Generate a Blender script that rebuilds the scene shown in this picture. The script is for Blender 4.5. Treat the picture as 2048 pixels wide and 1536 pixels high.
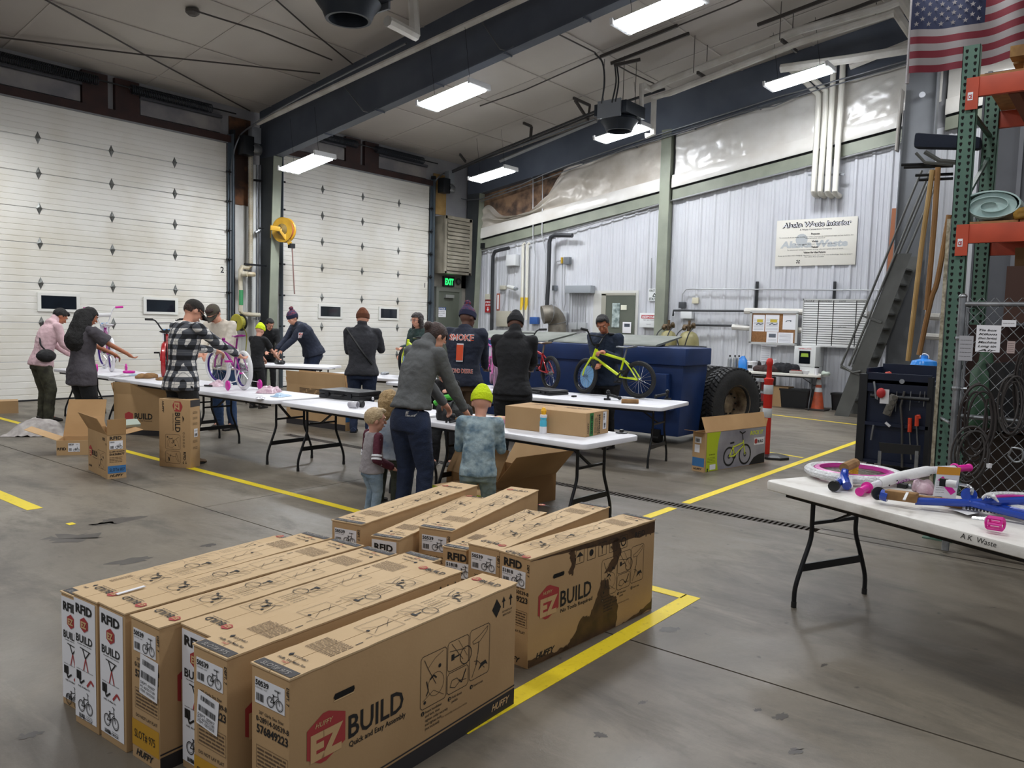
import bpy, bmesh, math, random
import numpy as np
from mathutils import Matrix, Vector, noise
R_ = random.Random(7)
PI = math.pi
C = bpy.context.scene.collection
for o_ in list(bpy.data.objects): bpy.data.objects.remove(o_)
sc = bpy.context.scene
# ---------------------------------------------------------------- camera
FPX, PITCH, ROLL, YAW, CH = 1580.2, 0.0782, 0.0264, 0.6725, 1.654
_F = Vector((math.cos(YAW)*math.cos(PITCH), math.sin(YAW)*math.cos(PITCH), -math.sin(PITCH)))
_R = Vector((math.sin(YAW), -math.cos(YAW), 0)); _U = _R.cross(_F)
_R2 = _R*math.cos(ROLL)+_U*math.sin(ROLL); _U2 = -_R*math.sin(ROLL)+_U*math.cos(ROLL)
O = Vector((0, 0, CH))
cd = bpy.data.cameras.new('camera'); cam = bpy.data.objects.new('camera', cd); C.objects.link(cam)
cd.sensor_width = 36; cd.lens = FPX/2048*36; cd.clip_start = .05; cd.clip_end = 100
mw = Matrix((( _R2.x, _U2.x, -_F.x, 0), (_R2.y, _U2.y, -_F.y, 0), (_R2.z, _U2.z, -_F.z, CH), (0, 0, 0, 1)))
cam.matrix_world = mw; sc.camera = cam
def ray(x, y): return _F*FPX+_R2*(x-1024)-_U2*(y-768)
def at(x, y, z=0.0):
    d = ray(x, y); return O+d*((z-CH)/d.z)
def onY(x, y, Y):
    d = ray(x, y); return O+d*(Y/d.y)
def onX(x, y, X):
    d = ray(x, y); return O+d*(X/d.x)
YA, XB = 15.68, 17.48            # garage-door wall and end wall
def hA(x, y, off=0.0): return onY(x, y, YA-off)
def hB(x, y, off=0.0): return onX(x, y, XB-off)
def ceilz(Y): return 6.12+.155*(YA-Y)
# ---------------------------------------------------------------- world, lights, exposure
sc.view_settings.view_transform = 'Standard'; sc.view_settings.look = 'None'
sc.view_settings.gamma = 1; sc.view_settings.exposure = 0.0; sc.view_settings.use_curve_mapping = False
w = bpy.data.worlds.new('world'); sc.world = w; w.use_nodes = True
w.node_tree.nodes['Background'].inputs[0].default_value = (.93, .95, 1, 1)
w.node_tree.nodes['Background'].inputs[1].default_value = .42
def _fx(x, y, z):
    p = at(x, y, z); return (p.x, p.y, p.z)
LIGHTS = [_fx(613, 325, 4.72), _fx(905, 191, 5.37), _fx(1317, 22, 5.9), _fx(985, 348, 5.3), _fx(1245, 265, 5.9), _fx(1598, 154, 6.45),  # in view
 (10.0, 2.2, 6.3), (15.8, 2.2, 6.9), (4.4, 13.7, 4.9), (4.4, 9.85, 5.5), (4.4, 6.0, 6.0), (4.4, 2.2, 6.3), (4.4, -1.6, 6.5), (-1.2, 9.85, 5.5), (-1.2, 6.0, 6.0), (-1.2, 2.2, 6.3), (10.0, -1.6, 6.5)]
LP = 84
for i, (x, y, z) in enumerate(LIGHTS):
    ld = bpy.data.lights.new('fixture_lamp', 'AREA'); ld.shape = 'RECTANGLE'; ld.size = .42; ld.size_y = 1.1
    ld.energy = LP; ld.color = (.97, .985, 1.0)
    lo = bpy.data.objects.new('fixture_lamp', ld); C.objects.link(lo); lo.location = (x, y, z-.085)
# ---------------------------------------------------------------- materials
def lin(c):
    if isinstance(c, str): c = tuple(int(c[i:i+2], 16) for i in (0, 2, 4))
    return tuple(((v/255)/12.92 if v <= 10 else ((v/255+.055)/1.055)**2.4) for v in c)+(1,)
_MC = {}
def mat(name, col, rough=.6, metal=0., var=None, bump=None, emit=0, trans=0, coat=0, spec=.5, alpha=1):
    """var=(scale, second colour, low, high); bump=(scale, strength)"""
    if name in _MC: return _MC[name]
    m = bpy.data.materials.new(name); m.use_nodes = True; nt = m.node_tree; b = nt.nodes['Principled BSDF']
    b.inputs['Base Color'].default_value = lin(col); b.inputs['Roughness'].default_value = rough
    b.inputs['Metallic'].default_value = metal; b.inputs['Specular IOR Level'].default_value = spec
    b.inputs['Coat Weight'].default_value = coat; b.inputs['Transmission Weight'].default_value = trans
    b.inputs['Alpha'].default_value = alpha
    if emit:
        b.inputs['Emission Color'].default_value = lin(col); b.inputs['Emission Strength'].default_value = emit
    tc = nt.nodes.new('ShaderNodeTexCoord')
    if var:
        n = nt.nodes.new('ShaderNodeTexNoise'); n.inputs['Scale'].default_value = var[0]; n.inputs['Detail'].default_value = 5
        r = nt.nodes.new('ShaderNodeMapRange'); r.inputs[1].default_value = var[2] if len(var) > 2 else .35; r.inputs[2].default_value = var[3] if len(var) > 3 else .65
        x = nt.nodes.new('ShaderNodeMix'); x.data_type = 'RGBA'
        x.inputs[6].default_value = lin(col); x.inputs[7].default_value = lin(var[1])
        nt.links.new(tc.outputs['Object'], n.inputs['Vector']); nt.links.new(n.outputs[0], r.inputs[0]); nt.links.new(r.outputs[0], x.inputs[0]); nt.links.new(x.outputs[2], b.inputs['Base Color'])
    if bump:
        n2 = nt.nodes.new('ShaderNodeTexNoise'); n2.inputs['Scale'].default_value = bump[0]; n2.inputs['Detail'].default_value = 4
        bp = nt.nodes.new('ShaderNodeBump'); bp.inputs['Strength'].default_value = bump[1]; bp.inputs['Distance'].default_value = .02
        nt.links.new(tc.outputs['Object'], n2.inputs['Vector']); nt.links.new(n2.outputs[0], bp.inputs['Height']); nt.links.new(bp.outputs[0], b.inputs['Normal'])
    _MC[name] = m; return m
# ---------------------------------------------------------------- objects
W_ = {}
def wm(o): return W_.get(o.name, Matrix.Identity(4)) if o else Matrix.Identity(4)
def thing(name, label, cat, loc=(0, 0, 0), rz=0, group=None, kind=None):
    o = bpy.data.objects.new(name, None); C.objects.link(o); o.empty_display_size = .1
    o.location = loc; o.rotation_euler = (0, 0, rz)
    o['label'] = label; o['category'] = cat
    if group: o['group'] = group
    if kind: o['kind'] = kind
    W_[o.name] = Matrix.Translation(Vector(loc)) @ Matrix.Rotation(rz, 4, 'Z')
    return o
def tag(o, label, cat, group=None):
    o['label'] = label; o['category'] = cat
    if group: o['group'] = group
    return o
def place(o, M4):
    o.matrix_world = M4; W_[o.name] = M4.copy()
def dup(root, M4=None, label=None, group=None):
    r = root.copy(); C.objects.link(r)
    if M4 is not None: r.matrix_world = M4
    if label: r['label'] = label
    if group: r['group'] = group
    for ch in list(root.children):
        c = ch.copy(); C.objects.link(c); c.parent = r
        for g in list(ch.children):
            d = g.copy(); C.objects.link(d); d.parent = c
    W_[r.name] = (M4 or wm(root)).copy()
    return r
def sharp(me, ang=.6):
    me.polygons.foreach_set('use_smooth', [True]*len(me.polygons))
    try: me.set_sharp_from_angle(angle=ang)
    except Exception: pass
class M:
    def __init__(s): s.v = []; s.f = []
    def add(s, vs, fs):
        n = len(s.v); s.v += [tuple(p) for p in vs]; s.f += [tuple(i+n for i in f) for f in fs]; return s
    def hexa(s, p): return s.add(p, [(0, 3, 2, 1), (4, 5, 6, 7), (0, 1, 5, 4), (1, 2, 6, 5), (2, 3, 7, 6), (3, 0, 4, 7)])
    def bx(s, x0, x1, y0, y1, z0, z1):
        x0, x1 = min(x0, x1), max(x0, x1); y0, y1 = min(y0, y1), max(y0, y1); z0, z1 = min(z0, z1), max(z0, z1)
        return s.hexa([(x0, y0, z0), (x1, y0, z0), (x1, y1, z0), (x0, y1, z0), (x0, y0, z1), (x1, y0, z1), (x1, y1, z1), (x0, y1, z1)])
    def bar(s, p, q, w, h, up=(0, 0, 1)):
        """square-section bar from p to q, w across, h along up"""
        p, q = Vector(p), Vector(q); d = (q-p).normalized(); up = Vector(up)
        a = d.cross(up)
        if a.length < 1e-3: a = d.cross(Vector((1, 0, 0)))
        a.normalize(); b = a.cross(d).normalized(); a *= w/2; b *= h/2
        return s.hexa([p-a-b, p+a-b, q+a-b, q-a-b, p-a+b, p+a+b, q+a+b, q-a+b])
    def tube(s, pts, r, n=8, closed=False, caps=True):
        pts = [Vector(p) for p in pts]; k = len(pts); rr = r if isinstance(r, (list, tuple)) else [r]*k
        base = len(s.v); prev = None
        for i, p in enumerate(pts):
            if closed: t = pts[(i+1) % k]-pts[i-1]
            else: t = pts[min(i+1, k-1)]-pts[max(i-1, 0)]
            if t.length < 1e-9: t = Vector((0, 0, 1))
            t.normalize()
            if prev is None:
                a = t.cross(Vector((0, 0, 1)));
                if a.length < .1: a = t.cross(Vector((1, 0, 0)))
            else: a = prev-t*prev.dot(t)
            if a.length < 1e-6: a = t.cross(Vector((0, 1, 0)))
            a.normalize(); prev = a; b = t.cross(a)
            for j in range(n):
                th = 2*PI*j/n; s.v.append(tuple(p+(a*math.cos(th)+b*math.sin(th))*rr[i]))
        for i in range(k if closed else k-1):
            for j in range(n):
                i2 = (i+1) % k
                s.f.append((base+i*n+j, base+i*n+(j+1) % n, base+i2*n+(j+1) % n, base+i2*n+j))
        if caps and not closed:
            s.f.append(tuple(base+j for j in range(n))[::-1]); s.f.append(tuple(base+(k-1)*n+j for j in range(n)))
        return s
    def cyl(s, p, q, r, r2=None, n=12): return s.tube([p, q], [r, r if r2 is None else r2], n)
    def sph(s, c, r, n=12, m=8, M3=None):
        r = (r, r, r) if isinstance(r, (int, float)) else r; base = len(s.v); c = Vector(c)
        def P(x, y, z):
            v = Vector((x*r[0], y*r[1], z*r[2]))
            if M3 is not None: v = M3 @ v
            s.v.append(tuple(c+v))
        P(0, 0, -1)
        for i in range(1, m):
            ph = -PI/2+PI*i/m
            for j in range(n): P(math.cos(ph)*math.cos(2*PI*j/n), math.cos(ph)*math.sin(2*PI*j/n), math.sin(ph))
        P(0, 0, 1); top = len(s.v)-1
        for j in range(n):
            s.f.append((base, base+1+(j+1) % n, base+1+j)); s.f.append((top, top-n+j, top-n+(j+1) % n))
            for i in range(m-2):
                a = base+1+i*n; s.f.append((a+j, a+(j+1) % n, a+n+(j+1) % n, a+n+j))
        return s
    def lathe(s, prof, o=(0, 0, 0), ax=(0, 0, 1), n=16, closed=False):
        o = Vector(o); ax = Vector(ax).normalized(); a = ax.cross(Vector((0, 0, 1)))
        if a.length < .1: a = ax.cross(Vector((1, 0, 0)))
        a.normalize(); b = ax.cross(a); base = len(s.v); k = len(prof)
        for (r, z) in prof:
            for j in range(n):
                th = 2*PI*j/n; s.v.append(tuple(o+ax*z+(a*math.cos(th)+b*math.sin(th))*r))
        for i in range(k if closed else k-1):
            for j in range(n):
                i2 = (i+1) % k; s.f.append((base+i*n+j, base+i*n+(j+1) % n, base+i2*n+(j+1) % n, base+i2*n+j))
        return s
    def prism(s, poly, o, u, v, d):
        """polygon in the (u, v) frame at o, extruded by vector d"""
        o, u, v, d = Vector(o), Vector(u), Vector(v), Vector(d); n = len(poly); base = len(s.v)
        for k in (0, 1):
            for (a, b) in poly: s.v.append(tuple(o+u*a+v*b+d*k))
        s.f.append(tuple(base+i for i in range(n))[::-1]); s.f.append(tuple(base+n+i for i in range(n)))
        for i in range(n): s.f.append((base+i, base+(i+1) % n, base+n+(i+1) % n, base+n+i))
        return s
    def xf(s, M4, start=0):
        for i in range(start, len(s.v)): s.v[i] = tuple(M4 @ Vector(s.v[i]))
        return s
    def loft(s, rings, cap=True):
        base = len(s.v); n = len(rings[0])
        for r in rings: s.v += [tuple(p) for p in r]
        for i in range(len(rings)-1):
            for j in range(n): s.f.append((base+i*n+j, base+i*n+(j+1) % n, base+(i+1)*n+(j+1) % n, base+(i+1)*n+j))
        if cap: s.f.append(tuple(base+j for j in range(n))[::-1]); s.f.append(tuple(base+(len(rings)-1)*n+j for j in range(n)))
        return s
    def mesh(s, name, inv=None):
        me = bpy.data.meshes.new(name)
        vs = s.v if inv is None else [tuple(inv @ Vector(p)) for p in s.v]
        me.from_pydata(vs, [], s.f); me.validate(); me.update(); return me
    def build(s, name, m, parent=None, smooth=False, bevel=0, kind=None):
        inv = None
        if parent is not None:
            W = wm(parent)
            if W != Matrix.Identity(4): inv = W.inverted()
        me = s.mesh(name, inv)
        if bevel:
            bm = bmesh.new(); bm.from_mesh(me)
            bmesh.ops.bevel(bm, geom=[e for e in bm.edges if len(e.link_faces) == 2 and e.calc_face_angle(0) > .5], offset=bevel, segments=2, affect='EDGES', profile=.6)
            bm.to_mesh(me); bm.free(); smooth = True
        if smooth: sharp(me)
        ms = m if isinstance(m, (list, tuple)) else [m]
        for q in ms: me.materials.append(q)
        o = bpy.data.objects.new(name, me); C.objects.link(o)
        if parent is not None: o.parent = parent; W_[o.name] = wm(parent).copy()
        if kind: o['kind'] = kind
        return o
# ---------------------------------------------------------------- lettering
_TX = {}
def glyphs(txt, bold=0, shear=0):
    k = (txt, bold, shear)
    if k in _TX: return _TX[k]
    cu = bpy.data.curves.new('t', 'FONT'); cu.body = txt; cu.offset = bold; cu.shear = shear; cu.resolution_u = 2; cu.size = 1
    o = bpy.data.objects.new('t', cu); C.objects.link(o); dg = bpy.context.evaluated_depsgraph_get(); dg.update()
    me = bpy.data.meshes.new_from_object(o.evaluated_get(dg)); vs = [(v.co.x, v.co.y) for v in me.vertices]; fs = [tuple(p.vertices) for p in me.polygons]
    bpy.data.objects.remove(o); bpy.data.curves.remove(cu); bpy.data.meshes.remove(me)
    if vs:
        xs = [a for a, b in vs]; ys = [b for a, b in vs]; bb = (min(xs), max(xs), min(ys), max(ys))
    else: bb = (0, 1, 0, 1)
    _TX[k] = (vs, fs, bb); return _TX[k]
class Face:
    """a printed face: origin at a corner, unit vectors u (right), v (up); n = outward normal"""
    def __init__(s, o, u, v, n=None):
        s.o, s.u, s.v = Vector(o), Vector(u).normalized(), Vector(v).normalized(); s.n = (Vector(n) if n is not None else s.u.cross(s.v)).normalized()
    def p(s, a, b, h=0): return s.o+s.u*a+s.v*b+s.n*h
    def text(s, m, txt, a, b, hgt, width=None, bold=0, shear=0, h=.0012, rot=0, align='l'):
        """a, b: lower-left corner; hgt: cap height; width: forced width"""
        vs, fs, bb = glyphs(txt, bold, shear)
        if not vs: return
        sx = hgt/.73
        if width: sx = width/(bb[1]-bb[0])
        sy = hgt/.73; c, sn = math.cos(rot), math.sin(rot); wd = (bb[1]-bb[0])*sx; sh = {'l': 0, 'c': -wd/2, 'r': -wd}[align]
        P = []
        for x, y in vs:
            X, Y = (x-bb[0])*sx+sh, y*sy; P.append(s.p(a+X*c-Y*sn, b+X*sn+Y*c, h))
        m.add(P, fs)
    def rect(s, m, a0, b0, a1, b1, h=.0008): m.add([s.p(a0, b0, h), s.p(a1, b0, h), s.p(a1, b1, h), s.p(a0, b1, h)], [(0, 1, 2, 3)])
    def slab(s, m, a0, b0, a1, b1, t=.003, h=0): m.hexa([s.p(a0, b0, h), s.p(a1, b0, h), s.p(a1, b1, h), s.p(a0, b1, h), s.p(a0, b0, h+t), s.p(a1, b0, h+t), s.p(a1, b1, h+t), s.p(a0, b1, h+t)])
    def poly(s, m, pts, h=.0008): m.add([s.p(a, b, h) for a, b in pts], [tuple(range(len(pts)))])
    def line(s, m, pts, w=.002, h=.001, closed=False):
        pts = list(pts)+([pts[0]] if closed else [])
        for (a0, b0), (a1, b1) in zip(pts, pts[1:]):
            d = math.hypot(a1-a0, b1-b0)
            if d < 1e-6: continue
            nx, ny = -(b1-b0)/d*w/2, (a1-a0)/d*w/2
            m.add([s.p(a0-nx, b0-ny, h), s.p(a1-nx, b1-ny, h), s.p(a1+nx, b1+ny, h), s.p(a0+nx, b0+ny, h)], [(0, 1, 2, 3)])
    def ring(s, m, a, b, r, w=.002, h=.001, n=16): s.line(m, [(a+r*math.cos(2*PI*i/n), b+r*math.sin(2*PI*i/n)) for i in range(n)], w, h, True)
    def disc(s, m, a, b, r, h=.001, n=14): s.poly(m, [(a+r*math.cos(2*PI*i/n), b+r*math.sin(2*PI*i/n)) for i in range(n)], h)
def arc(c, r, a0, a1, n=8, u=(1, 0, 0), v=(0, 0, 1)):
    c, u, v = Vector(c), Vector(u), Vector(v)
    return [c+u*(r*math.cos(a0+(a1-a0)*i/n))+v*(r*math.sin(a0+(a1-a0)*i/n)) for i in range(n+1)]
def smoothpath(pts, n=6):
    """Catmull-Rom through the points"""
    P = [Vector(p) for p in pts]; P = [P[0]*2-P[1]]+P+[P[-1]*2-P[-2]]; out = []
    for i in range(1, len(P)-2):
        for k in range(n):
            t = k/n; a, b, c, d = P[i-1], P[i], P[i+1], P[i+2]
            out.append(.5*((2*b)+(c-a)*t+(2*a-5*b+4*c-d)*t*t+(3*b-a-3*c+d)*t*t*t))
    out.append(P[-2]); return out
# ================================================================ materials used widely
white_steel = mat('white_steel', 'dcdad4', .38, 0, (1.2, 'cfcabd'), None)
liner = mat('liner_steel', 'cdcfd3', .33, .0, (.6, 'c0c2c8'))
green_steel = mat('primer_green_steel', '8b9080', .5, .0, (2, '7d8274'))
dark_steel = mat('dark_steel', '59606c', .5, .1, (1.5, '4e5562'))
pipe_white = mat('pipe_wrap_white', 'e0ded8', .6, 0, (3, 'cbc7be'))
galv = mat('galvanised', '9a9da0', .38, .75, (8, '7d8083'))
black_metal = mat('black_metal', '1a1c1f', .42, .3)
black_plastic = mat('black_plastic', '17181a', .45)
rust_brown = mat('rust_brown_steel', '3f2622', .7, 0, (3, '2c1c1b'))
red_p = mat('red_paint', 'b3272b', .5)
ink = mat('black_ink', '1b1a19', .7)
white_paper = mat('white_paper', 'e6e6ea', .75)
yellow_line_m = mat('yellow_floor_paint', 'e8cf1c', .55, 0, (25, 'b89f20', .6, .78), (40, .15))
# ---- concrete
def concrete():
    m = bpy.data.materials.new('concrete'); m.use_nodes = True; nt = m.node_tree; b = nt.nodes['Principled BSDF']; L = nt.links.new
    tc = nt.nodes.new('ShaderNodeTexCoord')
    def nz(sc_, det=6, rough=.6, scale=None, dist=0):
        n = nt.nodes.new('ShaderNodeTexNoise'); n.inputs['Scale'].default_value = sc_; n.inputs['Detail'].default_value = det; n.inputs['Roughness'].default_value = rough; n.inputs['Distortion'].default_value = dist
        src = tc.outputs['Object']
        if scale:
            mp = nt.nodes.new('ShaderNodeMapping'); mp.inputs['Scale'].default_value = scale; L(src, mp.inputs[0]); src = mp.outputs[0]
        L(src, n.inputs['Vector']); return n.outputs[0]
    def mr(a, lo, hi, o0=0, o1=1):
        r = nt.nodes.new('ShaderNodeMapRange'); r.inputs[1].default_value = lo; r.inputs[2].default_value = hi; r.inputs[3].default_value = o0; r.inputs[4].default_value = o1; L(a, r.inputs[0]); return r.outputs[0]
    def mix(f, a, c):
        x = nt.nodes.new('ShaderNodeMix'); x.data_type = 'RGBA'; L(f, x.inputs[0])
        for i, q in ((6, a), (7, c)):
            if isinstance(q, str): x.inputs[i].default_value = lin(q)
            else: L(q, x.inputs[i])
        return x.outputs[2]
    big = nz(.45, 7, .62, None, .6); mid = nz(1.9, 7, .7, (1, .45, 1), .4); fine = nz(28, 5, .7); streak = nz(1.3, 6, .75, (2.2, .25, 1)); sp = nz(9, 2, .5)
    c = mix(mr(big, .38, .62), '625b51', '7f776a'); c = mix(mr(mid, .50, .66, 0, .75), c, '4f4b44'); c = mix(mr(streak, .56, .72, 0, .5), c, '958d7f')
    c = mix(mr(fine, .3, .7, 0, .22), c, '5d574d'); c = mix(mr(sp, .71, .76, 0, .85), c, '403b35')
    L(c, b.inputs['Base Color']); L(mr(mid, .35, .7, .34, .52), b.inputs['Roughness']); b.inputs['Specular IOR Level'].default_value = .35
    bp = nt.nodes.new('ShaderNodeBump'); bp.inputs['Strength'].default_value = .12; bp.inputs['Distance'].default_value = .01; L(fine, bp.inputs['Height']); L(bp.outputs[0], b.inputs['Normal'])
    return m
conc = concrete()
# ================================================================ floor
fl = M().bx(-9, XB+.3, -8, YA+.3, -.3, -.07).build('floor', mat('slab_base', '5a564f', .9)); fl['kind'] = 'structure'
xs = [(-9, 3.574), (3.586, 6.565), (6.705, 12.0), (12.008, XB+.3)]; ys = [(-8, -.6), (-.592, 6.2), (6.208, 11.5), (11.508, YA+.3)]
for a, b in xs:
    for c, d in (ys if a > 3 else [(-8, YA+.3)]):
        M().bx(a, b, c, d, -.07, 0).build('concrete_slab', conc, fl)
g = M()
for i in range(160):
    y = 2.05+.045*i; g.bx(6.572, 6.698, y, y+.022, -.012, -.001)
g.bx(6.566, 6.574, 2.0, 9.3, -.03, -.001).bx(6.696, 6.704, 2.0, 9.3, -.03, -.001)
g.build('drain_grate', mat('grate_steel', '3a332c', .6, .4), fl)
M().bx(6.55, 6.72, -8, 2.0, -.06, 0).build('concrete_slab', conc, fl); M().bx(6.55, 6.72, 9.3, YA+.3, -.06, 0).build('concrete_slab', conc, fl)
def stripe(pts, w=.085):
    m = M()
    for p, q in zip(pts, pts[1:]):
        m.bar((p[0], p[1], .0012), (q[0], q[1], .0012), w, .002)
    m.build('yellow_floor_line', yellow_line_m, fl)
stripe([(4.47, 14.6), (4.39, 2.10)]); stripe([(2.3, 2.06), (4.43, 2.06)], .1); stripe([(5.5, 3.26), (6.5, 3.26)]); stripe([(6.76, 3.26), (13.6, 3.26)])
stripe([(15.2, 6.6), (15.0, 5.3), (14.6, 3.3)], .07); stripe([(10.55, 4.6), (10.3, 3.35)], .06); stripe([(2.6, 9.5), (2.6, 7.1)], .12); stripe([(2.6, 6.45), (2.6, 6.38)], .05)
rs_ = random.Random(12); stm = mat('floor_stain', '3d3833', .45, 0, (9, '4a453e'))
for (px_, py_, a, b) in ((243, 1040, .16, .07), (205, 1048, .08, .04), (150, 1075, .14, .10), (262, 1122, .10, .05), (1560, 1433, .035, .02), (1592, 1502, .03, .015), (1340, 1258, .05, .03), (1648, 1330, .02, .008), (1285, 1405, .02, .01), (420, 1090, .05, .03), (1515, 1420, .015, .01), (1200, 1470, .02, .02), (60, 1470, .03, .02), (1660, 1100, .03, .02)):
    c = at(px_, py_); m = M(); m.v = [(c.x+a*(1+.45*rs_.uniform(-1, 1))*math.cos(t*PI/11+.4)*1.2, c.y+b*(1+.5*rs_.uniform(-1, 1))*math.sin(t*PI/11)*1.3, .0008) for t in range(22)]; m.f = [tuple(range(22))]; m.build('floor_stain', stm, fl)
# ================================================================ wall with the two garage doors
rib_wall = mat('ribbed_white_liner', 'c9c9c6', .4, 0, (1.5, 'b1afa8'))
wl = M()
for (a, b, z0, z1) in ((-9, 4.84, 0, 6.4), (9.61, 11.0, 0, 6.4), (15.77, XB+.3, 0, 6.4), (4.84, 9.61, 5.32, 6.4), (11.0, 15.77, 5.32, 6.4)):
    wl.bx(a, b, YA, YA+.25, z0, z1)
wallA = wl.build('wall_left', mat('insulation_facing', '98989a', .5, 0, (1.3, '85858a'), (3, .5))); wallA['kind'] = 'structure'
m = M()
for k in range(5):
    x = 9.70+k*.28; m.prism([(0, 0), (.04, .03), (.09, .03), (.13, 0)], (x, YA, 0), (1, 0, 0), (0, -1, 0), (0, 0, 4.05))
m.bx(9.63, 10.99, YA-.004, YA, 0, 4.05); m.build('liner_panel', rib_wall, wallA)
M().bx(9.68, 10.2, YA-.03, YA, 4.05, 5.9).build('plywood_panel', mat('stained_plywood', '7a5236', .8, 0, (2, '3b2a22', .35, .5)), wallA)
M().bx(15.95, 16.45, YA-.03, YA, 4.6, 5.7).build('plywood_panel', mat('plywood', 'b0905c', .8, 0, (3, '94743f')), wallA)
def header(x0, x1, parent):
    m = M().bx(x0-.1, x1+.1, YA-.12, YA+.05, 5.33, 5.47); m.build('lintel_beam', rust_brown, parent)
    for xc in ((x0+x1)/2-.32, (x0+x1)/2+.28): M().bx(xc-.26, xc+.2, YA-.1, YA, 5.47, 6.08).build('header_post', rust_brown, parent)
    for (a, b) in ((x0+.05, (x0+x1)/2-.6), ((x0+x1)/2+.52, x1-.15)):
        M().bx(a, b, YA-.06, YA, 5.5, 5.78).build('insulation_panel', mat('header_insulation', '9a9693', .45, 0, (2, '77757a'), (4, .6)), parent)
        M().bx(a-.02, b+.02, YA-.1, YA-.05, 5.8, 5.86).build('girt', mat('girt_steel', '5b5c62', .5, .3), parent)
    M().cyl((x0-.1, YA-.24, 5.92), (x1+.1, YA-.24, 5.92), .016, n=8).build('spring_shaft', black_metal, parent)
    for (a, b) in ((x0+.15, (x0+x1)/2-.35), ((x0+x1)/2+.25, x1-.45)):
        pts = []; n = int((b-a)/.034)
        for i in range(n*8): th = 2*PI*i/8; pts.append((a+.034*i/8, YA-.24+.085*math.cos(th), 5.9+.085*math.sin(th)))
        M().tube(pts, .011, 4).build('torsion_spring', mat('spring_steel', '2a3038', .4, .5), parent)
PZ = [0, .71, 1.42, 2.13, 2.84, 3.461, 4.082, 4.703, 5.32]
hinge_m = mat('hinge_steel', '7d7f7c', .35, .6, (30, '5b5d5b'))
def hinge_proto():
    m = M(); h, w_ = .115, .05
    m.add([(0, 0, h), (w_, 0, 0), (0, 0, -h), (-w_, 0, 0), (0, -.018, h*.25), (w_*.4, -.018, 0), (0, -.018, -h*.25), (-w_*.4, -.018, 0)],
          [(0, 1, 5, 4), (1, 2, 6, 5), (2, 3, 7, 6), (3, 0, 4, 7), (4, 5, 6, 7)]); m.cyl((-.03, -.022, 0), (.04, -.022, 0), .012, n=6)
    return m.mesh('hinge')
hmesh = hinge_proto(); hmesh.materials.append(hinge_m)
def door(name, x0, x1, cols, wins, num, numx):
    root = thing(name, '', ''); del root['label']; del root['category']; root['kind'] = 'structure'
    root.location = (x0, YA, 0); W_[root.name] = Matrix.Translation((x0, YA, 0))
    dm = mat('door_skin', 'e3e1da', .36, 0, (.9, 'd0cabb', .45, .75))
    for i in range(8):
        z0, z1 = PZ[i]+.004, PZ[i+1]-.004; n = 6; P = [(0, 0)]; hh = z1-z0
        for k in range(n):
            a = hh*k/n; b = hh*(k+1)/n
            P += [(-.045, a+.006), (-.045, b-.012), (-.036, b-.006)] if k < n-1 else [(-.045, a+.006), (-.045, b-.01), (-.03, b)]
        P += [(0, hh)]
        M().prism([(q[1], -q[0]) for q in P], (x0+.01, YA, z0), (0, 0, 1), (0, -1, 0), (x1-x0-.02, 0, 0)).build('door_panel', dm, root)
    M().bx(x0+.01, x1-.01, YA-.05, YA-.01, 0, .03).build('bottom_seal', black_plastic, root)
    M().cyl((x0, YA-.06, 5.33), (x1, YA-.06, 5.33), .028, n=8).build('top_seal', mat('seal_grey', '84868a', .4, .3), root)
    for i in range(1, 8):
        for x in cols:
            o = bpy.data.objects.new('hinge', hmesh); C.objects.link(o); o.parent = root; o.location = (x-x0, -.046, PZ[i])
    for (a, b, z0, z1) in wins:
        f = M()
        for q in ((a, b, z0, z0+.05), (a, b, z1-.05, z1), (a, a+.06, z0+.05, z1-.05), (b-.06, b, z0+.05, z1-.05)): f.bx(q[0], q[1], YA-.075, YA-.04, q[2], q[3])
        fo = f.build('window_frame', mat('window_frame_white', 'deded8', .5), root)
        M().bx(a+.05, b-.05, YA-.062, YA-.05, z0+.04, z1-.04).build('pane', mat('night_glass', '12171d', .06, 0, (2, '1c232c'), None, spec=.8), fo)
    t = M(); F = Face((x0, YA-.0465, 0), (1, 0, 0), (0, 0, 1), (0, -1, 0))
    for (nx, nz) in numx: F.text(t, num, nx-x0, nz, .13, bold=.02)
    t.build('door_number', ink, root)
    # vertical tracks with roller brackets
    for (xa, s) in ((x1, 1),) + (((x0, -1),) if x0 > 9 else ()):
        tr = M().bx(xa, xa+s*.075, YA-.09, YA-.075, 0, 5.5).bx(xa+s*.06, xa+s*.075, YA-.2, YA-.075, 0, 5.5).build('door_track', mat('track_steel', '5f6a73', .4, .5), root)
        if s > 0: M().bx(xa+.078, xa+.13, YA-.16, YA-.02, 0, 5.6).build('jamb_angle', mat('jamb_dark', '23272c', .5, .2), root)
        for z in PZ[1:8]:
            M().bx(xa-s*.05, xa+s*.05, YA-.12, YA-.092, z-.02, z+.02).cyl((xa-s*.02, YA-.13, z), (xa+s*.12, YA-.13, z), .012, n=6).cyl((xa+s*.035, YA-.105, z-.06), (xa+s*.035, YA-.105, z+.06), .012, n=6).build('roller_bracket', black_metal, root)
    return root
def pz(x, y): return hA(x, y, .05)
W2 = [(pz(74, 0).x, pz(159, 0).x, pz(74, 627).z, pz(74, 590).z), (pz(285.5, 0).x, pz(355, 0).x, pz(300, 631).z, pz(300, 594).z)]
zw0, zw1 = pz(655, 637).z, pz(655, 609).z
W2 = [(pz(74, 600).x, pz(159, 600).x, zw0, zw1), (pz(286, 600).x, pz(355, 600).x, zw0, zw1)]
W1 = [(pz(636, 620).x, pz(684, 620).x, zw0, zw1), (pz(757, 620).x, pz(796.5, 620).x, zw0, zw1)]
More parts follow.
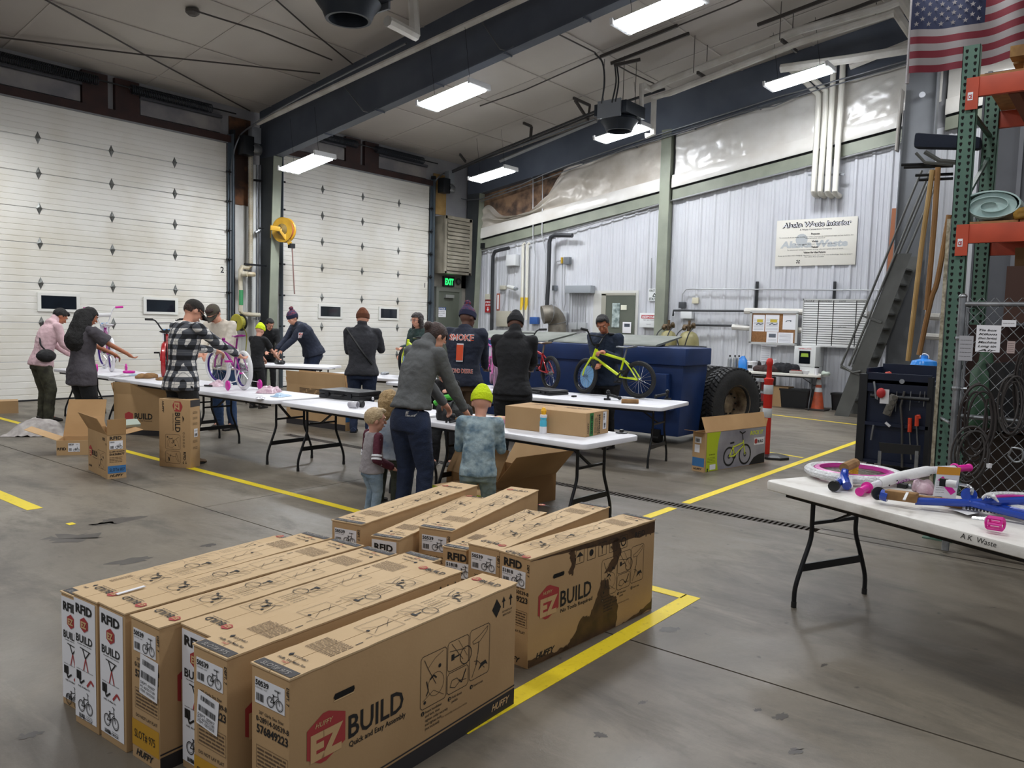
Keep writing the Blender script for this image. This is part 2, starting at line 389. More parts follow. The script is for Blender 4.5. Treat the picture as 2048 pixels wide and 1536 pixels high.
d2 = door('door_2', 4.84, 9.61, (5.895, 7.177, 8.439), W2, '2', [(pz(441, 540).x, pz(441, 545).z)])
d1 = door('door_1', 11.0, 15.77, (12.15, 13.40, 14.64), W1, '1', [(pz(563, 550).x, pz(563, 553).z), (pz(849, 575).x, pz(849, 575).z)])
header(4.84, 9.61, wallA); header(11.0, 15.77, wallA)
# ================================================================ end wall (ribbed liner)
wb = M().bx(XB+.03, XB+.3, -8, YA+.3, 0, 8.2); wallB = wb.build('wall_right', mat('wall_backing', '8d8e92', .7)); wallB['kind'] = 'structure'
def chb(Y): return 3.655+(15.6-Y)*.156        # underside of the sloping channel
SP = .345; pan = 0; Y = YA
while Y > -6:
    P = []
    for k in range(3):
        y = Y-k*SP
        P += [(y, .028), (y-.03, 0), (y-.07, 0), (y-.10, .028), (y-.17, .028), (y-.178, .022), (y-.19, .022), (y-.198, .028), (y-.255, .028), (y-.263, .022), (y-.275, .022), (y-.283, .028)]
    P.append((Y-3*SP+.002, .028)); m = M(); n = len(P)
    for y, dx in P: m.v += [(XB+dx, y, 0), (XB+dx, y, chb(y)+.1)]
    for i in range(n-1): m.f.append((2*i, 2*i+1, 2*i+3, 2*i+2))
    m.build('liner_panel', liner, wallB); Y -= 3*SP
# sloping channel, foil ledge and foil facing
def slopebox(y0, y1, dz0, dz1, x0, x1, f=chb):
    m = M(); return m.hexa([(x0, y1, f(y1)+dz0), (x1, y1, f(y1)+dz0), (x1, y0, f(y0)+dz0), (x0, y0, f(y0)+dz0), (x0, y1, f(y1)+dz1), (x1, y1, f(y1)+dz1), (x1, y0, f(y0)+dz1), (x0, y0, f(y0)+dz1)])
foil = mat('foil_facing', 'e6e4df', .24, 0, (1.5, 'd8d4cc'), (7, .35), spec=.9)
foil_dull = mat('loose_foil_sheet', 'cfc9bf', .36, .08, (2, 'b9b1a4'), (9, .35))
for (a, b) in ((15.55, 9.36), (9.08, 3.95), (3.3, -6)):
    slopebox(a, b, 0, .24, XB-.10, XB+.03).build('sloping_channel', green_steel, wallB)
    slopebox(a, b, .24, .30, XB-.06, XB+.03).build('channel_painted_shadow', mat('painted_shadow_dark', '2d2f31', .7), wallB)  # dark strip painted as the shadow below the foil ledge
    ms = M(); N = 80
    for i in range(N+1):
        y = a+(b-a)*i/N
        for j, (dz, dx) in enumerate(((.28, .16), (.31, .17), (.40, .175), (.50, .17), (.58, .15), (.60, .02))):
            ms.v.append((XB-dx-.012*noise.noise(Vector((y*7, dz*6, 1))), y, chb(y)+dz))
    for i in range(N):
        for j in range(5): ms.f.append((i*6+j, i*6+j+1, i*6+7+j, i*6+6+j))
    ms.build('foil_ledge', foil, wallB, smooth=True)
def foilgrid(a, b, base, top, amp, fr, name, mt, off=.06, droop=None, na=110, nb=30):
    ms = M()
    for i in range(na+1):
        y = a+(b-a)*i/na
        for j in range(nb+1):
            t = j/nb; z0, z1 = base(y), top(y); z = z0+(z1-z0)*t
            v = Vector((y*fr, z*fr*.9, 3.3)); d = noise.fractal(v, 1.0, 2.0, 4)*amp+abs(noise.noise(v*2.3))*amp*.8
            if droop: d += droop(y, t)
            ms.v.append((XB-off-d, y, z))
    for i in range(na):
        for j in range(nb): q = i*(nb+1)+j; ms.f.append((q, q+1, q+nb+2, q+nb+1))
    ms.build(name, mt, wallB, smooth=True)
def rb(Y): return 5.21+.156*(YA-Y)           # underside of the end rafter
foilgrid(9.05, 3.4, lambda y: chb(y)+.59, lambda y: rb(y)+.25, .035, 2.2, 'foil_facing', foil)
foilgrid(3.3, -6, lambda y: chb(y)+.59, lambda y: rb(y)+.25, .035, 2.2, 'foil_facing', foil, na=60)
M().hexa([(XB-.03, 15.5, chb(15.5)+.6), (XB+.02, 15.5, chb(15.5)+.6), (XB+.02, 10.6, chb(10.6)+.6), (XB-.03, 10.6, chb(10.6)+.6), (XB-.03, 15.5, rb(15.5)+.3), (XB+.02, 15.5, rb(15.5)+.3), (XB+.02, 10.6, rb(10.6)+.3), (XB-.03, 10.6, rb(10.6)+.3)]).build('bare_insulation', mat('bare_insulation', '94765c', .95, 0, (3, '4e4038', .4, .62), (12, .9)), wallB)
def tp(y):   # upper edge of the loose sheet (it has come away at the left)
    a = (15.3-y)/(15.3-9.36); full = rb(y)+.25
    z = chb(y)+.72+.42*math.exp(-((a-.06)/.06)**2)+.16*math.sin(a*16)*.5
    k = min(1, max(0, (a-.34)/.26)); k = k*k*(3-2*k); return z*(1-k)+full*k
def drp(y, t):
    a = (15.3-y)/(15.3-9.36); e = math.exp(-((a-.3)/.28)**2)
    return e*(.16*math.sin(t*PI)+.07*math.sin(t*15+a*22)+.05*math.sin(a*34-t*6))
foilgrid(15.35, 9.36, lambda y: chb(y)+.58, tp, .04, 1.9, 'loose_foil_sheet', foil_dull, .08, drp, 150, 40)
# ================================================================ ceiling
y0, y1 = YA+.2, -8
ce = M().hexa([(-9, y1, ceilz(y1)), (XB+.3, y1, ceilz(y1)), (XB+.3, y0, ceilz(y0)), (-9, y0, ceilz(y0)), (-9, y1, ceilz(y1)+.2), (XB+.3, y1, ceilz(y1)+.2), (XB+.3, y0, ceilz(y0)+.2), (-9, y0, ceilz(y0)+.2)])
ceil = ce.build('ceiling', mat('ceiling_facing', 'c2bcb3', .5, 0, (.35, 'b0a9a2'), (2.2, .35))); ceil['kind'] = 'structure'
mm = mat('ceiling_seam', 'bab4ad', .6)
for k in range(14):
    y = YA-.5-1.55*k; M().bx(-8, XB, y-.02, y+.02, ceilz(y)-.014, ceilz(y)-.002).build('seam_strip', mm, ceil)
for x in (1.2, 5.4, 7.9, 13.9, 15.6):
    M().bar((x, YA, ceilz(YA)-.005), (x, -6, ceilz(-6)-.005), .05, .01).build('seam_strip', mm, ceil)
# ================================================================ steel frames
def frame(X, zb, name, fy0, fy1, parent=None):
    root = thing(name, '', ''); del root['label']; del root['category']; root['kind'] = 'structure'
    f = lambda Y: zb+.154*(YA-Y)
    yk = fy1; w_ = .1
    # rafter web and flanges
    M().prism([(15.6, f(yk)), (yk, f(yk)), (-7, f(-7)), (-7, ceilz(-7)), (15.6, ceilz(15.6))], (X-.006, 0, 0), (0, 1, 0), (0, 0, 1), (.012, 0, 0)).build('web', dark_steel, root)
    M().bar((X, yk-.05, f(yk)-.01), (X, -7, f(-7)-.01), .21, .022).build('bottom_flange', dark_steel, root)
    M().prism([(15.6, 0), (fy0, 0), (fy1, f(yk)+.1), (15.6, f(yk)+.1)], (X-.005, 0, 0), (0, 1, 0), (0, 0, 1), (.01, 0, 0)).build('column_web', mat('column_web_shaded', '4c5052', .5, .1, (2, '43474a')), root)  # same steel as the flange; the web's shading is put into its colour
    M().bar((X, fy0, 0), (X, fy1, f(yk)-.02), .21, .022, (0, 1, 0)).build('column_flange', green_steel, root)
    m = M()
    for k in range(9):
        y = 13.2-k*1.55; m.bx(X-.1, X+.1, y-.012, y+.012, f(y)-.05, f(y)-.02)
    m.build('flange_brace_clip', dark_steel, root)
    return root
fr1 = frame(10.4, 5.0, 'trim_1', 15.17, 14.93); fr2 = frame(17.3, 5.21, 'trim_2', 15.25, 15.05)
# third frame, only its edge in view at the upper left
M().bar((4.0, YA, 5.55), (4.0, -6, 8.9), .2, .9).build('trim_3', dark_steel)['kind'] = 'structure'
# tapered green wind column against the end wall and the big inner column at the right
t4 = M().bar((XB-.12, 9.22, 0), (XB-.12, 9.22, rb(9.2)+.1), .19, .25, (1, 0, 0)).bar((XB-.24, 9.22, 0), (XB-.24, 9.22, rb(9.2)+.1), .26, .012, (1, 0, 0)).build('trim_4', green_steel); t4['kind'] = 'structure'
t5r = thing('trim_5', '', ''); del t5r['label']; del t5r['category']; t5r['kind'] = 'structure'
cgrey = mat('inner_column_grey', '64676b', .55, 0, (1.5, '5a5d60'))
M().prism([(0, 0), (.60, 0), (.55, 6.9), (0, 6.9)], (16.85, 3.36, 0), (0, 1, 0), (0, 0, 1), (.014, 0, 0)).build('column_web', cgrey, t5r)
M().bar((16.86, 3.96, 0), (16.86, 3.91, 5.9), .2, .02, (0, 1, 0)).build('column_flange', cgrey, t5r)
M().bar((16.86, 3.36, 0), (16.86, 3.36, 6.9), .2, .02, (0, 1, 0)).build('column_flange', cgrey, t5r)
M().bar((16.8, 4.0, 5.15), (16.8, 3.97, 6.3), .24, .03, (0, 1, 0)).build('end_plate', mat('end_plate', '8a8680', .5), t5r)
# exit door, its frame and sign zone (corner bay) and the office door in the end wall
def structure_root(name, loc):
    r = thing(name, '', '', loc); del r['label']; del r['category']; r['kind'] = 'structure'; return r
d3 = structure_root('door_3', (16.5, YA, 0)); dgm = mat('door_grey_green', '5c6156', .5, 0, (1.5, '50554b'))
xa, xb_ = hA(873, 620).x, hA(917, 620).x-.06; zt = hA(890, 583).z
M().bx(xa, xb_, YA-.06, YA-.01, 0, zt).build('door_leaf', dgm, d3)
fm = M().bx(xa-.1, xb_+.1, YA-.08, YA, zt, zt+.12).bx(xb_, xb_+.1, YA-.08, YA, 0, zt).bx(xa-.1, xa, YA-.08, YA, 0, zt); fm.build('door_frame', mat('frame_grey', '6c6f66', .5), d3)
p = hA(896, 593, .1); M().bx(p.x-.13, p.x+.22, YA-.14, YA-.06, p.z-.04, p.z+.05).build('door_closer', mat('closer_grey', '8a8d88', .4, .3), d3)
M().bx(xb_+.1, XB, YA-.05, YA, 0, 3.0).bx(15.9, XB, YA-.05, YA, zt+.12, 3.0).build('corner_cladding', mat('corner_cladding', '8e8a80', .6, 0, (2, '77746c')), wallA)
d4 = structure_root('door_4', (XB, 10.6, 0))
ya_, yb_ = hB(1212, 640).y, hB(1270, 640).y; zt4 = hB(1240, 592, -.2).z
M().bx(XB-.005, XB+.06, hB(1186, 640).y, hB(1275, 640).y, 0, hB(1230, 581).z).build('door_recess', mat('recess_trim', 'c9c9c4', .5), d4)
M().bx(XB-.03, XB-.004, ya_, yb_, 0, hB(1240, 591).z).build('door_leaf', dgm, d4)
M().bx(XB-.04, XB-.004, ya_, hB(1203, 640).y, 0, hB(1240, 588).z).bx(XB-.04, XB-.004, yb_, hB(1203, 640).y, hB(1240, 591).z, hB(1240, 586).z).build('door_frame', mat('frame_tan', '9b998c', .5), d4)
a = hB(1225, 606, .04); b = hB(1238, 655, .04); M().bx(XB-.045, XB-.028, a.y, b.y, b.z, a.z).build('vision_pane', mat('lit_glass', 'b9c6c4', .15, 0, (9, '6b7a78')), d4)
a = hB(1242, 610, .04); b = hB(1253, 620, .04); M().bx(XB-.045, XB-.028, a.y, b.y, b.z, a.z).build('door_notice', mat('notice_cream', 'dcdcc8', .6), d4)
# ================================================================ things hung from the ceiling
def onC(x, y, d=0.0):
    r = ray(x, y); a, b = r.y, r.z          # z = 6.12+.155*(YA-Y)-d
    t = (6.12+.155*YA-d-CH)/(b+.155*a); return O+r*t
glow = mat('lamp_diffuser', 'f4f8ff', .5, emit=48)
fix_m = mat('fixture_white', 'd8dadb', .4)
def fixture():
    r = thing('ceiling_light', 'white linear high bay light hanging on two wires', 'light')
    M().prism([(-.23, 0), (-.12, .06), (.12, .06), (.23, 0)], (0, -.57, 0), (1, 0, 0), (0, 0, 1), (0, 1.14, 0)).build('housing', fix_m, r)
    d = M()
    for k in range(4): d.prism([(-.225+.113*k, -.004), (-.225+.113*k, -.035), (-.20+.113*k, -.06), (-.14+.113*k, -.06), (-.118+.113*k, -.035), (-.118+.113*k, -.004)], (0, -.55, 0), (1, 0, 0), (0, 0, 1), (0, 1.1, 0))
    d.build('diffuser', glow, r)
    for s in (-1, 1):
        M().bx(-.26, .26, s*.59-.025, s*.59+.025, -.045, .045).build('end_cap', fix_m, r)
        M().bx(.0, .1, s*.40-.04, s*.40+.04, .05, .10).build('mounting_bracket', fix_m, r)
        M().tube([(0, s*.4, .05), (0, s*.4, 1.0)], .004, 4).build('hanging_wire', black_metal, r)
    return r
LAB = ['bright linear light nearest the column with the yellow hose reel', 'bright linear light in the middle just below the dark beam', 'large bright linear light nearest the top edge of the picture',
       'bright linear light in front of the corner above the louvred heater', 'bright linear light directly under the dark unit heater', 'bright linear light crossed by two white bent pipes']
f0 = fixture()
for i in range(6):
    x, y, z = LIGHTS[i]; Mx = Matrix.Translation((x, y, z)) @ Matrix.Rotation(-.15, 4, 'X')
    if i == 0: place(f0, Mx); f0['label'] = LAB[0]
    else: dup(f0, Mx, LAB[i])
f0['group'] = 'linear ceiling lights'
for o in C.objects:
    if o.name.startswith('ceiling_light'): o['group'] = 'linear ceiling lights'
def run(name, label, cat, pts, r, m, n=8, group=None, parent=None, smooth=0):
    if smooth: pts = smoothpath(pts, smooth)
    o = M().tube(pts, r, n).build(name, m, parent, smooth=True)
    if parent is None: tag(o, label, cat, group)
    return o
steel_pipe = mat('conduit_steel', '7c7f84', .35, .7)
cable = mat('black_cable', '2a2c30', .6)
rod_m = mat('brace_rod_steel', '4a4644', .5, .4)
run('ceiling_pipe', 'long white insulated pipe along the upper edge of the middle beam', 'pipe', [onX(516, 246, 10.05), onX(760, 131, 10.05), onX(1037, 2, 10.05), onX(1200, -75, 10.05)], .055, pipe_white)
run('ceiling_conduit', 'thin steel conduit curving up beside the middle column and along the beam', 'conduit', smoothpath([hA(461, 700, .12), hA(462, 400, .12), hA(463, 335, .12), onY(475, 282, 15.4), onX(500, 254, 9.9), onX(600, 195, 9.9), onX(812, 87, 9.9)], 5), .018, steel_pipe)
run('ceiling_conduit', 'thin steel conduit curving off the corner and rising along the end beam', 'conduit', smoothpath([hA(867, 700, .1), hA(868, 420, .1), hA(869, 372, .1), onY(880, 352, 15.4), onX(910, 338, 16.9), onX(1000, 305, 16.9), onX(1190, 238, 16.9)], 5), .02, steel_pipe)
run('ceiling_conduit', 'pair of thin conduits under the lower edge of the end beam', 'conduit', [onX(x, y, 17.12) for x, y in ((910, 394), (935, 400), (962, 398), (1040, 370), (1087, 349), (1130, 332), (1248, 291), (1338, 262), (1480, 218), (1560, 192), (1600, 182), (1820, 119))], .016, steel_pipe)
run('ceiling_conduit', 'second thin conduit running just below the first under the end beam', 'conduit', [onX(x, y, 17.1) for x, y in ((962, 403), (1040, 376), (1250, 298), (1345, 270), (1480, 226), (1530, 215), (1550, 212), (1600, 190), (1820, 127))], .014, steel_pipe)
run('ceiling_pipe', 'upper white insulated pipe under the ceiling above the end beam', 'pipe', [onC(1288, 172, .45), onC(1302, 178, .45), onC(1340, 160, .45), onC(1440, 121, .45), onC(1600, 60, .45), onC(1768, 14, .45), onC(1830, -10, .45)], .075, pipe_white)
run('ceiling_pipe', 'lower white insulated pipe dropping beside the unit heater', 'pipe', [onC(1292, 272, 1.35), onC(1306, 268, 1.35), onX(1308, 195, onC(1306, 268, 1.35).x), onC(1340, 186, .72), onC(1440, 147, .7), onC(1600, 84, .7), onC(1787, 26, .7)], .065, pipe_white)
run('ceiling_pipe', 'white vertical riser pipe above the unit heater', 'pipe', [onC(1283, 168, .5), onC(1283, 215, 1.0)], .05, pipe_white)
# unistrut pieces
def strut(label, pts):
    m = M()
    for p, q in zip(pts, pts[1:]): m.bar(p, q, .045, .06)
    tag(m.build('strut_channel', rod_m), label, 'strut')
strut('dark strut channel under the ceiling, the upper one above the unit heater', [onC(1200, 114, .12), onC(1355, 51, .12)])
strut('dark strut channel under the ceiling, the lower one above the unit heater', [onC(1222, 127, .2), onC(1378, 67, .2)])
strut('short dark strut channel between the two long ones and the unit heater', [onC(1228, 131, .35), onC(1281, 119, .35)])
strut('dark strut under the ceiling beside the flag', [onC(1515, 50, .15), onC(1600, 18, .15), onC(1660, -5, .15)])
strut('dark strut channel carrying the pipes near the four vertical pipes', [onC(1540, 77, .35), onC(1700, 20, .3), onC(1800, -18, .3)])
strut('short cross strut hung below the two ceiling pipes left', [onC(1395, 145, .62), onC(1422, 162, .62)])
strut('short cross strut hung below the two ceiling pipes right', [onC(1563, 80, .62), onC(1593, 103, .62)])
strut('dark trapeze bracket under the ceiling left of the unit heater', [onC(1147, 196, .1), onC(1180, 211, .1), onC(1176, 240, .5), onC(1150, 200, .12)])
strut('small dark trapeze bracket farther left of the unit heater', [onC(1047, 246, .1), onC(1063, 253, .1), onC(1061, 278, .4)])
strut('cross shaped dark bracket near the corner under the ceiling', [onC(920, 309, .15), onC(931, 323, .15)])
# brace rods and cables under the ceiling
RD = [('long brace rod from the upper left down to the middle column', [(88, -2), (290, 110), (500, 222)], .06), ('long brace rod crossing the other at the upper left', [(-5, 74), (290, 110), (640, 147)], .08),
      ('brace rod above the middle beam under the fan', [(548, -4), (620, 60), (705, 128)], .06), ('conduit from the junction box at the upper left to a bracket', [(385, 20), (520, 62), (664, 120)], .12),
      ('long conduit running from the beam end to the unit heater struts', [(960, 212), (1050, 180), (1180, 122), (1460, 10), (1500, -8)], .06), ('conduit from the beam across to the unit heater cables', [(1100, 60), (1160, 90), (1190, 105), (1200, 118)], .1),
      ('conduit running right of the heater struts to the white pipes', [(1230, 128), (1260, 145), (1310, 168)], .3)]
for l, p, d in RD: run('brace_rod' if 'brace' in l else 'ceiling_conduit', l, 'rod' if 'brace' in l else 'conduit', [onC(x, y, d) for x, y in p], .014, rod_m, 6)
m = M()
m.tube([onC(905, 342, .55), onC(1000, 300, .55), onC(1190, 223, .55), onC(1330, 178, .5)], .028, 6); m.tube([onC(905, 345, .5), onC(1000, 305, .5), onC(1190, 228, .5)], .02, 6)
tag(m.build('cable_run', cable), 'bundle of dark pipes running under the ceiling along the end beam', 'cable')
run('strip_conduit', 'pale square duct just above the end beam', 'conduit', [onX(1000, 322, 17.0), onX(1194, 241, 17.0)], .05, mat('duct_grey', '8d8f90', .5, .2), 4)
for i, (a, b, l) in enumerate((((1660-1440)*0+1562, 5, 'first'), (1588, 22, 'second'))):
    pass
for x, y0_, y1_ in ((1390, 71, 145), (1415, 90, 130), (1563, 3, 80), (1587, 25, 64), (1753, 5, 30), (1249, 112, 200), (1273, 125, 210), (1209, 118, 205)):
    p = onC(x, y0_, .02); q = onX(x+1, y1_, p.x); tag(M().tube([p, (p.x, p.y, q.z)], .008, 4).build('hanger_rod', rod_m), 'thin threaded rod hanging a pipe or the heater from the ceiling', 'rod', 'threaded hanger rods under the ceiling')
m = M(); pts = smoothpath([onC(1190, 107, .15), onC(1205, 125, .4), onC(1209, 160, .8), onC(1206, 190, 1.1), onC(1203, 207, 1.25)], 4); m.tube(pts, .018, 6)
m.tube(smoothpath([onC(1230, 132, .3), onC(1232, 165, .8), onC(1224, 205, 1.2)], 4), .016, 6); m.tube(smoothpath([onC(1234, 132, .3), onC(1237, 165, .8), onC(1231, 203, 1.2)], 4), .016, 6)
tag(m.build('heater_cables', cable, smooth=True), 'black cables looping down into the unit heater', 'cable')
# stays clipped to the middle beam
for k, (a, b, l) in enumerate((((685, 168), (727, 222), 'left'), ((960, 38), (1000, 98), 'right'))):
    pts = [onX(*a, 10.28), onX(*b, 10.28), onX(b[0]+14, b[1]+4, 10.33), onX(b[0]+27, b[1]-6, 10.4)]
    run('beam_conduit', 'thin bent conduit across the face of the middle beam, the %s one' % l, 'conduit', pts, .013, steel_pipe, 6)
# unit heater (dark box with a round cone below) and the one cut by the top edge
heat_m = mat('heater_housing', '2c333c', .45, .3, (3, '252b33'))
def heater(c, s, label):
    r = thing('unit_heater', label, 'heater', c)
    M().bx(c[0]-.42*s, c[0]+.42*s, c[1]-.42*s, c[1]+.42*s, c[2], c[2]+.26*s).build('housing', heat_m, r, bevel=.01)
    M().lathe([(.20*s, .0), (.40*s, -.02*s), (.43*s, -.08*s), (.34*s, -.2*s), (.30*s, -.3*s), (.26*s, -.3*s), (.24*s, -.1*s)], c, n=24).build('fan_shroud', heat_m, r, smooth=True)
    M().lathe([(.001, -.14*s), (.07*s, -.13*s), (.09*s, -.08*s)], c, n=14).build('motor', black_metal, r, smooth=True)
    b = M()
    for k in range(4):
        th = k*PI/2+.4; b.prism([(.06*s, -.03), (.23*s, -.07), (.23*s, .05), (.06*s, .03)], (c[0], c[1], c[2]-.11*s), (math.cos(th), math.sin(th), .2), (-math.sin(th), math.cos(th), 0), (0, 0, .006))
    b.build('fan_blade', mat('blade_grey', '565c63', .4, .5), r)
    for sx in (-1, 1): M().bx(c[0]+sx*.45*s-.02, c[0]+sx*.45*s+.02, c[1]-.3*s, c[1]+.3*s, c[2]-.08*s, c[2]+.3*s).build('side_bracket', mat('bracket_pale', '8b9096', .4, .4), r)
    return r
hp = onC(1239, 236, 1.2); heater((hp.x, hp.y, hp.z), .92, 'dark square unit heater hanging over the bright light by the end beam')
hp = onC(697, 8, .9); heater((hp.x, hp.y, hp.z+.1), 1.1, 'dark round fan heater cut by the top edge of the picture')
run('ceiling_pipe', 'thick white pipe with an elbow hanging beside the top fan', 'pipe', [onC(775, 42, .95), onC(832, 72, .95)], .085, pipe_white)
run('ceiling_pipe', 'thick white vertical pipe dropping from the ceiling at the top', 'pipe', [onX(830, 72, onC(832, 72, .95).x), onX(826, -10, onC(832, 72, .95).x)], .085, pipe_white)
p = onC(385, 20, .02); tag(M().lathe([(.11, 0), (.11, -.05), (.06, -.09), (.001, -.09)], p, n=12).build('junction_box', mat('box_cover', '57534f', .5)), 'small round junction box on the ceiling upper left', 'box')
# pipes to the end wall near the flag
run('wall_pipe', 'pale horizontal pipe leading to the dark column under the flag', 'pipe', [onX(1562, 137, 16.6), onX(1700, 118, 16.6), onX(1822, 98, 16.6)], .09, pipe_white)
run('wall_pipe', 'second pale pipe just behind and below the horizontal one', 'pipe', [onX(1700, 133, 17.0), onX(1822, 84, 17.0)], .07, pipe_white)
run('ceiling_pipe', 'sloping white pipe by the flag, the longer one', 'pipe', [onX(1770, -8, 16.0), onX(1824, 72, 16.0)], .075, pipe_white)
run('ceiling_pipe', 'sloping white pipe by the flag, the shorter one', 'pipe', [onX(1798, -10, 15.5), onX(1826, 36, 15.5)], .075, pipe_white)
VP = [('first', [(1579, 137), (1612, 165), (1637, 190), (1636, 230), (1627, 383)]), ('second', [(1590, 132), (1626, 158), (1652, 182), (1651, 225), (1640, 383)]), ('third', [(1668, 125), (1666, 160), (1655, 383)]), ('fourth', [(1686, 128), (1685, 150), (1670, 383)])]
for l, p in VP:
    pts = [hB(x, y, .3) for x, y in p]; e = pts[-1]
    pts += [Vector((e.x+.05, e.y, e.z-.04)), Vector((XB, e.y, e.z-.05))]
    run('wall_pipe', 'white vertical pipe into the end wall above the poster, %s from the left' % l, 'pipe', pts, .06, mat('pvc_white', 'dcdad0', .45), 10, 'four white pipes above the poster')
a = hB(1617, 350, .2); b = hB(1689, 349, .2); tag(M().bar(a, b, .04, .04).build('pipe_strut', galv), 'short steel strut behind the four white pipes', 'strut')
a = onX(1845, 190, 16.78); M().lathe([(.055, 0), (.055, .03), (.001, .03)], (a.x, a.y, a.z), (-1, 0, 0), 14).build('column_disc', mat('disc_pale', 'b7bac0', .4), t5r)
# ================================================================ things on the end wall
def bpl(name, label, cat, x0, y0_, x1, y1_, off, dep, m, parent=None, bevel=.004, group=None):
    """box on the end wall from its pixel rectangle"""
    a, b = hB(x0, (y0_+y1_)/2, off+dep), hB(x1, (y0_+y1_)/2, off+dep); t, u = hB((x0+x1)/2, y0_, off+dep), hB((x0+x1)/2, y1_, off+dep)
    o = M().bx(XB-off-dep, XB-off, a.y, b.y, u.z, t.z).build(name, m, parent, bevel=bevel)
    if parent is None: tag(o, label, cat, group)
    return o, Face((XB-off-dep, a.y, u.z), (0, -1, 0), (0, 0, 1), (-1, 0, 0)), a.y-b.y, t.z-u.z
def bface(x0, y0_, x1, y1_, off):
    a, b = hB(x0, (y0_+y1_)/2, off), hB(x1, (y0_+y1_)/2, off); t, u = hB((x0+x1)/2, y0_, off), hB((x0+x1)/2, y1_, off)
    return Face((XB-off, a.y, u.z), (0, -1, 0), (0, 0, 1), (-1, 0, 0)), a.y-b.y, t.z-u.z
def wrun(name, label, cat, px, r, m, off=.06, n=8, group=None, parent=None):
    return run(name, label, cat, [hB(x, y, off) for x, y in px], r, m, n, group, parent)
cpl = mat('conduit_pale', 'a6a8aa', .4, .4)
black_pipe = mat('black_vent_pipe', '25272b', .5)
wrun('vent_pipe', 'black vent pipe with an elbow on the end wall, the left one near the corner', 'pipe', [(1018, 496), (1000, 500), (990, 503), (986, 512), (985, 560), (983, 690)], .05, black_pipe, .25)
wrun('vent_pipe', 'black vent pipe with an elbow on the end wall, the right one by the duct', 'pipe', [(1145, 471), (1110, 470), (1102, 474), (1099, 484), (1097, 560), (1094, 612)], .055, black_pipe, .25)
for i, (x, l) in enumerate(((1046, 'left'), (1055, 'right'))):
    o = wrun('gas_pipe', 'white vertical pipe with a yellow band on the end wall, %s of the pair' % l, 'pipe', [(x+4, 486), (x, 490), (x-1, 560), (x-3, 640)], .04, mat('pipe_cream', 'd7d5c9', .5), .12)
    a, b = hB(x-2, 595, .12), hB(x-3, 620, .12); M().cyl(b, a, .046, n=10).build('yellow_band', mat('band_yellow', 'd9b62a', .5), o)
bpl('metal_box', 'white square box on the end wall near the top of the left vent pipe', 'box', 1012, 509, 1031, 531, .0, .2, mat('box_white', 'd5d7d8', .4))
wrun('wall_conduit', 'thin conduit below the white square box', 'conduit', [(1016, 531), (1013, 572)], .012, cpl)
bpl('junction_box', 'small tan junction box on the end wall by the emergency lamp', 'box', 999, 571, 1010, 579, 0, .08, mat('box_tan', 'b9b5a6', .5))
el = thing('emergency_lamp', 'small white emergency lamp on the end wall between the pipes', 'lamp', hB(1022, 576, .1))
a = hB(1016, 573, .12); b = hB(1030, 577, .16); M().cyl(a, b, .05, .06, 12).build('lamp_body', mat('lamp_white', 'd8d9d6', .4), el); M().cyl(b, hB(1034, 578, .18), .06, .045, 12).build('lens', mat('lens_grey', '8d9296', .3), el)
wrun('wall_conduit', 'two thin cables crossing down to the tan electric panel', 'cable', [(1012, 580), (1008, 605), (1002, 626)], .01, cpl)
wrun('wall_conduit', 'thin cable hanging straight from the emergency lamp', 'cable', [(1018, 580), (1017, 625)], .01, cpl)
ep, F, W, H = bpl('electric_panel', 'tan electric panel on the end wall behind the man in the black hoodie', 'panel', 992, 622, 1020, 653, 0, .12, mat('panel_tan', 'b3af9f', .45))
m = M(); F.slab(m, W*.86, H*.3, W*.94, H*.45, .02); m.build('latch', black_metal, ep)
# fire alarm plates
fa, F, W, H = bpl('alarm_box', 'small cream alarm box above the red fire alarm sign', 'box', 970, 588, 979, 599, 0, .06, mat('alarm_cream', 'cdc9b8', .5))
fs, F, W, H = bpl('fire_sign', 'red fire alarm sign with a white arrow on the end wall', 'sign', 970, 599, 982, 625, 0, .02, red_p)
m = M(); F.text(m, 'FIRE', W*.1, H*.74, H*.14, W*.8, .03); F.text(m, 'ALARM', W*.1, H*.52, H*.14, W*.8, .03); F.poly(m, [(W*.5, H*.08), (W*.72, H*.26), (W*.58, H*.26), (W*.58, H*.42), (W*.42, H*.42), (W*.42, H*.26), (W*.28, H*.26)], .002); m.build('white_lettering', white_paper, fs)
th, F, W, H = bpl('thermometer', 'tall narrow red and white thermometer strip on the end wall', 'thermometer', 993, 587, 999, 621, 0, .02, mat('thermo_red', 'a85a48', .5)); m = M(); F.slab(m, W*.25, H*.08, W*.75, H*.92, .004); m.build('scale', white_paper, th)
for i, px in enumerate(([(1062, 360), (1066, 350), (1066, 478), (1071, 510), (1068, 620)], [(1086, 280), (1084, 470), (1092, 508), (1090, 600)])):
    wrun('wall_conduit', 'thin bent conduit dropping across the foil and the ribbed wall, the %s one' % ('left', 'right')[i], 'conduit', px, .014, cpl, .14)
wrun('wall_conduit', 'long thin conduit following the sloping channel', 'conduit', [(942, 507), (1140, 461), (1340, 402), (1560, 347), (1813, 283)], .018, cpl, .1)
wrun('wall_conduit', 'short vertical conduit into the small grey box beside the duct', 'conduit', [(1125, 528), (1124, 600), (1128, 640)], .012, cpl)
jb, F, W, H = bpl('disconnect_box', 'small grey switch box with a yellow fitting high on the end wall', 'box', 1127, 514, 1138, 528, .02, .12, mat('switch_grey', '62676c', .45)); a = hB(1124, 520, .1); M().cyl(hB(1124, 515, .1), hB(1124, 527, .1), .035, n=8).build('yellow_fitting', mat('brass_yellow', 'b8962f', .4, .4), jb)
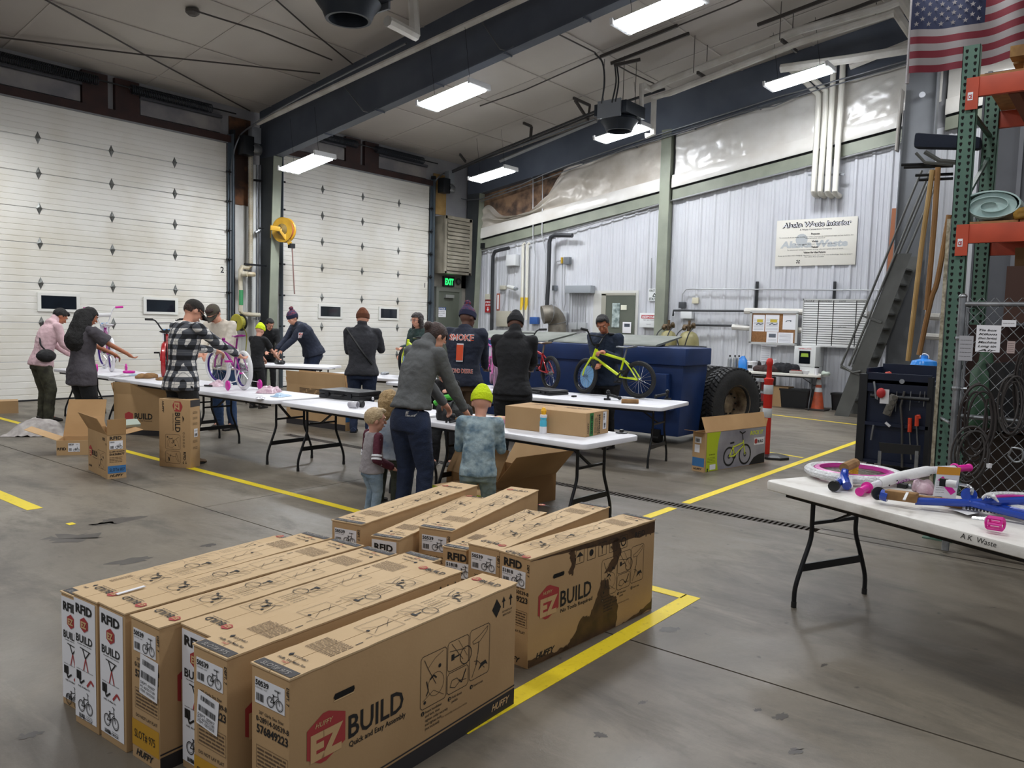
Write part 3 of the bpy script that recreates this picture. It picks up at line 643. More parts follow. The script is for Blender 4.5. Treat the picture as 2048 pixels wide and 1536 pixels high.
wrun('wall_conduit', 'looping flexible conduit from the yellow fitting', 'conduit', smoothpath([(1123, 521, 0), (1112, 524, 0), (1110, 535, 0), (1109, 572, 0)], 4) and [(1123, 521), (1114, 523), (1110, 532), (1109, 572)], .014, cpl)
bpl('junction_box', 'small grey junction box below the flexible conduit', 'box', 1104, 571, 1112, 581, 0, .08, mat('switch_grey'
 , '62676c'))
wrun('wall_conduit', 'curling conduit below the small grey junction box', 'conduit', [(1108, 581), (1107, 597), (1116, 615), (1122, 622)], .012, cpl)
tr, F, W, H = bpl('wire_trough', 'long grey horizontal electrical trough on the end wall', 'trough', 1130, 571, 1181, 586, 0, .22, mat('trough_grey', '90959a', .45))
for i in range(7):
    wrun('trough_conduit', '', '', [(1140+i*5.4, 586), (1139+i*5.3, 645)], .014, cpl, .06, 6, None, tr)
wrun('trough_conduit', '', '', [(1131, 586), (1131, 606), (1125, 630)], .012, cpl, .06, 6, None, tr)
for i, (x, l) in enumerate(((1137, 'left'), (1155, 'right'))):
    bpl('switch_box', 'grey switch box below the trough conduits, the %s one' % l, 'box', x, 645, x+16, 659, 0, .1, mat('switch_pale', 'a9acae', .45))
bpl('switch_box', 'tall grey electrical switch beside the big duct elbow', 'box', 1119, 624, 1131, 650, 0, .1, mat('switch_pale', 'a9acae', .45))
bb, F, W, H = bpl('blue_box', 'small blue box on the end wall left of the duct elbow', 'box', 1059, 634, 1074, 648, 0, .12, mat('blue_box', '2a5496', .5))
# duct elbow
de = thing('duct_elbow', 'large grey insulated duct elbow behind the dumpster', 'duct', hB(1100, 650, .5))
pts = [hB(1085, 630, .9), hB(1100, 628, .75), hB(1109, 634, .6), hB(1114, 645, .5), hB(1114, 668, .5), hB(1114, 700, .5)]
M().tube(smoothpath(pts, 3), .24, 18).build('duct_body', mat('duct_skin', '837d72', .45, .35, (5, '5f5a51')), de, smooth=True)
for t in (1, 3): M().lathe([(.24, -.01), (.256, 0), (.24, .01)], pts[t], pts[t+1]-pts[t-1], 18).build('duct_band', galv, de)
# first aid sign, emergency cabinet
sg, F, W, H = bpl('first_aid_sign', 'white first aid station sign on the end wall left of the green column', 'sign', 1297, 577, 1321, 602, 0, .01, mat('sign_white', 'dfe2e2', .5))
m = M(); F.text(m, 'FIRST AID', W*.06, H*.74, H*.17, W*.88, .02); F.text(m, 'STATION', W*.06, H*.08, H*.19, W*.88, .03); F.line(m, [(W*.36, H*.36), (W*.64, H*.36), (W*.5, H*.62)], .02, .002, True); m.build('lettering', mat('green_black_ink', '1e2f27', .6), sg)
wrun('wall_conduit', 'conduit above the first aid sign', 'conduit', [(1303, 516), (1302, 577)], .012, cpl)
rs, F, W, H = bpl('respond_cabinet', 'white wall cabinet with a red lettered band below the first aid sign', 'cabinet', 1279, 626, 1317, 655, 0, .15, mat('sign_white', 'dfe2e2', .5))
m = M(); F.rect(m, W*.1, H*.62, W*.9, H*.86, .002); m.build('red_band', red_p, rs); m = M(); F.text(m, 'RESPOND', W*.14, H*.66, H*.15, W*.72, .03, .15, h=.004); m.build('lettering', white_paper, rs); m = M(); F.text(m, 'FIRST AID SYSTEMS', W*.2, H*.48, H*.07, W*.6); F.text(m, 'EMERGENCY', W*.38, H*.2, H*.05, W*.24); m.build('small_print', ink, rs)
pp, F, W, H = bpl('door_poster', 'small white poster with a photo on the office door', 'poster', 1245, 644, 1262, 666, .05, .004, white_paper); m = M(); F.rect(m, W*.2, H*.55, W*.85, H*.85, .002); m.build('photo_print', mat('photo_dark', '3a424d', .6), pp)
# poster
po, F, W, H = bpl('company_poster', 'large white company poster high on the end wall', 'poster', 1552, 437, 1713, 531, .0, .012, mat('poster_cream', 'dcd9cf', .55))
k = M(); w1 = M(); g1 = M()
F.text(k, 'Alaska Waste Interior', W*.075, H*.835, H*.105, W*.86, .075, .12, .002); F.text(w1, 'Alaska Waste Interior', W*.078, H*.838, H*.098, W*.853, .0, .12, .004)
F.text(k, 'A Waste Connections Company', W*.3, H*.76, H*.034, W*.4, .02); F.text(g1, 'Alaska Waste', W*.06, H*.40, H*.14, W*.84, .05, .12, .0016)
for s, b in (('Purpose', .66), ('Vision', .50), ('Values', .38), ('Vision for the Future', .265)): F.text(k, s, W*.5, H*b, H*.04, None, .03, 0, .004, 0, 'c')
for s, b, ww in (('To ensure all of our assets moving our shop are properly maintained, legal and we build to the', .61, .92), ('internal safety standard', .575, .24), ('To be ready for our customers on time', .45, .5), ('To ensure our company remains strong, safe and a great place to work', .335, .7),
                 ('Keep up-to-date with changing regulations, track specs and new technology, then to ensure', .215, .92), ('the safest fleet possible', .18, .24)): F.text(k, s, W*(.5-ww/2), H*b, H*.024, W*ww, 0, 0, .004)
c = (W*.3, H*.09)
for i in range(4): F.poly(k, [(c[0], c[1]), (c[0]+.05*math.cos(i*PI/2+.3), c[1]+.05*math.sin(i*PI/2+.3)), (c[0]+.05*math.cos(i*PI/2+1.1), c[1]+.05*math.sin(i*PI/2+1.1))], .003)
F.disc(g1, W*.33, H*.56, H*.13, .0014); k.build('lettering', ink, po); w1.build('white_lettering', white_paper, po); g1.build('grey_watermark', mat('grey_print', 'b4b9bb', .6), po)
# whiteboard
wb_, F, W, H = bpl('whiteboard', 'white truck schedule board with black grid lines on the end wall', 'whiteboard', 1604, 598, 1733, 695, .22, .03, mat('board_white', 'e4e5e3', .3))
k = M()
for i in range(19): F.slab(k, W*.0, H*(.073+.0475*i), W, H*(.084+.0475*i), .002)
for u in (.245, .48, .83): F.slab(k, W*u, H*.02, W*(u+.013), H*.98, .002)
for s, u, ww in (('TRUCK #', .02, .16), ('REASON/NEED', .255, .2), ('STATUS', .57, .1), ('DOWN/IN', .85, .13)): F.text(k, s, W*u, H*.955-.01, H*.03, W*ww, .02)
F.text(k, 'pump needs repair', W*.5, H*.42, H*.022, W*.2); F.text(k, 'PM - need inspection', W*.5, H*.17, H*.022, W*.22); k.build('black_grid', ink, wb_)
m = M()
for q in ((0, 0, W, .03), (0, H-.03, W, H), (0, 0, .02, H), (W-.02, 0, W, H)): F.slab(m, *q, .015)
m.build('board_frame', mat('alu_frame', 'c9cac8', .35, .4), wb_)
# corkboard
cb, F, W, H = bpl('corkboard', 'cork notice board with pinned papers above the supply table', 'board', 1502, 625, 1593, 687, .22, .03, mat('cork', '94683f', .9, 0, (40, '7d5632')))
m = M()
for q in ((-.03, -.03, W+.03, .02), (-.03, H-.02, W+.03, H+.04), (-.03, 0, .02, H), (W-.02, 0, W+.03, H)): F.slab(m, *q, .02)
m.build('board_frame', mat('alu_frame', 'c9cac8'), cb)
def paper(F, W, H, a, b, c_, d, nm, lab, kind, off=.034):
    r = M(); F.slab(r, W*a, H*b, W*c_, H*d, .002, off-.034); o = r.build('paper_notice', white_paper); tag(o, lab, 'paper')
    k = M(); ww, hh = W*(c_-a), H*(d-b); P = lambda u, v: (W*a+ww*u, H*b+hh*v)
    if kind == 'chart':
        y_ = M(); y_.v = []; F.rect(y_, *P(.35, .55), *P(.85, .72), off-.034+.003); y_.build('yellow_block', mat('print_yellow', 'd8c24a', .6), o)
        for j in range(8): F.line(k, [P(.08, .1+.09*j), P(.92, .12+.085*j)], .006, off-.031)
        F.line(k, [P(.3, .4), P(.5, .5), P(.62, .42), P(.9, .47)], .02, off-.03)
    elif kind == 'photo': F.rect(k, *P(.2, .62), *P(.85, .88), off-.031); [F.line(k, [P(.1, .1+.1*j), P(.9, .1+.1*j)], .004, off-.031) for j in range(5)]
    elif kind == 'bird': F.poly(k, [P(.2, .5), P(.3, .6), P(.65, .62), P(.65, .5), P(.6, .5), P(.55, .56), P(.35, .55), P(.25, .48)], off-.031)
    elif kind == 'text': [F.line(k, [P(.1, .1+.11*j), P(.85, .1+.11*j)], .005, off-.031) for j in range(8)]
    k.build('print', mat('print_grey', '59606b', .7), o); return o
paper(F, W, H, .04, .38, .30, .92, 0, 'left chart notice with a yellow block on the corkboard', 'chart')
paper(F, W, H, .32, .38, .62, .93, 0, 'middle chart notice with a yellow block on the corkboard', 'chart')
paper(F, W, H, .70, .46, .98, .95, 0, 'white notice with a small dark picture at the right of the corkboard', 'bird')
paper(F, W, H, .36, -.1, .60, .37, 0, 'white notice with a blue photo hanging below the corkboard edge', 'photo')
paper(F, W, H, .61, -.02, .94, .36, 0, 'wide notice with a pink heading at the lower right of the corkboard', 'text')
F2, W2_, H2_ = bface(1521, 684, 1542, 723, .02); paper(F2, W2_, H2_, 0, 0, 1, 1, 0, 'white sheet taped to the wall below the corkboard', 'text', .036)
# utility lines
wrun('wall_conduit', 'long horizontal conduit on the end wall passing above the boards', 'conduit', [(1364, 606), (1365, 588), (1372, 579), (1385, 578), (1600, 579.5), (1786, 581)], .014, cpl, .08)
for i, (x, l) in enumerate(((1512, 'left'), (1667, 'right'))):
    bpl('wall_strut', 'black vertical strut on the end wall, the %s one above the boards' % l, 'strut', x-2.5, 563, x+2.5, 640, 0, .05, black_metal)
bpl('thermostat', 'small cream thermostat on the end wall right of the green column', 'thermostat', 1384, 595, 1396, 607, 0, .06, mat('thermostat_cream', 'cbc6ae', .5))
bpl('disconnect_box', 'small dark switch at the end of the horizontal conduit', 'box', 1357, 604, 1369, 616, 0, .1, mat('switch_dark', '3a3d40', .5))
bpl('meter_box', 'small white gauge box behind the air tanks', 'box', 1361, 623, 1383, 637, 0, .15, mat('box_white', 'd5d7d8', .4))
for i, (pz_, l) in enumerate((([(1346, 632), (1347, 621), (1490, 622)], 'upper'), ([(1388, 650), (1500, 652)], 'lower'))):
    wrun('black_pipe', 'thin black %s pipe leading from the air tanks' % l, 'pipe', pz_, .025, black_pipe, .12)
wrun('insulated_pipe', 'upper white insulated pipe behind the notice boards', 'pipe', [(1490, 622), (1600, 624), (1760, 630), (1880, 634)], .07, pipe_white, .1)
wrun('insulated_pipe', 'lower white insulated pipe behind the notice boards', 'pipe', [(1465, 654), (1600, 661), (1760, 668), (1880, 674)], .065, pipe_white, .1)
a = hB(1782, 433, .02); b = hB(1800, 600, .02); br = M().hexa([(XB-.04, hB(1790, 435, .03).y+.12, 1.4), (XB-.02, hB(1790, 435).y+.12, 1.4), (XB-.02, hB(1800, 435).y-.3, 1.4), (XB-.04, hB(1800, 435).y-.3, 1.4), (XB-.04, hB(1790, 435, .03).y+.06, 4.15), (XB-.02, hB(1790, 435).y+.06, 4.15), (XB-.02, hB(1800, 435).y-.3, 4.15), (XB-.04, hB(1800, 435).y-.3, 4.15)])
tag(br.build('wood_panel', mat('brown_board', '9a5f3e', .7)), 'reddish brown board on the end wall beside the big column', 'board')
wl_, F, W, H = bpl('wall_cross_clip', 'small black clip at the left end of the sloping channel', 'clip', 958, 486, 968, 497, .1, .05, black_metal)
# ================================================================ things on the garage wall
# louvred corner heater
lv = thing('louvred_heater', 'beige louvred cabinet heater mounted high in the corner', 'heater', (16.5, 15.4, 2.9))
lx0, lx1, lz0, lz1 = 15.95, 17.03, 2.95, 4.52; lm = mat('louvre_beige', '958f80', .45, .15, (2.5, '6f6a5d'))
M().bx(lx0, lx1, 15.22, YA-.02, lz0, lz1).build('cabinet', lm, lv, bevel=.01)
m = M()
for q in ((lx0-.02, lx0+.07, lz0, lz1), (lx1-.09, lx1+.02, lz0, lz1), (lx0, lx1, lz1-.08, lz1+.01), (lx0, lx1, lz0, lz0+.06)): m.bx(q[0], q[1], 15.17, 15.22, q[2], q[3])
m.build('face_frame', lm, lv)
for k in range(13):
    z = lz0+.1+k*.108; M().hexa([(lx0+.08, 15.215, z), (lx1-.1, 15.215, z), (lx1-.1, 15.15, z-.015), (lx0+.08, 15.15, z-.015), (lx0+.08, 15.215, z+.085), (lx1-.1, 15.215, z+.085), (lx1-.1, 15.165, z+.075), (lx0+.08, 15.165, z+.075)]).build('louvre_slat', lm, lv)
# exit sign and notice
ex = thing('exit_sign', 'small dark exit sign with green lit letters above the corner door', 'sign', (16.6, 15.6, 2.6))
a = onY(888, 563, 15.56); b = onY(909, 563, 15.56); t = onY(898, 553, 15.56); u = onY(898, 573, 15.56)
M().bx(a.x, b.x, 15.56, 15.66, u.z, t.z).build('sign_body', black_plastic, ex); F = Face((a.x, 15.56, u.z), (1, 0, 0), (0, 0, 1), (0, -1, 0)); m = M(); F.text(m, 'EXIT', (b.x-a.x)*.1, (t.z-u.z)*.18, (t.z-u.z)*.62, (b.x-a.x)*.8, .05, h=.004); m.build('lit_letters', mat('exit_green', '24d36a', .5, emit=1.6), ex)
a = onY(872, 625, 15.6); b = onY(892, 625, 15.6); t = onY(880, 614, 15.6); u = onY(880, 634, 15.6); F = Face((a.x, 15.61, u.z), (1, 0, 0), (0, 0, 1), (0, -1, 0)); W, H = b.x-a.x, t.z-u.z
m = M(); F.slab(m, 0, 0, W, H, .005); ns = tag(m.build('notice_sign', white_paper), 'small white notice sign with a blue heading on the corner door', 'sign')
m = M(); F.rect(m, 0, H*.7, W, H, .007); m.build('blue_heading', mat('notice_blue', '2c4a78', .6), ns); m = M(); F.text(m, 'NOTICE', W*.12, H*.75, H*.18, W*.76, .03, h=.009); m.build('heading_lettering', white_paper, ns)
m = M(); F.text(m, 'AUTHORIZED', W*.1, H*.5, H*.1, W*.8, h=.007); F.text(m, 'EMPLOYEES', W*.1, H*.32, H*.1, W*.8, h=.007); F.text(m, 'ONLY', W*.3, H*.12, H*.1, W*.4, h=.007); m.build('lettering', ink, ns)
p = onY(916, 563, 15.6); tag(M().lathe([(.09, 0), (.09, .05), (.03, .08), (.001, .08)], p, (0, -1, 0), 14).build('alarm_bell', mat('bell_dark', '3a3b3a', .5)), 'round dark alarm bell beside the exit sign', 'bell')
# door operators with chain hoists
def operator(x, z, y, label):
    r = thing('door_operator', label, 'motor', (x, y, z))
    M().bx(x-.14, x+.12, y-.18, y+.05, z-.2, z+.2).build('motor_housing', mat('operator_black', '1f2226', .4, .3), r, bevel=.01); M().lathe([(.11, -.1), (.12, 0), (.11, .1), (.001, .1)], (x+.2, y-.1, z-.05), (1, 0, 0), 14).build('motor_drum', galv, r, smooth=True)
    M().bx(x+.08, x+.3, y-.16, y, z+.08, z+.42).build('control_box', mat('operator_grey', '8f9499', .35, .3), r, bevel=.008)
    return r
p = onY(888, 372, 15.35); operator(p.x, p.z, 15.4, 'black door operator motor above the louvred heater')
p = onY(492, 292, 15.35); operator(p.x, p.z, 15.4, 'black door operator motor high between the two garage doors')
# centre bay: white riser, loop with green band, blower, chain, hose reel, cord reel
wp = mat('riser_white', 'c6c0ae', .5, 0, (4, 'a89a7c'))
def aY(x, y, Y=15.35): return onY(x, y, Y)
cm = M()
for s in (0, 1):
    pts = [aY(497+s*6, 600), aY(497+s*6, 300)]
    a, b = pts; n = int((a-b).length/.05)
    for k in range(n):
        q = a+(b-a)*(k/n); cm.tube([q+Vector((.012*math.cos(t), 0, .02*math.sin(t))) if k % 2 else q+Vector((0, .012*math.cos(t), .02*math.sin(t))) for t in [i*PI/2 for i in range(4)]], .003, 3, closed=True)
tag(cm.build('hoist_chain', galv), 'long steel hoist chain hanging between the garage doors', 'chain')
run('riser_pipe', 'cream vertical riser pipe between the garage doors', 'pipe', [aY(501, 300, 15.45), aY(501, 532, 15.45), aY(497, 536, 15.45)], .05, wp, 10)
lp = run('loop_pipe', 'cream pipe loop with a green band between the garage doors', 'pipe', [aY(497, 535), aY(484, 534), aY(481, 540), aY(481, 580), aY(481, 622), aY(486, 628), aY(500, 629), aY(519, 630)], .048, wp, 10)
M().cyl(aY(481.5, 610), aY(481.5, 580), .054, n=10).build('green_band', mat('band_green', '3c8a58', .5), lp)
p = aY(497, 549, 15.3); ff = thing('pipe_flange', 'cream round pump flange below the cream riser', 'pump', p); M().lathe([(.001, -.04), (.14, -.04), (.16, 0), (.14, .05), (.001, .05)], p, (0, 0, 1), 16).build('flange_body', wp, ff, smooth=True); M().cyl(p+Vector((-.16, -.03, 0)), p+Vector((-.1, -.12, 0)), .06, n=10).build('flange_nozzle', wp, ff)
for i, (x, r, l, mm_) in enumerate(((508, .05, 'white', mat('pipe_paint_white', 'c9cbc9', .4)), (514, .018, 'thin steel', steel_pipe), (520, .03, 'grey', mat('pipe_grey', '6d7075', .45, .3)))):
    run('air_pipe', '%s vertical air pipe beside the middle column' % l, 'pipe', [aY(x, 330, 15.5), aY(x-1, 640, 15.5)], r, mm_, 10)
p = aY(517, 462, 15.3); vv = thing('pipe_valve', 'small steel valve on the pipes left of the hose reel', 'valve', p); M().cyl(p+Vector((-.08, 0, -.05)), p+Vector((.06, 0, .05)), .035, n=8).sph(p, .05, 8, 6).build('valve_body', galv, vv); M().bx(p.x-.02, p.x+.09, p.y-.06, p.y-.045, p.z+.05, p.z+.07).build('valve_handle', black_metal, vv)
tag(M().bar(aY(489, 528, 15.3), aY(532, 532, 15.3), .04, .04).build('pipe_clamp', black_metal), 'long black strut clamp across the pipes above the round pump flange', 'clamp'); tag(M().bar(aY(508, 360, 15.4), aY(524, 362, 15.4), .04, .04).build('pipe_clamp', black_metal), 'short black strut clamp high on the pipes of the middle column', 'clamp')
# yellow hose reel on the green flange
p = onX(568, 460, 10.45)+Vector((0, 0, 0)); hr = thing('hose_reel', 'yellow spring hose reel on the green column', 'hose reel', p); ym = mat('reel_yellow', 'c0952a', .4, .1, (6, 'a67f22')); ax = Vector((.95, .30, 0)).normalized()
for s, r_ in ((-.055, .27), (.055, .27)): M().lathe([(.12, s-.004), (r_-.02, s-.004), (r_, s-.012 if s < 0 else s+.012), (r_-.01, s+.004), (.12, s+.004)], p, ax, 30).build('reel_disc', ym, hr, smooth=True)
M().lathe([(.10, -.05), (.22, -.045), (.22, .045), (.10, .05)], p, ax, 24).build('wound_hose', mat('hose_red', 'a8564a', .6), hr, smooth=True); M().lathe([(.001, -.12), (.05, -.12), (.13, -.08), (.13, .08), (.001, .08)], p, ax, 16).build('hub', mat('reel_hub', '6d5a2c', .5), hr)
q = p+ax*-.13; M().bar(q+Vector((-.16, .12, .02)), q, .07, .1).bar(q, q+Vector((.19, -.10, -.30)), .035, .09).build('swing_arm', ym, hr, bevel=.006); e = q+Vector((.21, -.11, -.33)); M().bx(e.x-.05, e.x+.07, e.y-.04, e.y+.06, e.z-.06, e.z+.04).build('hose_guide', black_metal, hr)
M().bar((10.42, 15.1, p.z+.12), (10.42, 15.1, p.z-.16), .1, .12).build('mount_plate', ym, hr)
run('hose_end', '', '', smoothpath([e+Vector((.02, 0, -.05)), onX(585, 510, e.x), onX(587, 550, e.x), onX(589, 588, e.x)], 4), .014, mat('hose_brown', '7c5f58', .6), 8, None, hr)
run('reel_feed_hose', '', '', smoothpath([onX(532, 465, 10.5), onX(537, 442, 10.5), onX(547, 434, 10.5), onX(556, 440, 10.5), q+Vector((0, 0, .06))], 4), .012, cable, 6, None, hr)
p = aY(477, 645, 15.3); cr = thing('cord_reel', 'small yellow and black cord reel left of the kid in the lime beanie', 'cord reel', p); ax = Vector((.97, .2, 0)).normalized()
for s in (-.07, .07): M().lathe([(.03, s), (.17, s), (.185, s+.012), (.17, s+.02), (.03, s+.02)], p, ax, 24).build('reel_disc', black_plastic if s > 0 else mat('reel_lemon', 'a9a12c', .5), cr, smooth=True)
M().lathe([(.03, -.06), (.14, -.06), (.14, .07), (.03, .07)], p, ax, 18).build('wound_cord', mat('cord_yellow', '8e8a35', .6), cr); M().tube(smoothpath([p+Vector((.05, -.1, -.1)), p+Vector((.2, 0, -.3)), p+Vector((.22, .1, -.8))], 4), .012, 5).build('loose_cord', mat('cord_yellow', '8e8a35', .6), cr)
# ================================================================ folding tables
tbl_m = mat('table_plastic', 'e6e6ea', .4, 0, (3, 'dcdce2'), (60, .05)); leg_m = mat('table_leg_black', '1d1f22', .4, .4)
def rrect(a, b, r, n=4):
    P = []
    for cx_, cy_, t0 in ((a-r, b-r, 0), (-a+r, b-r, PI/2), (-a+r, -b+r, PI), (a-r, -b+r, 1.5*PI)):
        for i in range(n+1): t = t0+PI/2*i/n; P.append((cx_+r*math.cos(t), cy_+r*math.sin(t)))
    return P
def table(label, c, ang, L=1.90, W=.80, h=.74, tm=None, top_t=.045, grey_leg=False, rc=.06):
    r = thing('folding_table', label, 'table', (c[0], c[1], 0), ang, 'white folding tables'); W4 = wm(r); a, b = L/2, W/2
    lm_ = mat('table_leg_grey', '54575a', .45, .4) if grey_leg else leg_m
    def B(m, nm, mt, **k): m.xf(W4); return m.build(nm, mt, r, **k)
    m = M(); rings = []
    for z, s in ((h-top_t, -.006), (h-top_t+.004, -.001), (h-.01, 0), (h-.003, -.003), (h, -.008)): rings.append([(x*(1+s/a), y*(1+s/b), z) for x, y in rrect(a, b, rc)])
    m.loft(rings); B(m, 'tabletop', tm or tbl_m, smooth=True)
    m = M()
    for s in (-1, 1): m.bx(-a+.12, a-.12, s*(b-.07)-.012, s*(b-.07)+.012, h-top_t-.03, h-top_t)
    B(m, 'under_rail', lm_)
    for s in (-1, 1):
        x = s*(a-.21)
        for t in (-1, 1):
            pts = smoothpath([(x, t*.19, h-top_t), (x, t*.19, .5), (x, t*.195, .40), (x, t*.25, .26), (x, t*.30, .12), (x, t*.305, .0)], 4)
            B(M().tube(pts, .0135, 8), 'leg', lm_, smooth=True)
            B(M().cyl((x, t*.305, 0), (x, t*.305, .035), .016, n=8), 'foot_cap', black_plastic)
        B(M().bar((x, -.19, .50), (x, .19, .50), .016, .02).bar((x, -.26, .235), (x, .26, .235), .012, .045), 'crossbar', lm_)
        B(M().bar((x, 0, .50), (x-s*.28, 0, h-top_t-.02), .03, .012), 'brace', lm_)
    return r
table('folding table at the far left with a white and purple bicycle on its right part', (5.56, 12.36), PI/2)
table('folding table between the woman in the grey t-shirt and the man in plaid', (5.47, 10.32), PI/2)
table('folding table carrying the purple bicycle with white tyres, centre left', (5.42, 8.28), PI/2+.012)
table('folding table with the black tool case next to the toddler', (5.42, 6.24), PI/2-.02)
table('folding table carrying the plain carton and the yellow capped bottle', (5.44, 4.20), PI/2-.04)
table('folding table behind the kid in the lime beanie at the far garage door', (9.05, 12.62), 2.08, 1.83, .76)
table('folding table in front of the person with the brown beanie', (8.52, 9.55), 1.80, 1.83, .76)
table('folding table behind the jacket with the big red number', (8.25, 7.7), 1.66, 1.83, .76)
table('folding table carrying the bright yellow bicycle', (8.30, 5.28), 1.70, 2.1, .98)
table('large worn folding table in the right foreground with bicycle parts', (4.58, .59), -2.0, 2.20, .76, .735, mat('table_plastic_worn', 'dbd8d2', .5, 0, (5, 'b9b2a8', .55, .75), (30, .1)), .055, rc=.04)
tb = at(2048, 1098, .735)
supply = table('grey legged supply table against the end wall under the boards', (16.75, 6.25), PI/2+.03, 2.3, .76, .74, mat('table_plastic_cream', 'd8d5cc', .5), .05, True)
# ================================================================ cartons
kraft = mat('kraft_cardboard', 'bb9a70', .8, 0, (1.7, 'ae8d64'), (80, .04)); kraft_lit_top = mat('kraft_cardboard_lit_top', 'cbb08a', .8, 0, (1.5, 'c0a37b')); kraft_in = mat('kraft_inside', 'b08c60', .85, 0, (2, 'a07c52'))  # top kraft is a paler copy, overhead light put into its colour
edge_m = mat('torn_edge', '5f4226', .9); logo_red = mat('logo_red', 'a83a3a', .7); band_k = mat('print_black_band', '2a2728', .7); print_w = mat('kraft_knockout', 'c9a678', .8)
faint = mat('faint_brown_ink', '5b4733', .8); slot_y = mat('slot_yellow', 'b98a1f', .7); slot_b = mat('slot_blue', '3a72a8', .7); slot_grey = mat('slot_band_grey', '3f3d3e', .7)
def bikeicon(F, m, a, b, s, w=.0018, h=.002, flip=1):
    """small line drawing of a bicycle, s = width"""
    r = s*.21; P = lambda x, y: (a+(x if flip > 0 else 1-x)*s, b+y*s)
    for cx_ in (.22, .78):
        F.ring(m, *P(cx_, .22), r, w*1.6, h, 14); F.ring(m, *P(cx_, .22), r*.75, w*.6, h, 12)
    for q in (((.22, .22), (.45, .25)), ((.45, .25), (.40, .52)), ((.40, .50), (.68, .56)), ((.45, .25), (.69, .50)), ((.22, .22), (.40, .50)), ((.78, .22), (.68, .60)), ((.68, .60), (.67, .74)), ((.60, .78), (.74, .72)), ((.34, .56), (.46, .56)), ((.40, .50), (.40, .56))):
        F.line(m, [P(*q[0]), P(*q[1])], w*1.5, h)
    F.ring(m, *P(.45, .25), s*.06, w, h, 10)
def lines(F, m, a0, b0, a1, b1, n, w=.003, h=.001, seed=1):
    rr = random.Random(seed)
    for i in range(n):
        b = b0+(b1-b0)*(i+.5)/n; x = a0
        while x < a1-.004:
            l = min(rr.uniform(.1, .3)*(a1-a0), a1-x); F.rect(m, x, b-w/2, x+l*.86, b+w/2, h); x += l
def barcode(F, m, a0, b0, a1, b1, h=.002, seed=3):
    rr = random.Random(seed); x = a0
    while x < a1: w_ = rr.uniform(.0012, .004); F.rect(m, x, b0, min(x+w_, a1), b1, h); x += w_+rr.uniform(.0012, .0035)
def hexagon(F, m, a, b, w_, hh, h=.0012): F.poly(m, [(a+w_*u, b+hh*v) for u, v in ((.0, .2), (.35, 0), (.5, 0), (1, .22), (1, .82), (.55, 1), (.4, 1), (0, .78))], h)
def hexlogo(F, m, a, b, w_, hh, h=.0012): F.poly(m, [(a+w_*u, b+hh*v) for u, v in ((.5, 0), (1, .25), (1, .75), (.5, 1), (0, .75), (0, .25))], h)
def panelbox(F, m, a0, b0, a1, b1, seed, w=.0022):
    F.line(m, [(a0+.01, b0), (a1-.01, b0), (a1, b0+.01), (a1, b1-.01), (a1-.01, b1), (a0+.01, b1), (a0, b1-.01), (a0, b0+.01)], w, .0012, True)
def sketch(F, m, a0, b0, a1, b1, kind, w=.0016):
    P = lambda u, v: (a0+(a1-a0)*u, b0+(b1-b0)*v); S = (a1-a0)
    if kind == 'fork':
        F.ring(m, *P(.6, .36), S*.34, w, .0012, 18); F.line(m, [P(.1, .95), P(.25, .75), P(.6, .36)], w*1.6); F.line(m, [P(.25, .75), P(.55, .9), P(.9, .98)], w); F.line(m, [P(.2, .5), P(.28, .3), P(.2, .2)], w*3); F.disc(m, *P(.75, .7), S*.06); F.line(m, [P(.35, .5), P(.5, .56), P(.62, .48)], w*4); F.line(m, [P(.05, .12), P(.5, .25), P(.95, .05)], w); F.disc(m, *P(.14, .08), S*.05)
    elif kind == 'crank':
        F.ring(m, *P(.9, .3), S*.3, w*2, .0012, 14); F.line(m, [P(.15, .95), P(.75, .2)], w*1.4); F.line(m, [P(.05, .7), P(.9, .55)], w*1.4); F.line(m, [P(.2, .4), P(.55, .42)], w*4); F.line(m, [P(.5, .98), P(.98, .25)], w); F.rect(m, *P(.15, .33), *P(.3, .55))
    elif kind == 'pedal':
        F.line(m, [P(.1, .3), P(.35, .15), P(.6, .35), P(.45, .6), P(.2, .6)], w*1.5, .0012, True); F.line(m, [P(.6, .4), P(.95, .3)], w*1.5); F.line(m, [P(.55, .45), P(.7, .25), P(.92, .85)], w*3.2)
    elif kind == 'seat':
        F.line(m, [P(.1, .78), P(.5, .85), P(.95, .98), P(.9, .88), P(.5, .72), P(.15, .72)], w*1.3, .0012, True); F.line(m, [P(.45, .72), P(.4, .45)], w*2); F.line(m, [P(.38, .44), P(.3, .25)], w*2.4); F.line(m, [P(.2, .35), P(.4, .32), P(.1, .02)], w*1.4); F.line(m, [P(.4, .32), P(.8, .1)], w*1.4); F.poly(m, [P(u, v) for u, v in ((.45, .1), (.6, .24), (.85, .26), (.98, .14), (.85, .18), (.65, .16))])
    elif kind == 'env':
        F.line(m, [P(.1, .2), P(.45, .5), P(.1, .8)], w); F.line(m, [P(.45, .5), P(.9, .5)], w*1.6); F.line(m, [P(.6, .3), P(.95, .7)], w); F.disc(m, *P(.1, .5), S*.05)
class Prints:
    def __init__(s): s.k = M(); s.r = M(); s.f = M(); s.w = M(); s.w2 = M(); s.y = M(); s.b = M(); s.g = M(); s.lab = M(); s.labk = M()
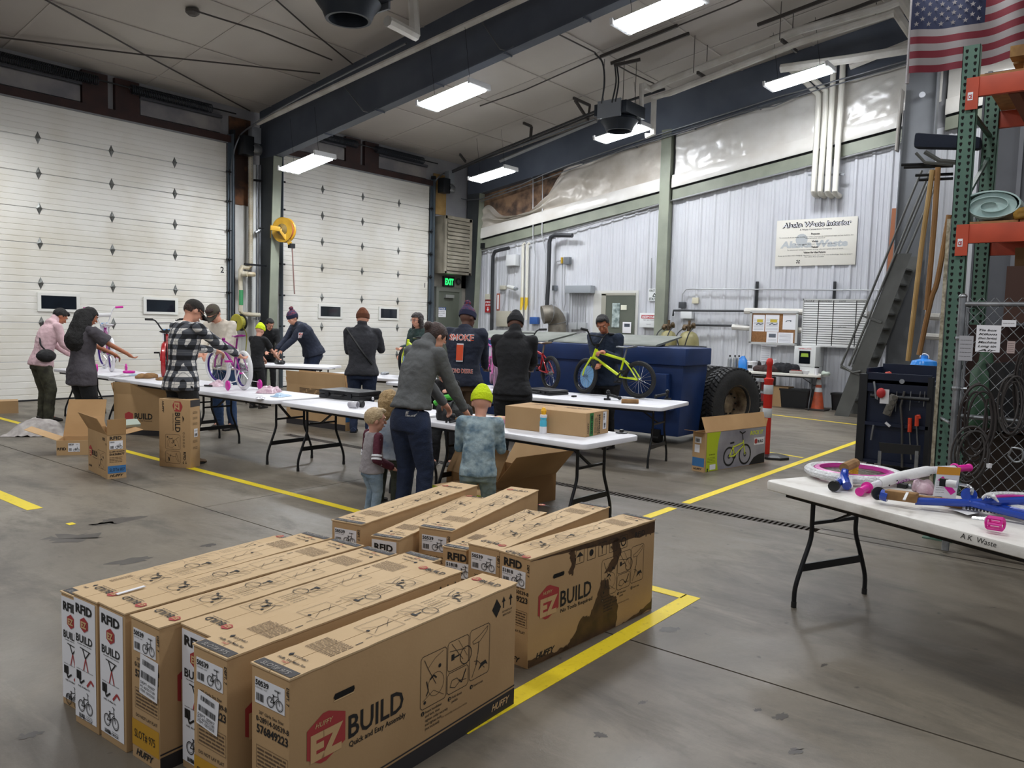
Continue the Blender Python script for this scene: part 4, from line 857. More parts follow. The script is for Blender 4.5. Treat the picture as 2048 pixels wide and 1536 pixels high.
def side_print(F, p, L, H, sub='Quick and Easy Assembly', full=True, hf=1.0):
    k = p.k
    hexagon(F, p.r, .068, .213*hf, .16, .165*hf); F.text(p.w, 'EZ', .082, .235*hf, .085*hf, .135, .055, 0, .0024); F.text(p.w, 'HUFFY', .1, .338*hf, .016, .075, .02, .3, .0024)
    F.text(k, 'BUILD', .242, .246*hf, .082*hf, .262, .015); F.text(k, sub, .246, .214*hf, .020, .27, .015)
    if not full: return
    panelbox(F, k, .594, .203, .739, .406, 1); sketch(F, k, .6, .21, .733, .40, 'fork'); panelbox(F, k, .745, .297, .872, .414, 2); sketch(F, k, .75, .30, .867, .41, 'crank'); panelbox(F, k, .745, .206, .872, .29, 3); sketch(F, k, .75, .21, .867, .288, 'pedal')
    panelbox(F, k, .879, .213, 1.007, .421, 4); sketch(F, k, .885, .22, 1.0, .415, 'seat')
    for i, (a, t) in enumerate(((.6, ('Insert handlebar', 'and fork, then', 'tighten collar securely', 'and tighten bolt', '(not included)')), (.752, ('Fold down', 'pedals')), (.886, ('Insert seat',)))):
        F.disc(k, a+.008, .186, .009); F.text(p.w, str(i+1), a+.005, .181, .01, None, .02, 0, .0024)
        for j, s in enumerate(t): F.text(k, s, a+.022, .182-.0165*j, .0105, None, .01)
    F.text(p.f, 'For assembly instruction inside', .715, .127, .009)
def arrows(F, k, a, b, s=1.0):
    for i in (0, 1): x = a+i*.055*s; F.rect(k, x-.004*s, b, x+.004*s, b+.032*s); F.poly(k, [(x-.014*s, b+.03*s), (x+.014*s, b+.03*s), (x, b+.055*s)])
def globe(F, k, a, b, s):
    F.poly(k, [(a, b+s), (a-s*.75, b), (a, b-s), (a+s*.75, b)]); F.disc(k, a, b, s*.62, .0011)
def top_print(F, p, L, W, slot=True):
    k = p.k
    if slot:
        F.rect(p.g, .004, 0, .044, W*.98); G = Face(F.p(0, W), -F.v, F.u, F.n); G.text(p.w2, 'SLOT# 975', .028, .010, .021, .137, .01, .15, .0024)
    G = Face(F.p(0, W), -F.v, F.u, F.n); G.text(k, 'Huffy, We Make Fun', .03, .076, .012, .135, .02); G.text(p.r, 'FAST', .07, .060, .010, None, .02, .2); G.text(k, 'ECOTHRO', .065, .11, .011, .07, .02, .25); globe(G, k, .05, .118, .013)
    lines(F, p.f, .185, .022, .29, W-.03, 13, .0035, seed=5); F.rect(k, .30, .03, .335, .034)
    F.line(k, [(.40, .035), (.40, .15), (.545, .15), (.545, .035)], .0016, .0012, True); sketch(F, k, .4, .035, .545, .15, 'env'); lines(F, k, .36, .04, .39, .05, 1)
    F.line(k, [(.61, .02), (.61, .145), (.715, .145), (.715, .02)], .0016, .0012, True); sketch(F, k, .61, .02, .715, .145, 'crank'); lines(F, k, .565, .03, .60, .15, 2)
    lines(F, k, .74, .04, .81, .15, 6, .0025, seed=8); F.line(k, [(.83, .02), (.83, .15), (.965, .15), (.965, .02)], .0012, .0012, True); sketch(F, k, .84, .03, .955, .14, 'fork', .0026)
    G2 = Face(F.p(0, W), -F.v, F.u, F.n); hexlogo(G2, p.r, .012, 1.088, .042, .045); G2.text(p.w, 'EZ', .018, 1.10, .018, .03, .03, 0, .0024); G2.text(k, 'BUILD', .06, 1.092, .03, .105, .02); lines(G2, k, .06, 1.078, .165, 1.085, 1, .0025)
def sticker(F, p, a, b, w_, hh, num='50539'):
    F.slab(p.lab, a, b, a+w_, b+hh, .0008, .0006); F.text(p.labk, num, a+.004, b+hh-.024, .018, w_*.45, .03, 0, .003); F.text(p.labk, 'CONTAINS 1 UNIT', a+.004, b+hh-.034, .005, w_*.4, 0, 0, .003); F.text(p.labk, 'MAY MAY', a+w_*.68, b+hh-.02, .006, w_*.2, .02, 0, .003)
    barcode(F, p.labk, a+.008, b+.01, a+w_*.3, b+hh*.42, .003); bikeicon(F, p.labk, a+w_*.42, b+.006, w_*.54, .0016, .003)
def end_A(F, p, W, H, rf=False, band=slot_y):
    k = p.k; top = H-.045
    if rf: F.text(k, 'RFID', .03, H-.062, .038, .115, .04); sticker(F, p, .02, H-.15, .15, .078, '51818')
    else: sticker(F, p, .02, H-.105-.02, .15, .085)
    G = Face(F.p(0, 0), -F.v, F.u, F.n); G.text(k, 'DEPT. 7', -(H-.032), .178, .014, .058, .02)
    F.text(k, '20" Girls Sea Star', .04, H-.158, .0105, .125, .01); F.text(k, '0-28914-50539-8', .025, H-.184, .018, .165, .02); F.text(k, '576849223', .028, H-.222, .028, .158, .03)
    F.line(p.f, [(.026, .2), (.026, .275), (.185, .275), (.185, .2)], .0014, .0012, True); lines(F, p.f, .032, .205, .178, .27, 5, .006, seed=4)
    F.text(k, 'DO NOT LAY FLAT', .03, .166, .012, .145, .01)
    F.text(k, 'HUFFY', .03, .018, .026, .12, .03, .35)
def end_B(F, p, W, H):
    F.slab(p.lab, .004, .03, W-.014, H-.018, .0008, .0006); k = p.labk; h_ = .003
    F.text(k, 'RFID', .02, H-.072, .036, W-.055, .04, 0, h_); hexlogo(F, p.r, W*.3, H-.145, .06, .062, .003); F.text(p.w, 'EZ', W*.3+.009, H-.127, .026, .042, .05, 0, .0045); F.text(k, 'BUILD', .02, H-.19, .032, W-.055, .02, 0, h_); lines(F, k, .03, H-.2, W-.04, H-.196, 1, .002, h_)
    F.line(k, [(.07, H-.215), (.09, H-.25), (.12, H-.22)], .006, h_); F.line(p.r, [(.075, H-.30), (.092, H-.25), (.11, H-.30)], .006, h_); F.line(k, [(.05, H-.212), (.13, H-.218)], .004, h_)
    F.rect(k, .02, H-.345, .055, H-.31, h_); F.line(k, [(.03, H-.315), (.05, H-.36), (.08, H-.34)], .008, h_); F.line(p.r, [(.10, H-.36), (.13, H-.33), (.15, H-.345)], .01, h_); lines(F, k, .02, H-.305, .15, H-.298, 1, .0015, h_, 2)
    F.text(k, 'Huffy, We Make Fun', .03, H-.375, .007, .09, .02, .15, h_); bikeicon(F, k, .03, H-.475, .11, .0022, h_); F.text(k, '20" BICYCLE', .035, .145-.105+.03, .010, .10, .01, 0, h_) if H < .3 else F.text(k, '20" BICYCLE', .035, H-.503, .009, .10, .01, 0, h_)
    globe(F, k, .045, .1-.035, .012); barcode(F, k, .035, .036, .08, .052, h_); lines(F, k, .09, .036, .14, .056, 3, .0015, h_)
def put(p, root, W4):
    for q, nm, mt in ((p.k, 'printed_lettering', ink), (p.r, 'printed_red_logo', logo_red), (p.f, 'faint_print', faint), (p.w, 'logo_lettering', print_w), (p.w2, 'band_lettering', mat('band_lettering_grey', '8f8b86', .7)), (p.y, 'yellow_slot_band', slot_y), (p.b, 'black_base_band', band_k), (p.g, 'grey_slot_band', slot_grey)):
        if q.v: q.xf(W4).build(nm, mt, root)
    if p.lab.v:
        s = p.lab.xf(W4).build('sticker', white_paper, root)
        if p.labk.v: p.labk.xf(W4).build('sticker_print', ink, s)
def carton(name, label, loc, ang, L=1.19, W=.19, H=.54, end='A', flip=False, side=True, sub='Quick and Easy Assembly', base=True, zoff=0, stain=False, group='brown bicycle cartons in the foreground', rf=False):
    r = thing(name, label, 'box', (loc[0], loc[1], zoff), ang, group); W4 = wm(r)
    bmesh_ = M().bx(0, L, 0, W, 0, H-.006).xf(W4).build('carton_body', kraft, r, bevel=.004)
    rr = random.Random(hash(label) % 999); t = M(); n = 26
    for s, (ya, yb) in enumerate(((-.003, W/2-.0015), (W/2+.0015, W+.003))):
        base_ = len(t.v)
        for i in range(n+1):
            x = -.003+(L+.006)*i/n; e = rr.uniform(-.0022, .0012)
            y_a, y_b = (ya+(e if s == 0 else 0), yb+(e if s == 1 else 0)); up = rr.uniform(0, .0012)
            for (y, z) in ((y_a, H-.006), (y_b, H-.006), (y_b, H-.0005+up*(s == 1)), (y_a, H-.0005+up*(s == 0))): t.v.append((x, y, z))
        for i in range(n):
            q = base_+4*i
            for j in range(4): t.f.append((q+j, q+(j+1) % 4, q+4+(j+1) % 4, q+4+j))
        t.f += [(base_, base_+3, base_+2, base_+1), tuple(base_+4*n+j for j in range(4))]
    t.xf(W4).build('top_flap', kraft_lit_top, r)
    p = Prints(); FS = Face((0, -.0005, 0), (1, 0, 0), (0, 0, 1), (0, -1, 0)); FE = Face((-.0005, W, 0), (0, -1, 0), (0, 0, 1), (-1, 0, 0))
    FT = Face((L, W, H+.0012), (-1, 0, 0), (0, -1, 0), (0, 0, 1)) if flip else Face((0, 0, H+.0012), (1, 0, 0), (0, 1, 0), (0, 0, 1))
    top_print(FT, p, L, W, True)
    if end == 'A': end_A(FE, p, W, H, rf)
    else: end_B(FE, p, W, H)
    if side:
        side_print(FS, p, L, H, sub)
        if base:
            FS.poly(p.b, [(0, .0), (L, .0), (L, .075), (.0, .055)], .001); FS.line(p.b, [(0, .066), (L, .086)], .006, .001); FS.text(p.w, 'HUFFY', 1.03, .028, .03, .125, .02, .35, .0024)
        else:
            FS.text(p.k, 'HUFFY', .06, .03, .03, .15, .03, .35)
        if not stain: globe(FS, p.k, 1.05, .466, .04); arrows(FS, p.k, 1.098, .455, .9); FS.text(p.k, 'DO NOT LAY', 1.09, .435, .009, .07, .01); FS.text(p.k, 'BIKE FLAT', 1.095, .42, .009, .06, .01)
        hm = M(); FS.poly(hm, [(.18+.003, .403), (.262, .403), (.268, .412), (.265, .424), (.183, .424), (.176, .412)], .0015); hm.xf(W4).build('hand_hole', mat('hole_black', '0d0c0b', .95), r); 
        if not stain: hm = M(); FS.line(hm, [(.178, .400), (.265, .401)], .004, .0018); hm.xf(W4).build('torn_paper_edge', mat('torn_light', 'd8b98a', .9), r)
    if end == 'A' and not stain and not rf: FE.rect(p.y, .002, .05, W-.004, .15, .0006); FE.text(p.k, 'SLOT# 975', .02, .085, .032, W-.05, .0, 0, .002)
    if stain:
        s = M(); rr = random.Random(4)
        def blot(pts, sd):
            P = []
            for i, (a, b) in enumerate(pts):
                a2, b2 = pts[(i+1) % len(pts)]
                for k_ in range(6): t_ = k_/6; P.append((a+(a2-a)*t_+rr.uniform(-.006, .006), b+(b2-b)*t_+rr.uniform(-.006, .006)))
            FS.poly(s, [(min(max(a, .003), L-.003), min(max(b, .004), H-.012)) for a, b in P], .0009)
        blot([(.03, .0), (.75, .0), (.76, .12), (.74, .17), (.68, .2), (.66, .29), (.60, .3), (.55, .2), (.5, .13), (.44, .15), (.36, .06), (.30, .02)], 1)
        blot([(.0, .0), (.33, .0), (.3, .03), (.2, .025), (.1, .04), (.0, .04)], 2); blot([(.62, .33), (.72, .33), (.78, .42), (.74, .5), (.68, .49), (.70, .40)], 3)
        blot([(.30, .40), (.34, .38), (.36, .45), (.35, .52), (.30, .51), (.325, .45)], 4); blot([(0, .522), (.5, .50), (.8, .47), (L, .46), (L, .53), (0, .535)], 5); blot([(.8, 0), (L, .01), (L, .08), (1.1, .05), (.95, .02)], 6)
        blot([(1.15, .2), (1.17, .2), (1.17, .26), (1.155, .25)], 7)
        s.xf(W4).build('oil_stain', mat('oil_stain', '3c2817', .55, 0, (14, '543a22')), r)
        for i in range(5): a = .36+.1*i; FS.line(p.k, [(a, .435), (a+.07, .435), (a+.07, .505), (a, .505)], .0025, .0014, True)
        for a, b in ((.395, .45),): FS.poly(p.k, [(a-.03, b+.02), (a, b+.045), (a+.03, b+.02)]); FS.line(p.k, [(a, b+.02), (a, b-.006)], .003)
        arrows(FS, p.k, .675, .445, .5); FS.text(p.k, 'RFID', .91, .47, .03, .1, .02); arrows(FS, p.k, 1.025, .455, .9); FS.disc(p.k, .495, .47, .018); FS.ring(p.k, .795, .47, .022, .008); FS.poly(p.k, [(.575, .50), (.61, .50), (.593, .468)]); FS.line(p.k, [(.593, .47), (.593, .442)], .004)
    put(p, r, W4); return r
G_ = 'bike_carton'
def cpos(px, py, ang, z=.54):
    p = at(px, py, z); return (p.x, p.y)
r_ = math.radians
carton(G_, 'nearest brown carton with the big red and black lettering on its long side', (1.430, 1.985), r_(2.2))
carton(G_, 'second carton from the front, two torn white labels on its end', (1.385, 2.258), r_(2.5))
carton(G_, 'third carton from the front, white printed end label and top flap lifted', (1.45, 2.454), r_(2.2), end='B', flip=True)
carton(G_, 'fourth carton from the front with a yellow slot band on its end', (1.366, 2.660), r_(2.4), flip=True)
carton(G_, 'carton with a full white end label, rightmost of the three with such ends', (1.350, 2.880), r_(2.4), end='B', flip=True, side=False)
carton(G_, 'carton with a full white end label, middle of the three with such ends', (1.340, 3.085), r_(3.6), end='B', flip=True, side=False, W=.18, H=.535)
carton(G_, 'leftmost lower carton with a partly covered white end label', (1.374, 3.295), r_(4.4), L=1.1, W=.17, H=.485, end='B', side=False)
carton(G_, 'long plain sided carton at the back of the second group beside the children', (2.790, 3.240), r_(11), L=1.25, W=.20, base=False, side=False)
carton(G_, 'lower carton with a big white tag on its end between two taller ones', (2.83, 2.985), r_(15.5), L=1.12, W=.17, H=.50, end='B', side=False)
carton(G_, 'middle carton of the second group with two arrows at its far end', (3.035, 2.80), r_(14.2), L=1.20, W=.20, base=False, side=False)
carton(G_, 'low carton half hidden in the gap of the second group', (2.93, 2.60), r_(11), L=.95, W=.14, H=.50, side=False, rf=True)
carton(G_, 'carton in the second group leaning against the oil stained one', (2.945, 2.395), r_(4.8), L=1.18, W=.19, flip=True, side=False)
carton(G_, 'oil stained dark blotched carton beside the yellow floor corner', (2.930, 2.195), r_(-2.9), L=1.12, W=.195, sub='No Tools Required', base=False, stain=True, flip=True, rf=True)
# details torn labels on the second carton and fourth carton
def extra_label(loc, ang, a, b, w_, hh, rot, W=.19):
    W4 = Matrix.Translation((loc[0], loc[1], 0)) @ Matrix.Rotation(ang, 4, 'Z'); FE = Face((-.0025, W, 0), (0, -1, 0), (0, 0, 1), (-1, 0, 0)); u = FE.u*math.cos(rot)+FE.v*math.sin(rot); v = FE.v*math.cos(rot)-FE.u*math.sin(rot)
    F = Face(FE.p(a, b), u, v, FE.n); l = M(); k = M(); F.slab(l, 0, 0, w_, hh, .0008, .0006)
    barcode(F, k, .01, hh*.42, w_-.012, hh*.60, .003, 7); barcode(F, k, .02, hh*.76, w_-.02, hh*.90, .003, 9)
    for i, s in enumerate(('DEPT 00007', 'PO 4670517189', 'ITEM 10032058')): F.text(k, s, .008, hh*(.27-.1*i), .011, w_*.8, .0, 0, .003)
    return l.xf(W4), k.xf(W4)
cart = [o for o in C.objects if o.name.startswith(G_) and o.parent is None]
for o, a in ((cart[1], (.02, .27, .12, .12, -.1)), (cart[3], (.06, .265, .12, .15, -.06))):
    l, k = extra_label(o.location, o.rotation_euler.z, *a); q = l.build('torn_label', white_paper, o); k.build('label_print', ink, q)
tag(M().bx(-.06, .06, -.008, .008, 0, .003).xf(Matrix.Translation(at(262, 1181, .541)) @ Matrix.Rotation(.12, 4, 'Z')).build('paper_scrap', white_paper), 'white paper strip lying on top of the leftmost cartons', 'paper')
# ---- open and loose cartons on the floor
def open_box(name, label, p0, ang, L, W, H, flaps=(), prints=None, zoff=0, cat='box', wall=.006, mt=None, closed_top=False):
    """p0: near-left bottom corner; flaps: (side, height, tilt) side in 'F','B','L','R'"""
    r = thing(name, label, cat, (p0[0], p0[1], zoff), ang); W4 = wm(r); t = wall
    b = M().bx(0, L, 0, t, 0, H).bx(0, L, W-t, W, 0, H).bx(0, t, t, W-t, 0, H).bx(L-t, L, t, W-t, 0, H).bx(t, L-t, t, W-t, 0, t)
    if closed_top: b.bx(0, L, 0, W, H, H+t)
    b.xf(W4).build('carton_body', mt or kraft, r)
    for sd, hh, tilt in flaps:
        c, s = math.cos(tilt)*hh, math.sin(tilt)*hh; m = M()
        if sd == 'F': o, u, v = (0, 0, H), (1, 0, 0), (0, -s, c); wd = L
        if sd == 'B': o, u, v = (0, W, H), (1, 0, 0), (0, s, c); wd = L
        if sd == 'L': o, u, v = (0, 0, H), (0, 1, 0), (-s, 0, c); wd = W
        if sd == 'R': o, u, v = (L, 0, H), (0, 1, 0), (s, 0, c); wd = W
        u = Vector(u); v = Vector(v).normalized(); n = u.cross(v); m.prism([(0, 0), (wd, 0), (wd-.004, hh), (.004, hh)], o, u, v, n*.004)
        m.xf(W4).build('flap', kraft_in if sd in 'FB' else kraft, r)
    if prints:
        p = Prints(); prints(p, Face((0, -.0008, 0), (1, 0, 0), (0, 0, 1), (0, -1, 0)), Face((-.0008, W, 0), (0, -1, 0), (0, 0, 1), (-1, 0, 0)), L, W, H, Face((L+.0008, 0, 0), (0, 1, 0), (0, 0, 1), (1, 0, 0))); put(p, r, W4)
    return r
def pr1(p, FS, FE, L, W, H, FR):   # the open carton: long face looks left (our FE is the -x end)
    F = FE; hexagon(F, p.r, .04, .16, .1, .11); F.text(p.w, 'EZ', .05, .18, .05, .08, .04, 0, .0024); F.text(p.k, 'BUILD', .145, .18, .055, .17, .02); F.text(p.k, 'No Tools Required', .16, .155, .012, .15); F.text(p.k, 'HUFFY', .02, .05, .02, .12, .03, .35); F.text(p.k, 'RFID', W-.14, .375, .03, .08, .02); arrows(F, p.k, W-.045, .33, .5)
    panelbox(F, p.k, .34, .08, W-.05, .26, 1); sketch(F, p.k, .36, .09, W-.08, .25, 'fork')
    G = FS; G.text(p.k, 'RFID', .025, H-.05, .034, .11, .03); G.slab(p.lab, .02, H-.145, .145, H-.062, .0008, .0006); G.text(p.labk, '51818', .025, H-.08, .012, None, .03, 0, .003); barcode(G, p.labk, .028, H-.138, .06, H-.11, .003); bikeicon(G, p.labk, .075, H-.14, .065, .0016, .003)
    G.text(p.k, '0-28914-50539', .02, H-.175, .014, .14, .02); G.text(p.k, '566368677', .02, H-.205, .022, .14, .03); lines(G, p.f, .02, .16, .14, .22, 4, .005); G.text(p.k, 'HUFFY', .02, .02, .025, .13, .03, .35)
    m = M(); G.rect(m, .003, .055, L-.003, .13, .0008); p.bl = m
def blueband(root, m): m.xf(wm(root)).build('blue_slot_band', slot_b, root)
o1 = thing('open_carton', 'open carton with raised flaps and a blue band on its end, left of centre', 'box', (3.55, 7.90, 0), r_(-8)); W4 = wm(o1)
def open1():
    L, W, H, t = .175, .63, .44, .006
    M().bx(0, L, 0, t, 0, H).bx(0, L, W-t, W, 0, H).bx(0, t, t, W-t, 0, H).bx(L-t, L, t, W-t, 0, H).bx(t, L-t, t, W-t, 0, t).xf(W4).build('carton_body', kraft, o1)
    for nm, o, u, v, wd, hh in (('flap', (0, 0, H), (0, 1, 0), (-.10, -.02, .175), .63, .2), ('flap', (L, 0, H), (0, 1, 0), (.16, 0, .03), .63, .17), ('flap', (0, 0, H), (1, 0, 0), (0, -.01, .155), L, .155), ('flap', (0, W, H), (1, 0, 0), (0, .11, .11), L, .15)):
        u, v = Vector(u), Vector(v).normalized(); M().prism([(0, 0), (wd, 0), (wd, hh), (0, hh)], o, u, v, u.cross(v)*.004).xf(W4).build(nm, kraft_in, o1)
    p = Prints(); pr1(p, Face((0, -.0008, 0), (1, 0, 0), (0, 0, 1), (0, -1, 0)), Face((-.0008, W, 0), (0, -1, 0), (0, 0, 1), (-1, 0, 0)), L, W, H, None); blueband(o1, p.bl); m = M(); Face((0, -.0008, 0), (1, 0, 0), (0, 0, 1), (0, -1, 0)).text(m, 'SLOT# 807', .02, .075, .032, .14, .0, 0, .002); p.k.v, p.k.f = (p.k.v, p.k.f); n = len(p.k.v); p.k.v += m.v; p.k.f += [tuple(i+n for i in f) for f in m.f]; put(p, o1, W4)
open1()
tag(M().bx(0, .2, 0, .1, 0, .03).xf(Matrix.Translation((3.78, 8.1, .47)) @ Matrix.Rotation(.5, 4, 'X')).build('plastic_bag', mat('bag_clear', 'aab4a8', .3)), 'crumpled clear plastic bag on the open carton flap', 'bag')
# carton standing on end
o2 = thing('upright_carton', 'tall carton standing on its end below the man in plaid', 'box', (4.41, 7.88, 0), r_(25)); W4 = wm(o2); M().bx(0, .165, 0, .385, 0, .735).xf(W4).build('carton_body', kraft, o2, bevel=.004)
p = Prints(); FE = Face((-.0008, .385, 0), (0, -1, 0), (0, 0, 1), (-1, 0, 0)); G = Face(FE.p(0, .735), -FE.v, FE.u, FE.n)
hexagon(G, p.r, .02, .17, .11, .12); G.text(p.w, 'EZ', .032, .195, .06, .085, .04, 0, .0024); G.text(p.k, 'BUILD', .14, .20, .065, .21, .02); G.text(p.k, 'Quick and Easy Assembly', .15, .17, .013, .19); G.text(p.k, 'HUFFY', .02, .04, .024, .13, .03, .35); G.text(p.k, 'RFID', .56, .3, .03, .09, .03); arrows(Face(G.p(.66, .33), G.v*-1, G.u, G.n), p.k, 0, 0, .6); panelbox(G, p.k, .38, .08, .54, .26, 1); sketch(G, p.k, .39, .09, .53, .25, 'fork'); panelbox(G, p.k, .56, .08, .69, .26, 1); sketch(G, p.k, .57, .09, .68, .25, 'seat')
for i in range(5): G.ring(p.k, .36+.035*i, .305, .01, .003)
FS = Face((0, -.0008, 0), (1, 0, 0), (0, 0, 1), (0, -1, 0)); FS.rect(p.g, 0, .66, .165, .732); FS.slab(p.lab, .06, .33, .12, .42, .0008, .0006); FS.text(p.labk, 'H34 0P', .065, .39, .012, .05, 0, 0, .003); barcode(FS, p.labk, .068, .34, .11, .37, .003)
for z in (.2, .27, .46, .52, .58): lines(FS, p.k, .04, z, .12, z+.03, 3, .003, seed=int(z*100))
put(p, o2, W4); hm = M(); G.poly(hm, [(.17, .29), (.24, .295), (.2, .31)], .002); hm.xf(W4).build('hand_hole', mat('hole_black', '0d0c0b'), o2)
def pr3(p, FS, FE, L, W, H, FR): FE.text(p.k, 'BUILD', .3, .22, .08, .26, .03); FE.text(p.k, 'No Tools Required', .3, .19, .016, .25); hexagon(FE, p.r, .16, .19, .12, .12); FE.rect(p.b, 0, .0, W, .07)
open_box('open_carton', 'open carton with black lettering under the table left of the upright one', (5.36, 10.15), r_(31), .18, .78, .55, (('L', .16, .15), ('R', .15, .5), ('B', .15, .3)), pr3)
def pr4(p, FS, FE, L, W, H, FR): lines(FE, p.f, .3, H-.12, W-.1, H-.04, 4, .012); hexagon(FE, p.r, .5, .3, .12, .12); m = M(); FS.rect(m, 0, .13, L, .28, .001); p.bl = m; FE.rect(p.b, 0, 0, W, .09)
bx4 = open_box('open_carton', 'tall open carton behind the table with the black tool case', (7.45, 9.02), r_(4), .2, 1.3, .62, (('L', .2, .1), ('R', .2, .2), ('B', .1, .3)), lambda p, *a: pr4(p, *a))
m = M(); Face((0, -.001, 0), (1, 0, 0), (0, 0, 1), (0, -1, 0)).rect(m, 0, .13, .2, .28, .001); blueband(bx4, m)
def pr5(p, FS, FE, L, W, H, FR): FS.text(p.k, 'RFID', .01, .06, .03, .09, .03); sticker(FS, p, .12, .04, .12, .1)
open_box('flat_carton', 'collapsed carton with a small white sticker on the floor at the left', (3.75, 9.6), r_(-35), .42, .3, .17, (('L', .35, 1.2), ('B', .5, .6)), pr5)
open_box('flat_carton', 'low brown carton at the left edge by the garage door', (at(43, 826).x-.75, at(43, 826).y+.25), r_(-18), .75, .3, .19, (), None, closed_top=True)
cl = M(); N = 20
for i in range(N+1):
    for j in range(N+1):
        u, v = i/N*2-1, j/N*2-1; d = min(1, math.hypot(u, v)); h = (1-d**2)*.2+.05*noise.noise(Vector((u*3, v*3, 2)))*(1-d*.5)+.04*abs(noise.noise(Vector((u*6, v*6, 5)))); cl.v.append((u*.38, v*.28, max(.004, h)))
for i in range(N):
    for j in range(N): q = i*(N+1)+j; cl.f.append((q, q+N+1, q+N+2, q+1))
c0 = at(78, 868); tag(cl.xf(Matrix.Translation((c0.x, c0.y, 0)) @ Matrix.Rotation(-.7, 4, 'Z')).build('cloth_heap', mat('cloth_white_grey', 'c3bdb8', .8, 0, (6, '8f8885'), (14, .4)), None, smooth=True), 'heap of pale cloth on the floor by the collapsed carton', 'cloth')
# colourful carton with the bicycle picture
c1 = thing('picture_carton', 'open grey and lime carton with a bicycle picture in front of the big tyres', 'box', (8.35, 3.82, 0), math.atan2(3.57-3.82, 9.56-8.35)); W4 = wm(c1); L, W, H = 1.22, .17, .455; t = .006
M().bx(0, L, 0, t, 0, H).bx(0, L, W-t, W, 0, H).bx(0, t, t, W-t, 0, H).bx(L-t, L, t, W-t, 0, H).bx(t, L-t, t, W-t, 0, t).xf(W4).build('carton_body', kraft, c1)
for o, u, v, wd, hh in (((0, 0, H), (1, 0, 0), (.05, .10, .16), L, .2), ((0, 0, H), (0, 1, 0), (-.17, 0, .03), W, .17), ((L, 0, H), (0, 1, 0), (.03, 0, .1), W, .1)):
    u, v = Vector(u), Vector(v).normalized(); M().prism([(0, 0), (wd, 0), (wd+(.03 if wd > 1 else 0), hh), (.0, hh)], o, u, v, u.cross(v)*.004).xf(W4).build('flap', kraft_in, c1)
FS = Face((0, -.0008, 0), (1, 0, 0), (0, 0, 1), (0, -1, 0)); FE = Face((-.0008, W, 0), (0, -1, 0), (0, 0, 1), (-1, 0, 0))
gm = M(); FS.rect(gm, .03, .005, L-.003, H-.003, .001); gm.xf(W4).build('printed_panel', mat('panel_grey_print', '75727c', .5, 0, (1.8, 'a3a1a8')), c1)
lm2 = mat('lime_print', 'aebf22', .5); gm = M(); FS.poly(gm, [(.03, .005), (.26, .005), (.24, .1), (.235, .22), (.25, .34), (.29, H-.003), (.03, H-.003)], .0018); gm.xf(W4).build('lime_panel', lm2, c1)
gk = M(); globe(FS, gk, .13, .33, .085); FS.text(gk, '18" BICYCLE', .08, .19, .014, .11, .02, 0, .003); lines(FS, gk, .05, .1, .2, .17, 4, .003, .003); FS.disc(gk, .06, .03, .012, .003); FS.rect(gk, .05, .0, .07, .02, .003)
FS.poly(gk, [(.88, .006), (.98, .09), (1.08, .12), (1.21, .13), (1.21, .006)], .002); FE.text(gk, 'HUFFY', .02, .02, .022, .12, .03, .35)
for cx_, r_w in ((.47, .105), (.79, .115)): FS.ring(gk, cx_, .145, r_w, .022, .003, 24); FS.ring(gk, cx_, .145, r_w*.2, .012, .003, 10)
FS.line(gk, [(.48, .30), (.56, .305)], .02, .004); FS.line(gk, [(.66, .43), (.72, .40), (.78, .42)], .014, .004); FS.line(gk, [(.72, .40), (.74, .31)], .012, .004); FS.ring(gk, .57, .145, .03, .014, .004)
gk.xf(W4).build('dark_print', ink, c1)
gl = M(); [FS.line(gl, q, .016, .0045) for q in (([(.47, .145), (.57, .145)]), ([(.57, .145), (.54, .27)]), ([(.54, .25), (.74, .29)]), ([(.57, .145), (.745, .25)]), ([(.79, .145), (.74, .32)]), ([(.47, .145), (.54, .25)]))]; FS.text(gl, 'ROCK IT', .88, .37, .05, .28, .03, .25, .003); gl.xf(W4).build('lime_bicycle_print', mat('lime_print_bright', 'd3de3e', .5), c1)
gw = M(); FS.rect(gw, .97, .24, 1.19, .33, .0025); FS.rect(gw, .1, .02, .21, .08, .003); FE.rect(gw, .03, .33, .12, .4, .001); FE.rect(gw, .03, .22, .1, .31, .001); gw.xf(W4).build('white_label', white_paper, c1)
gr = M(); hexlogo(FS, gr, .98, .25, .06, .07, .004); gr.xf(W4).build('red_logo', logo_red, c1); gk = M(); FS.text(gk, 'BUILD', 1.05, .265, .035, .12, .03, 0, .004); barcode(FE, gk, .04, .34, .1, .38, .003); gk.xf(W4).build('label_lettering', ink, c1); gb = M(); FE.rect(gb, .003, .06, W-.003, .16, .0008); gb.xf(W4).build('blue_slot_band', slot_b, c1)
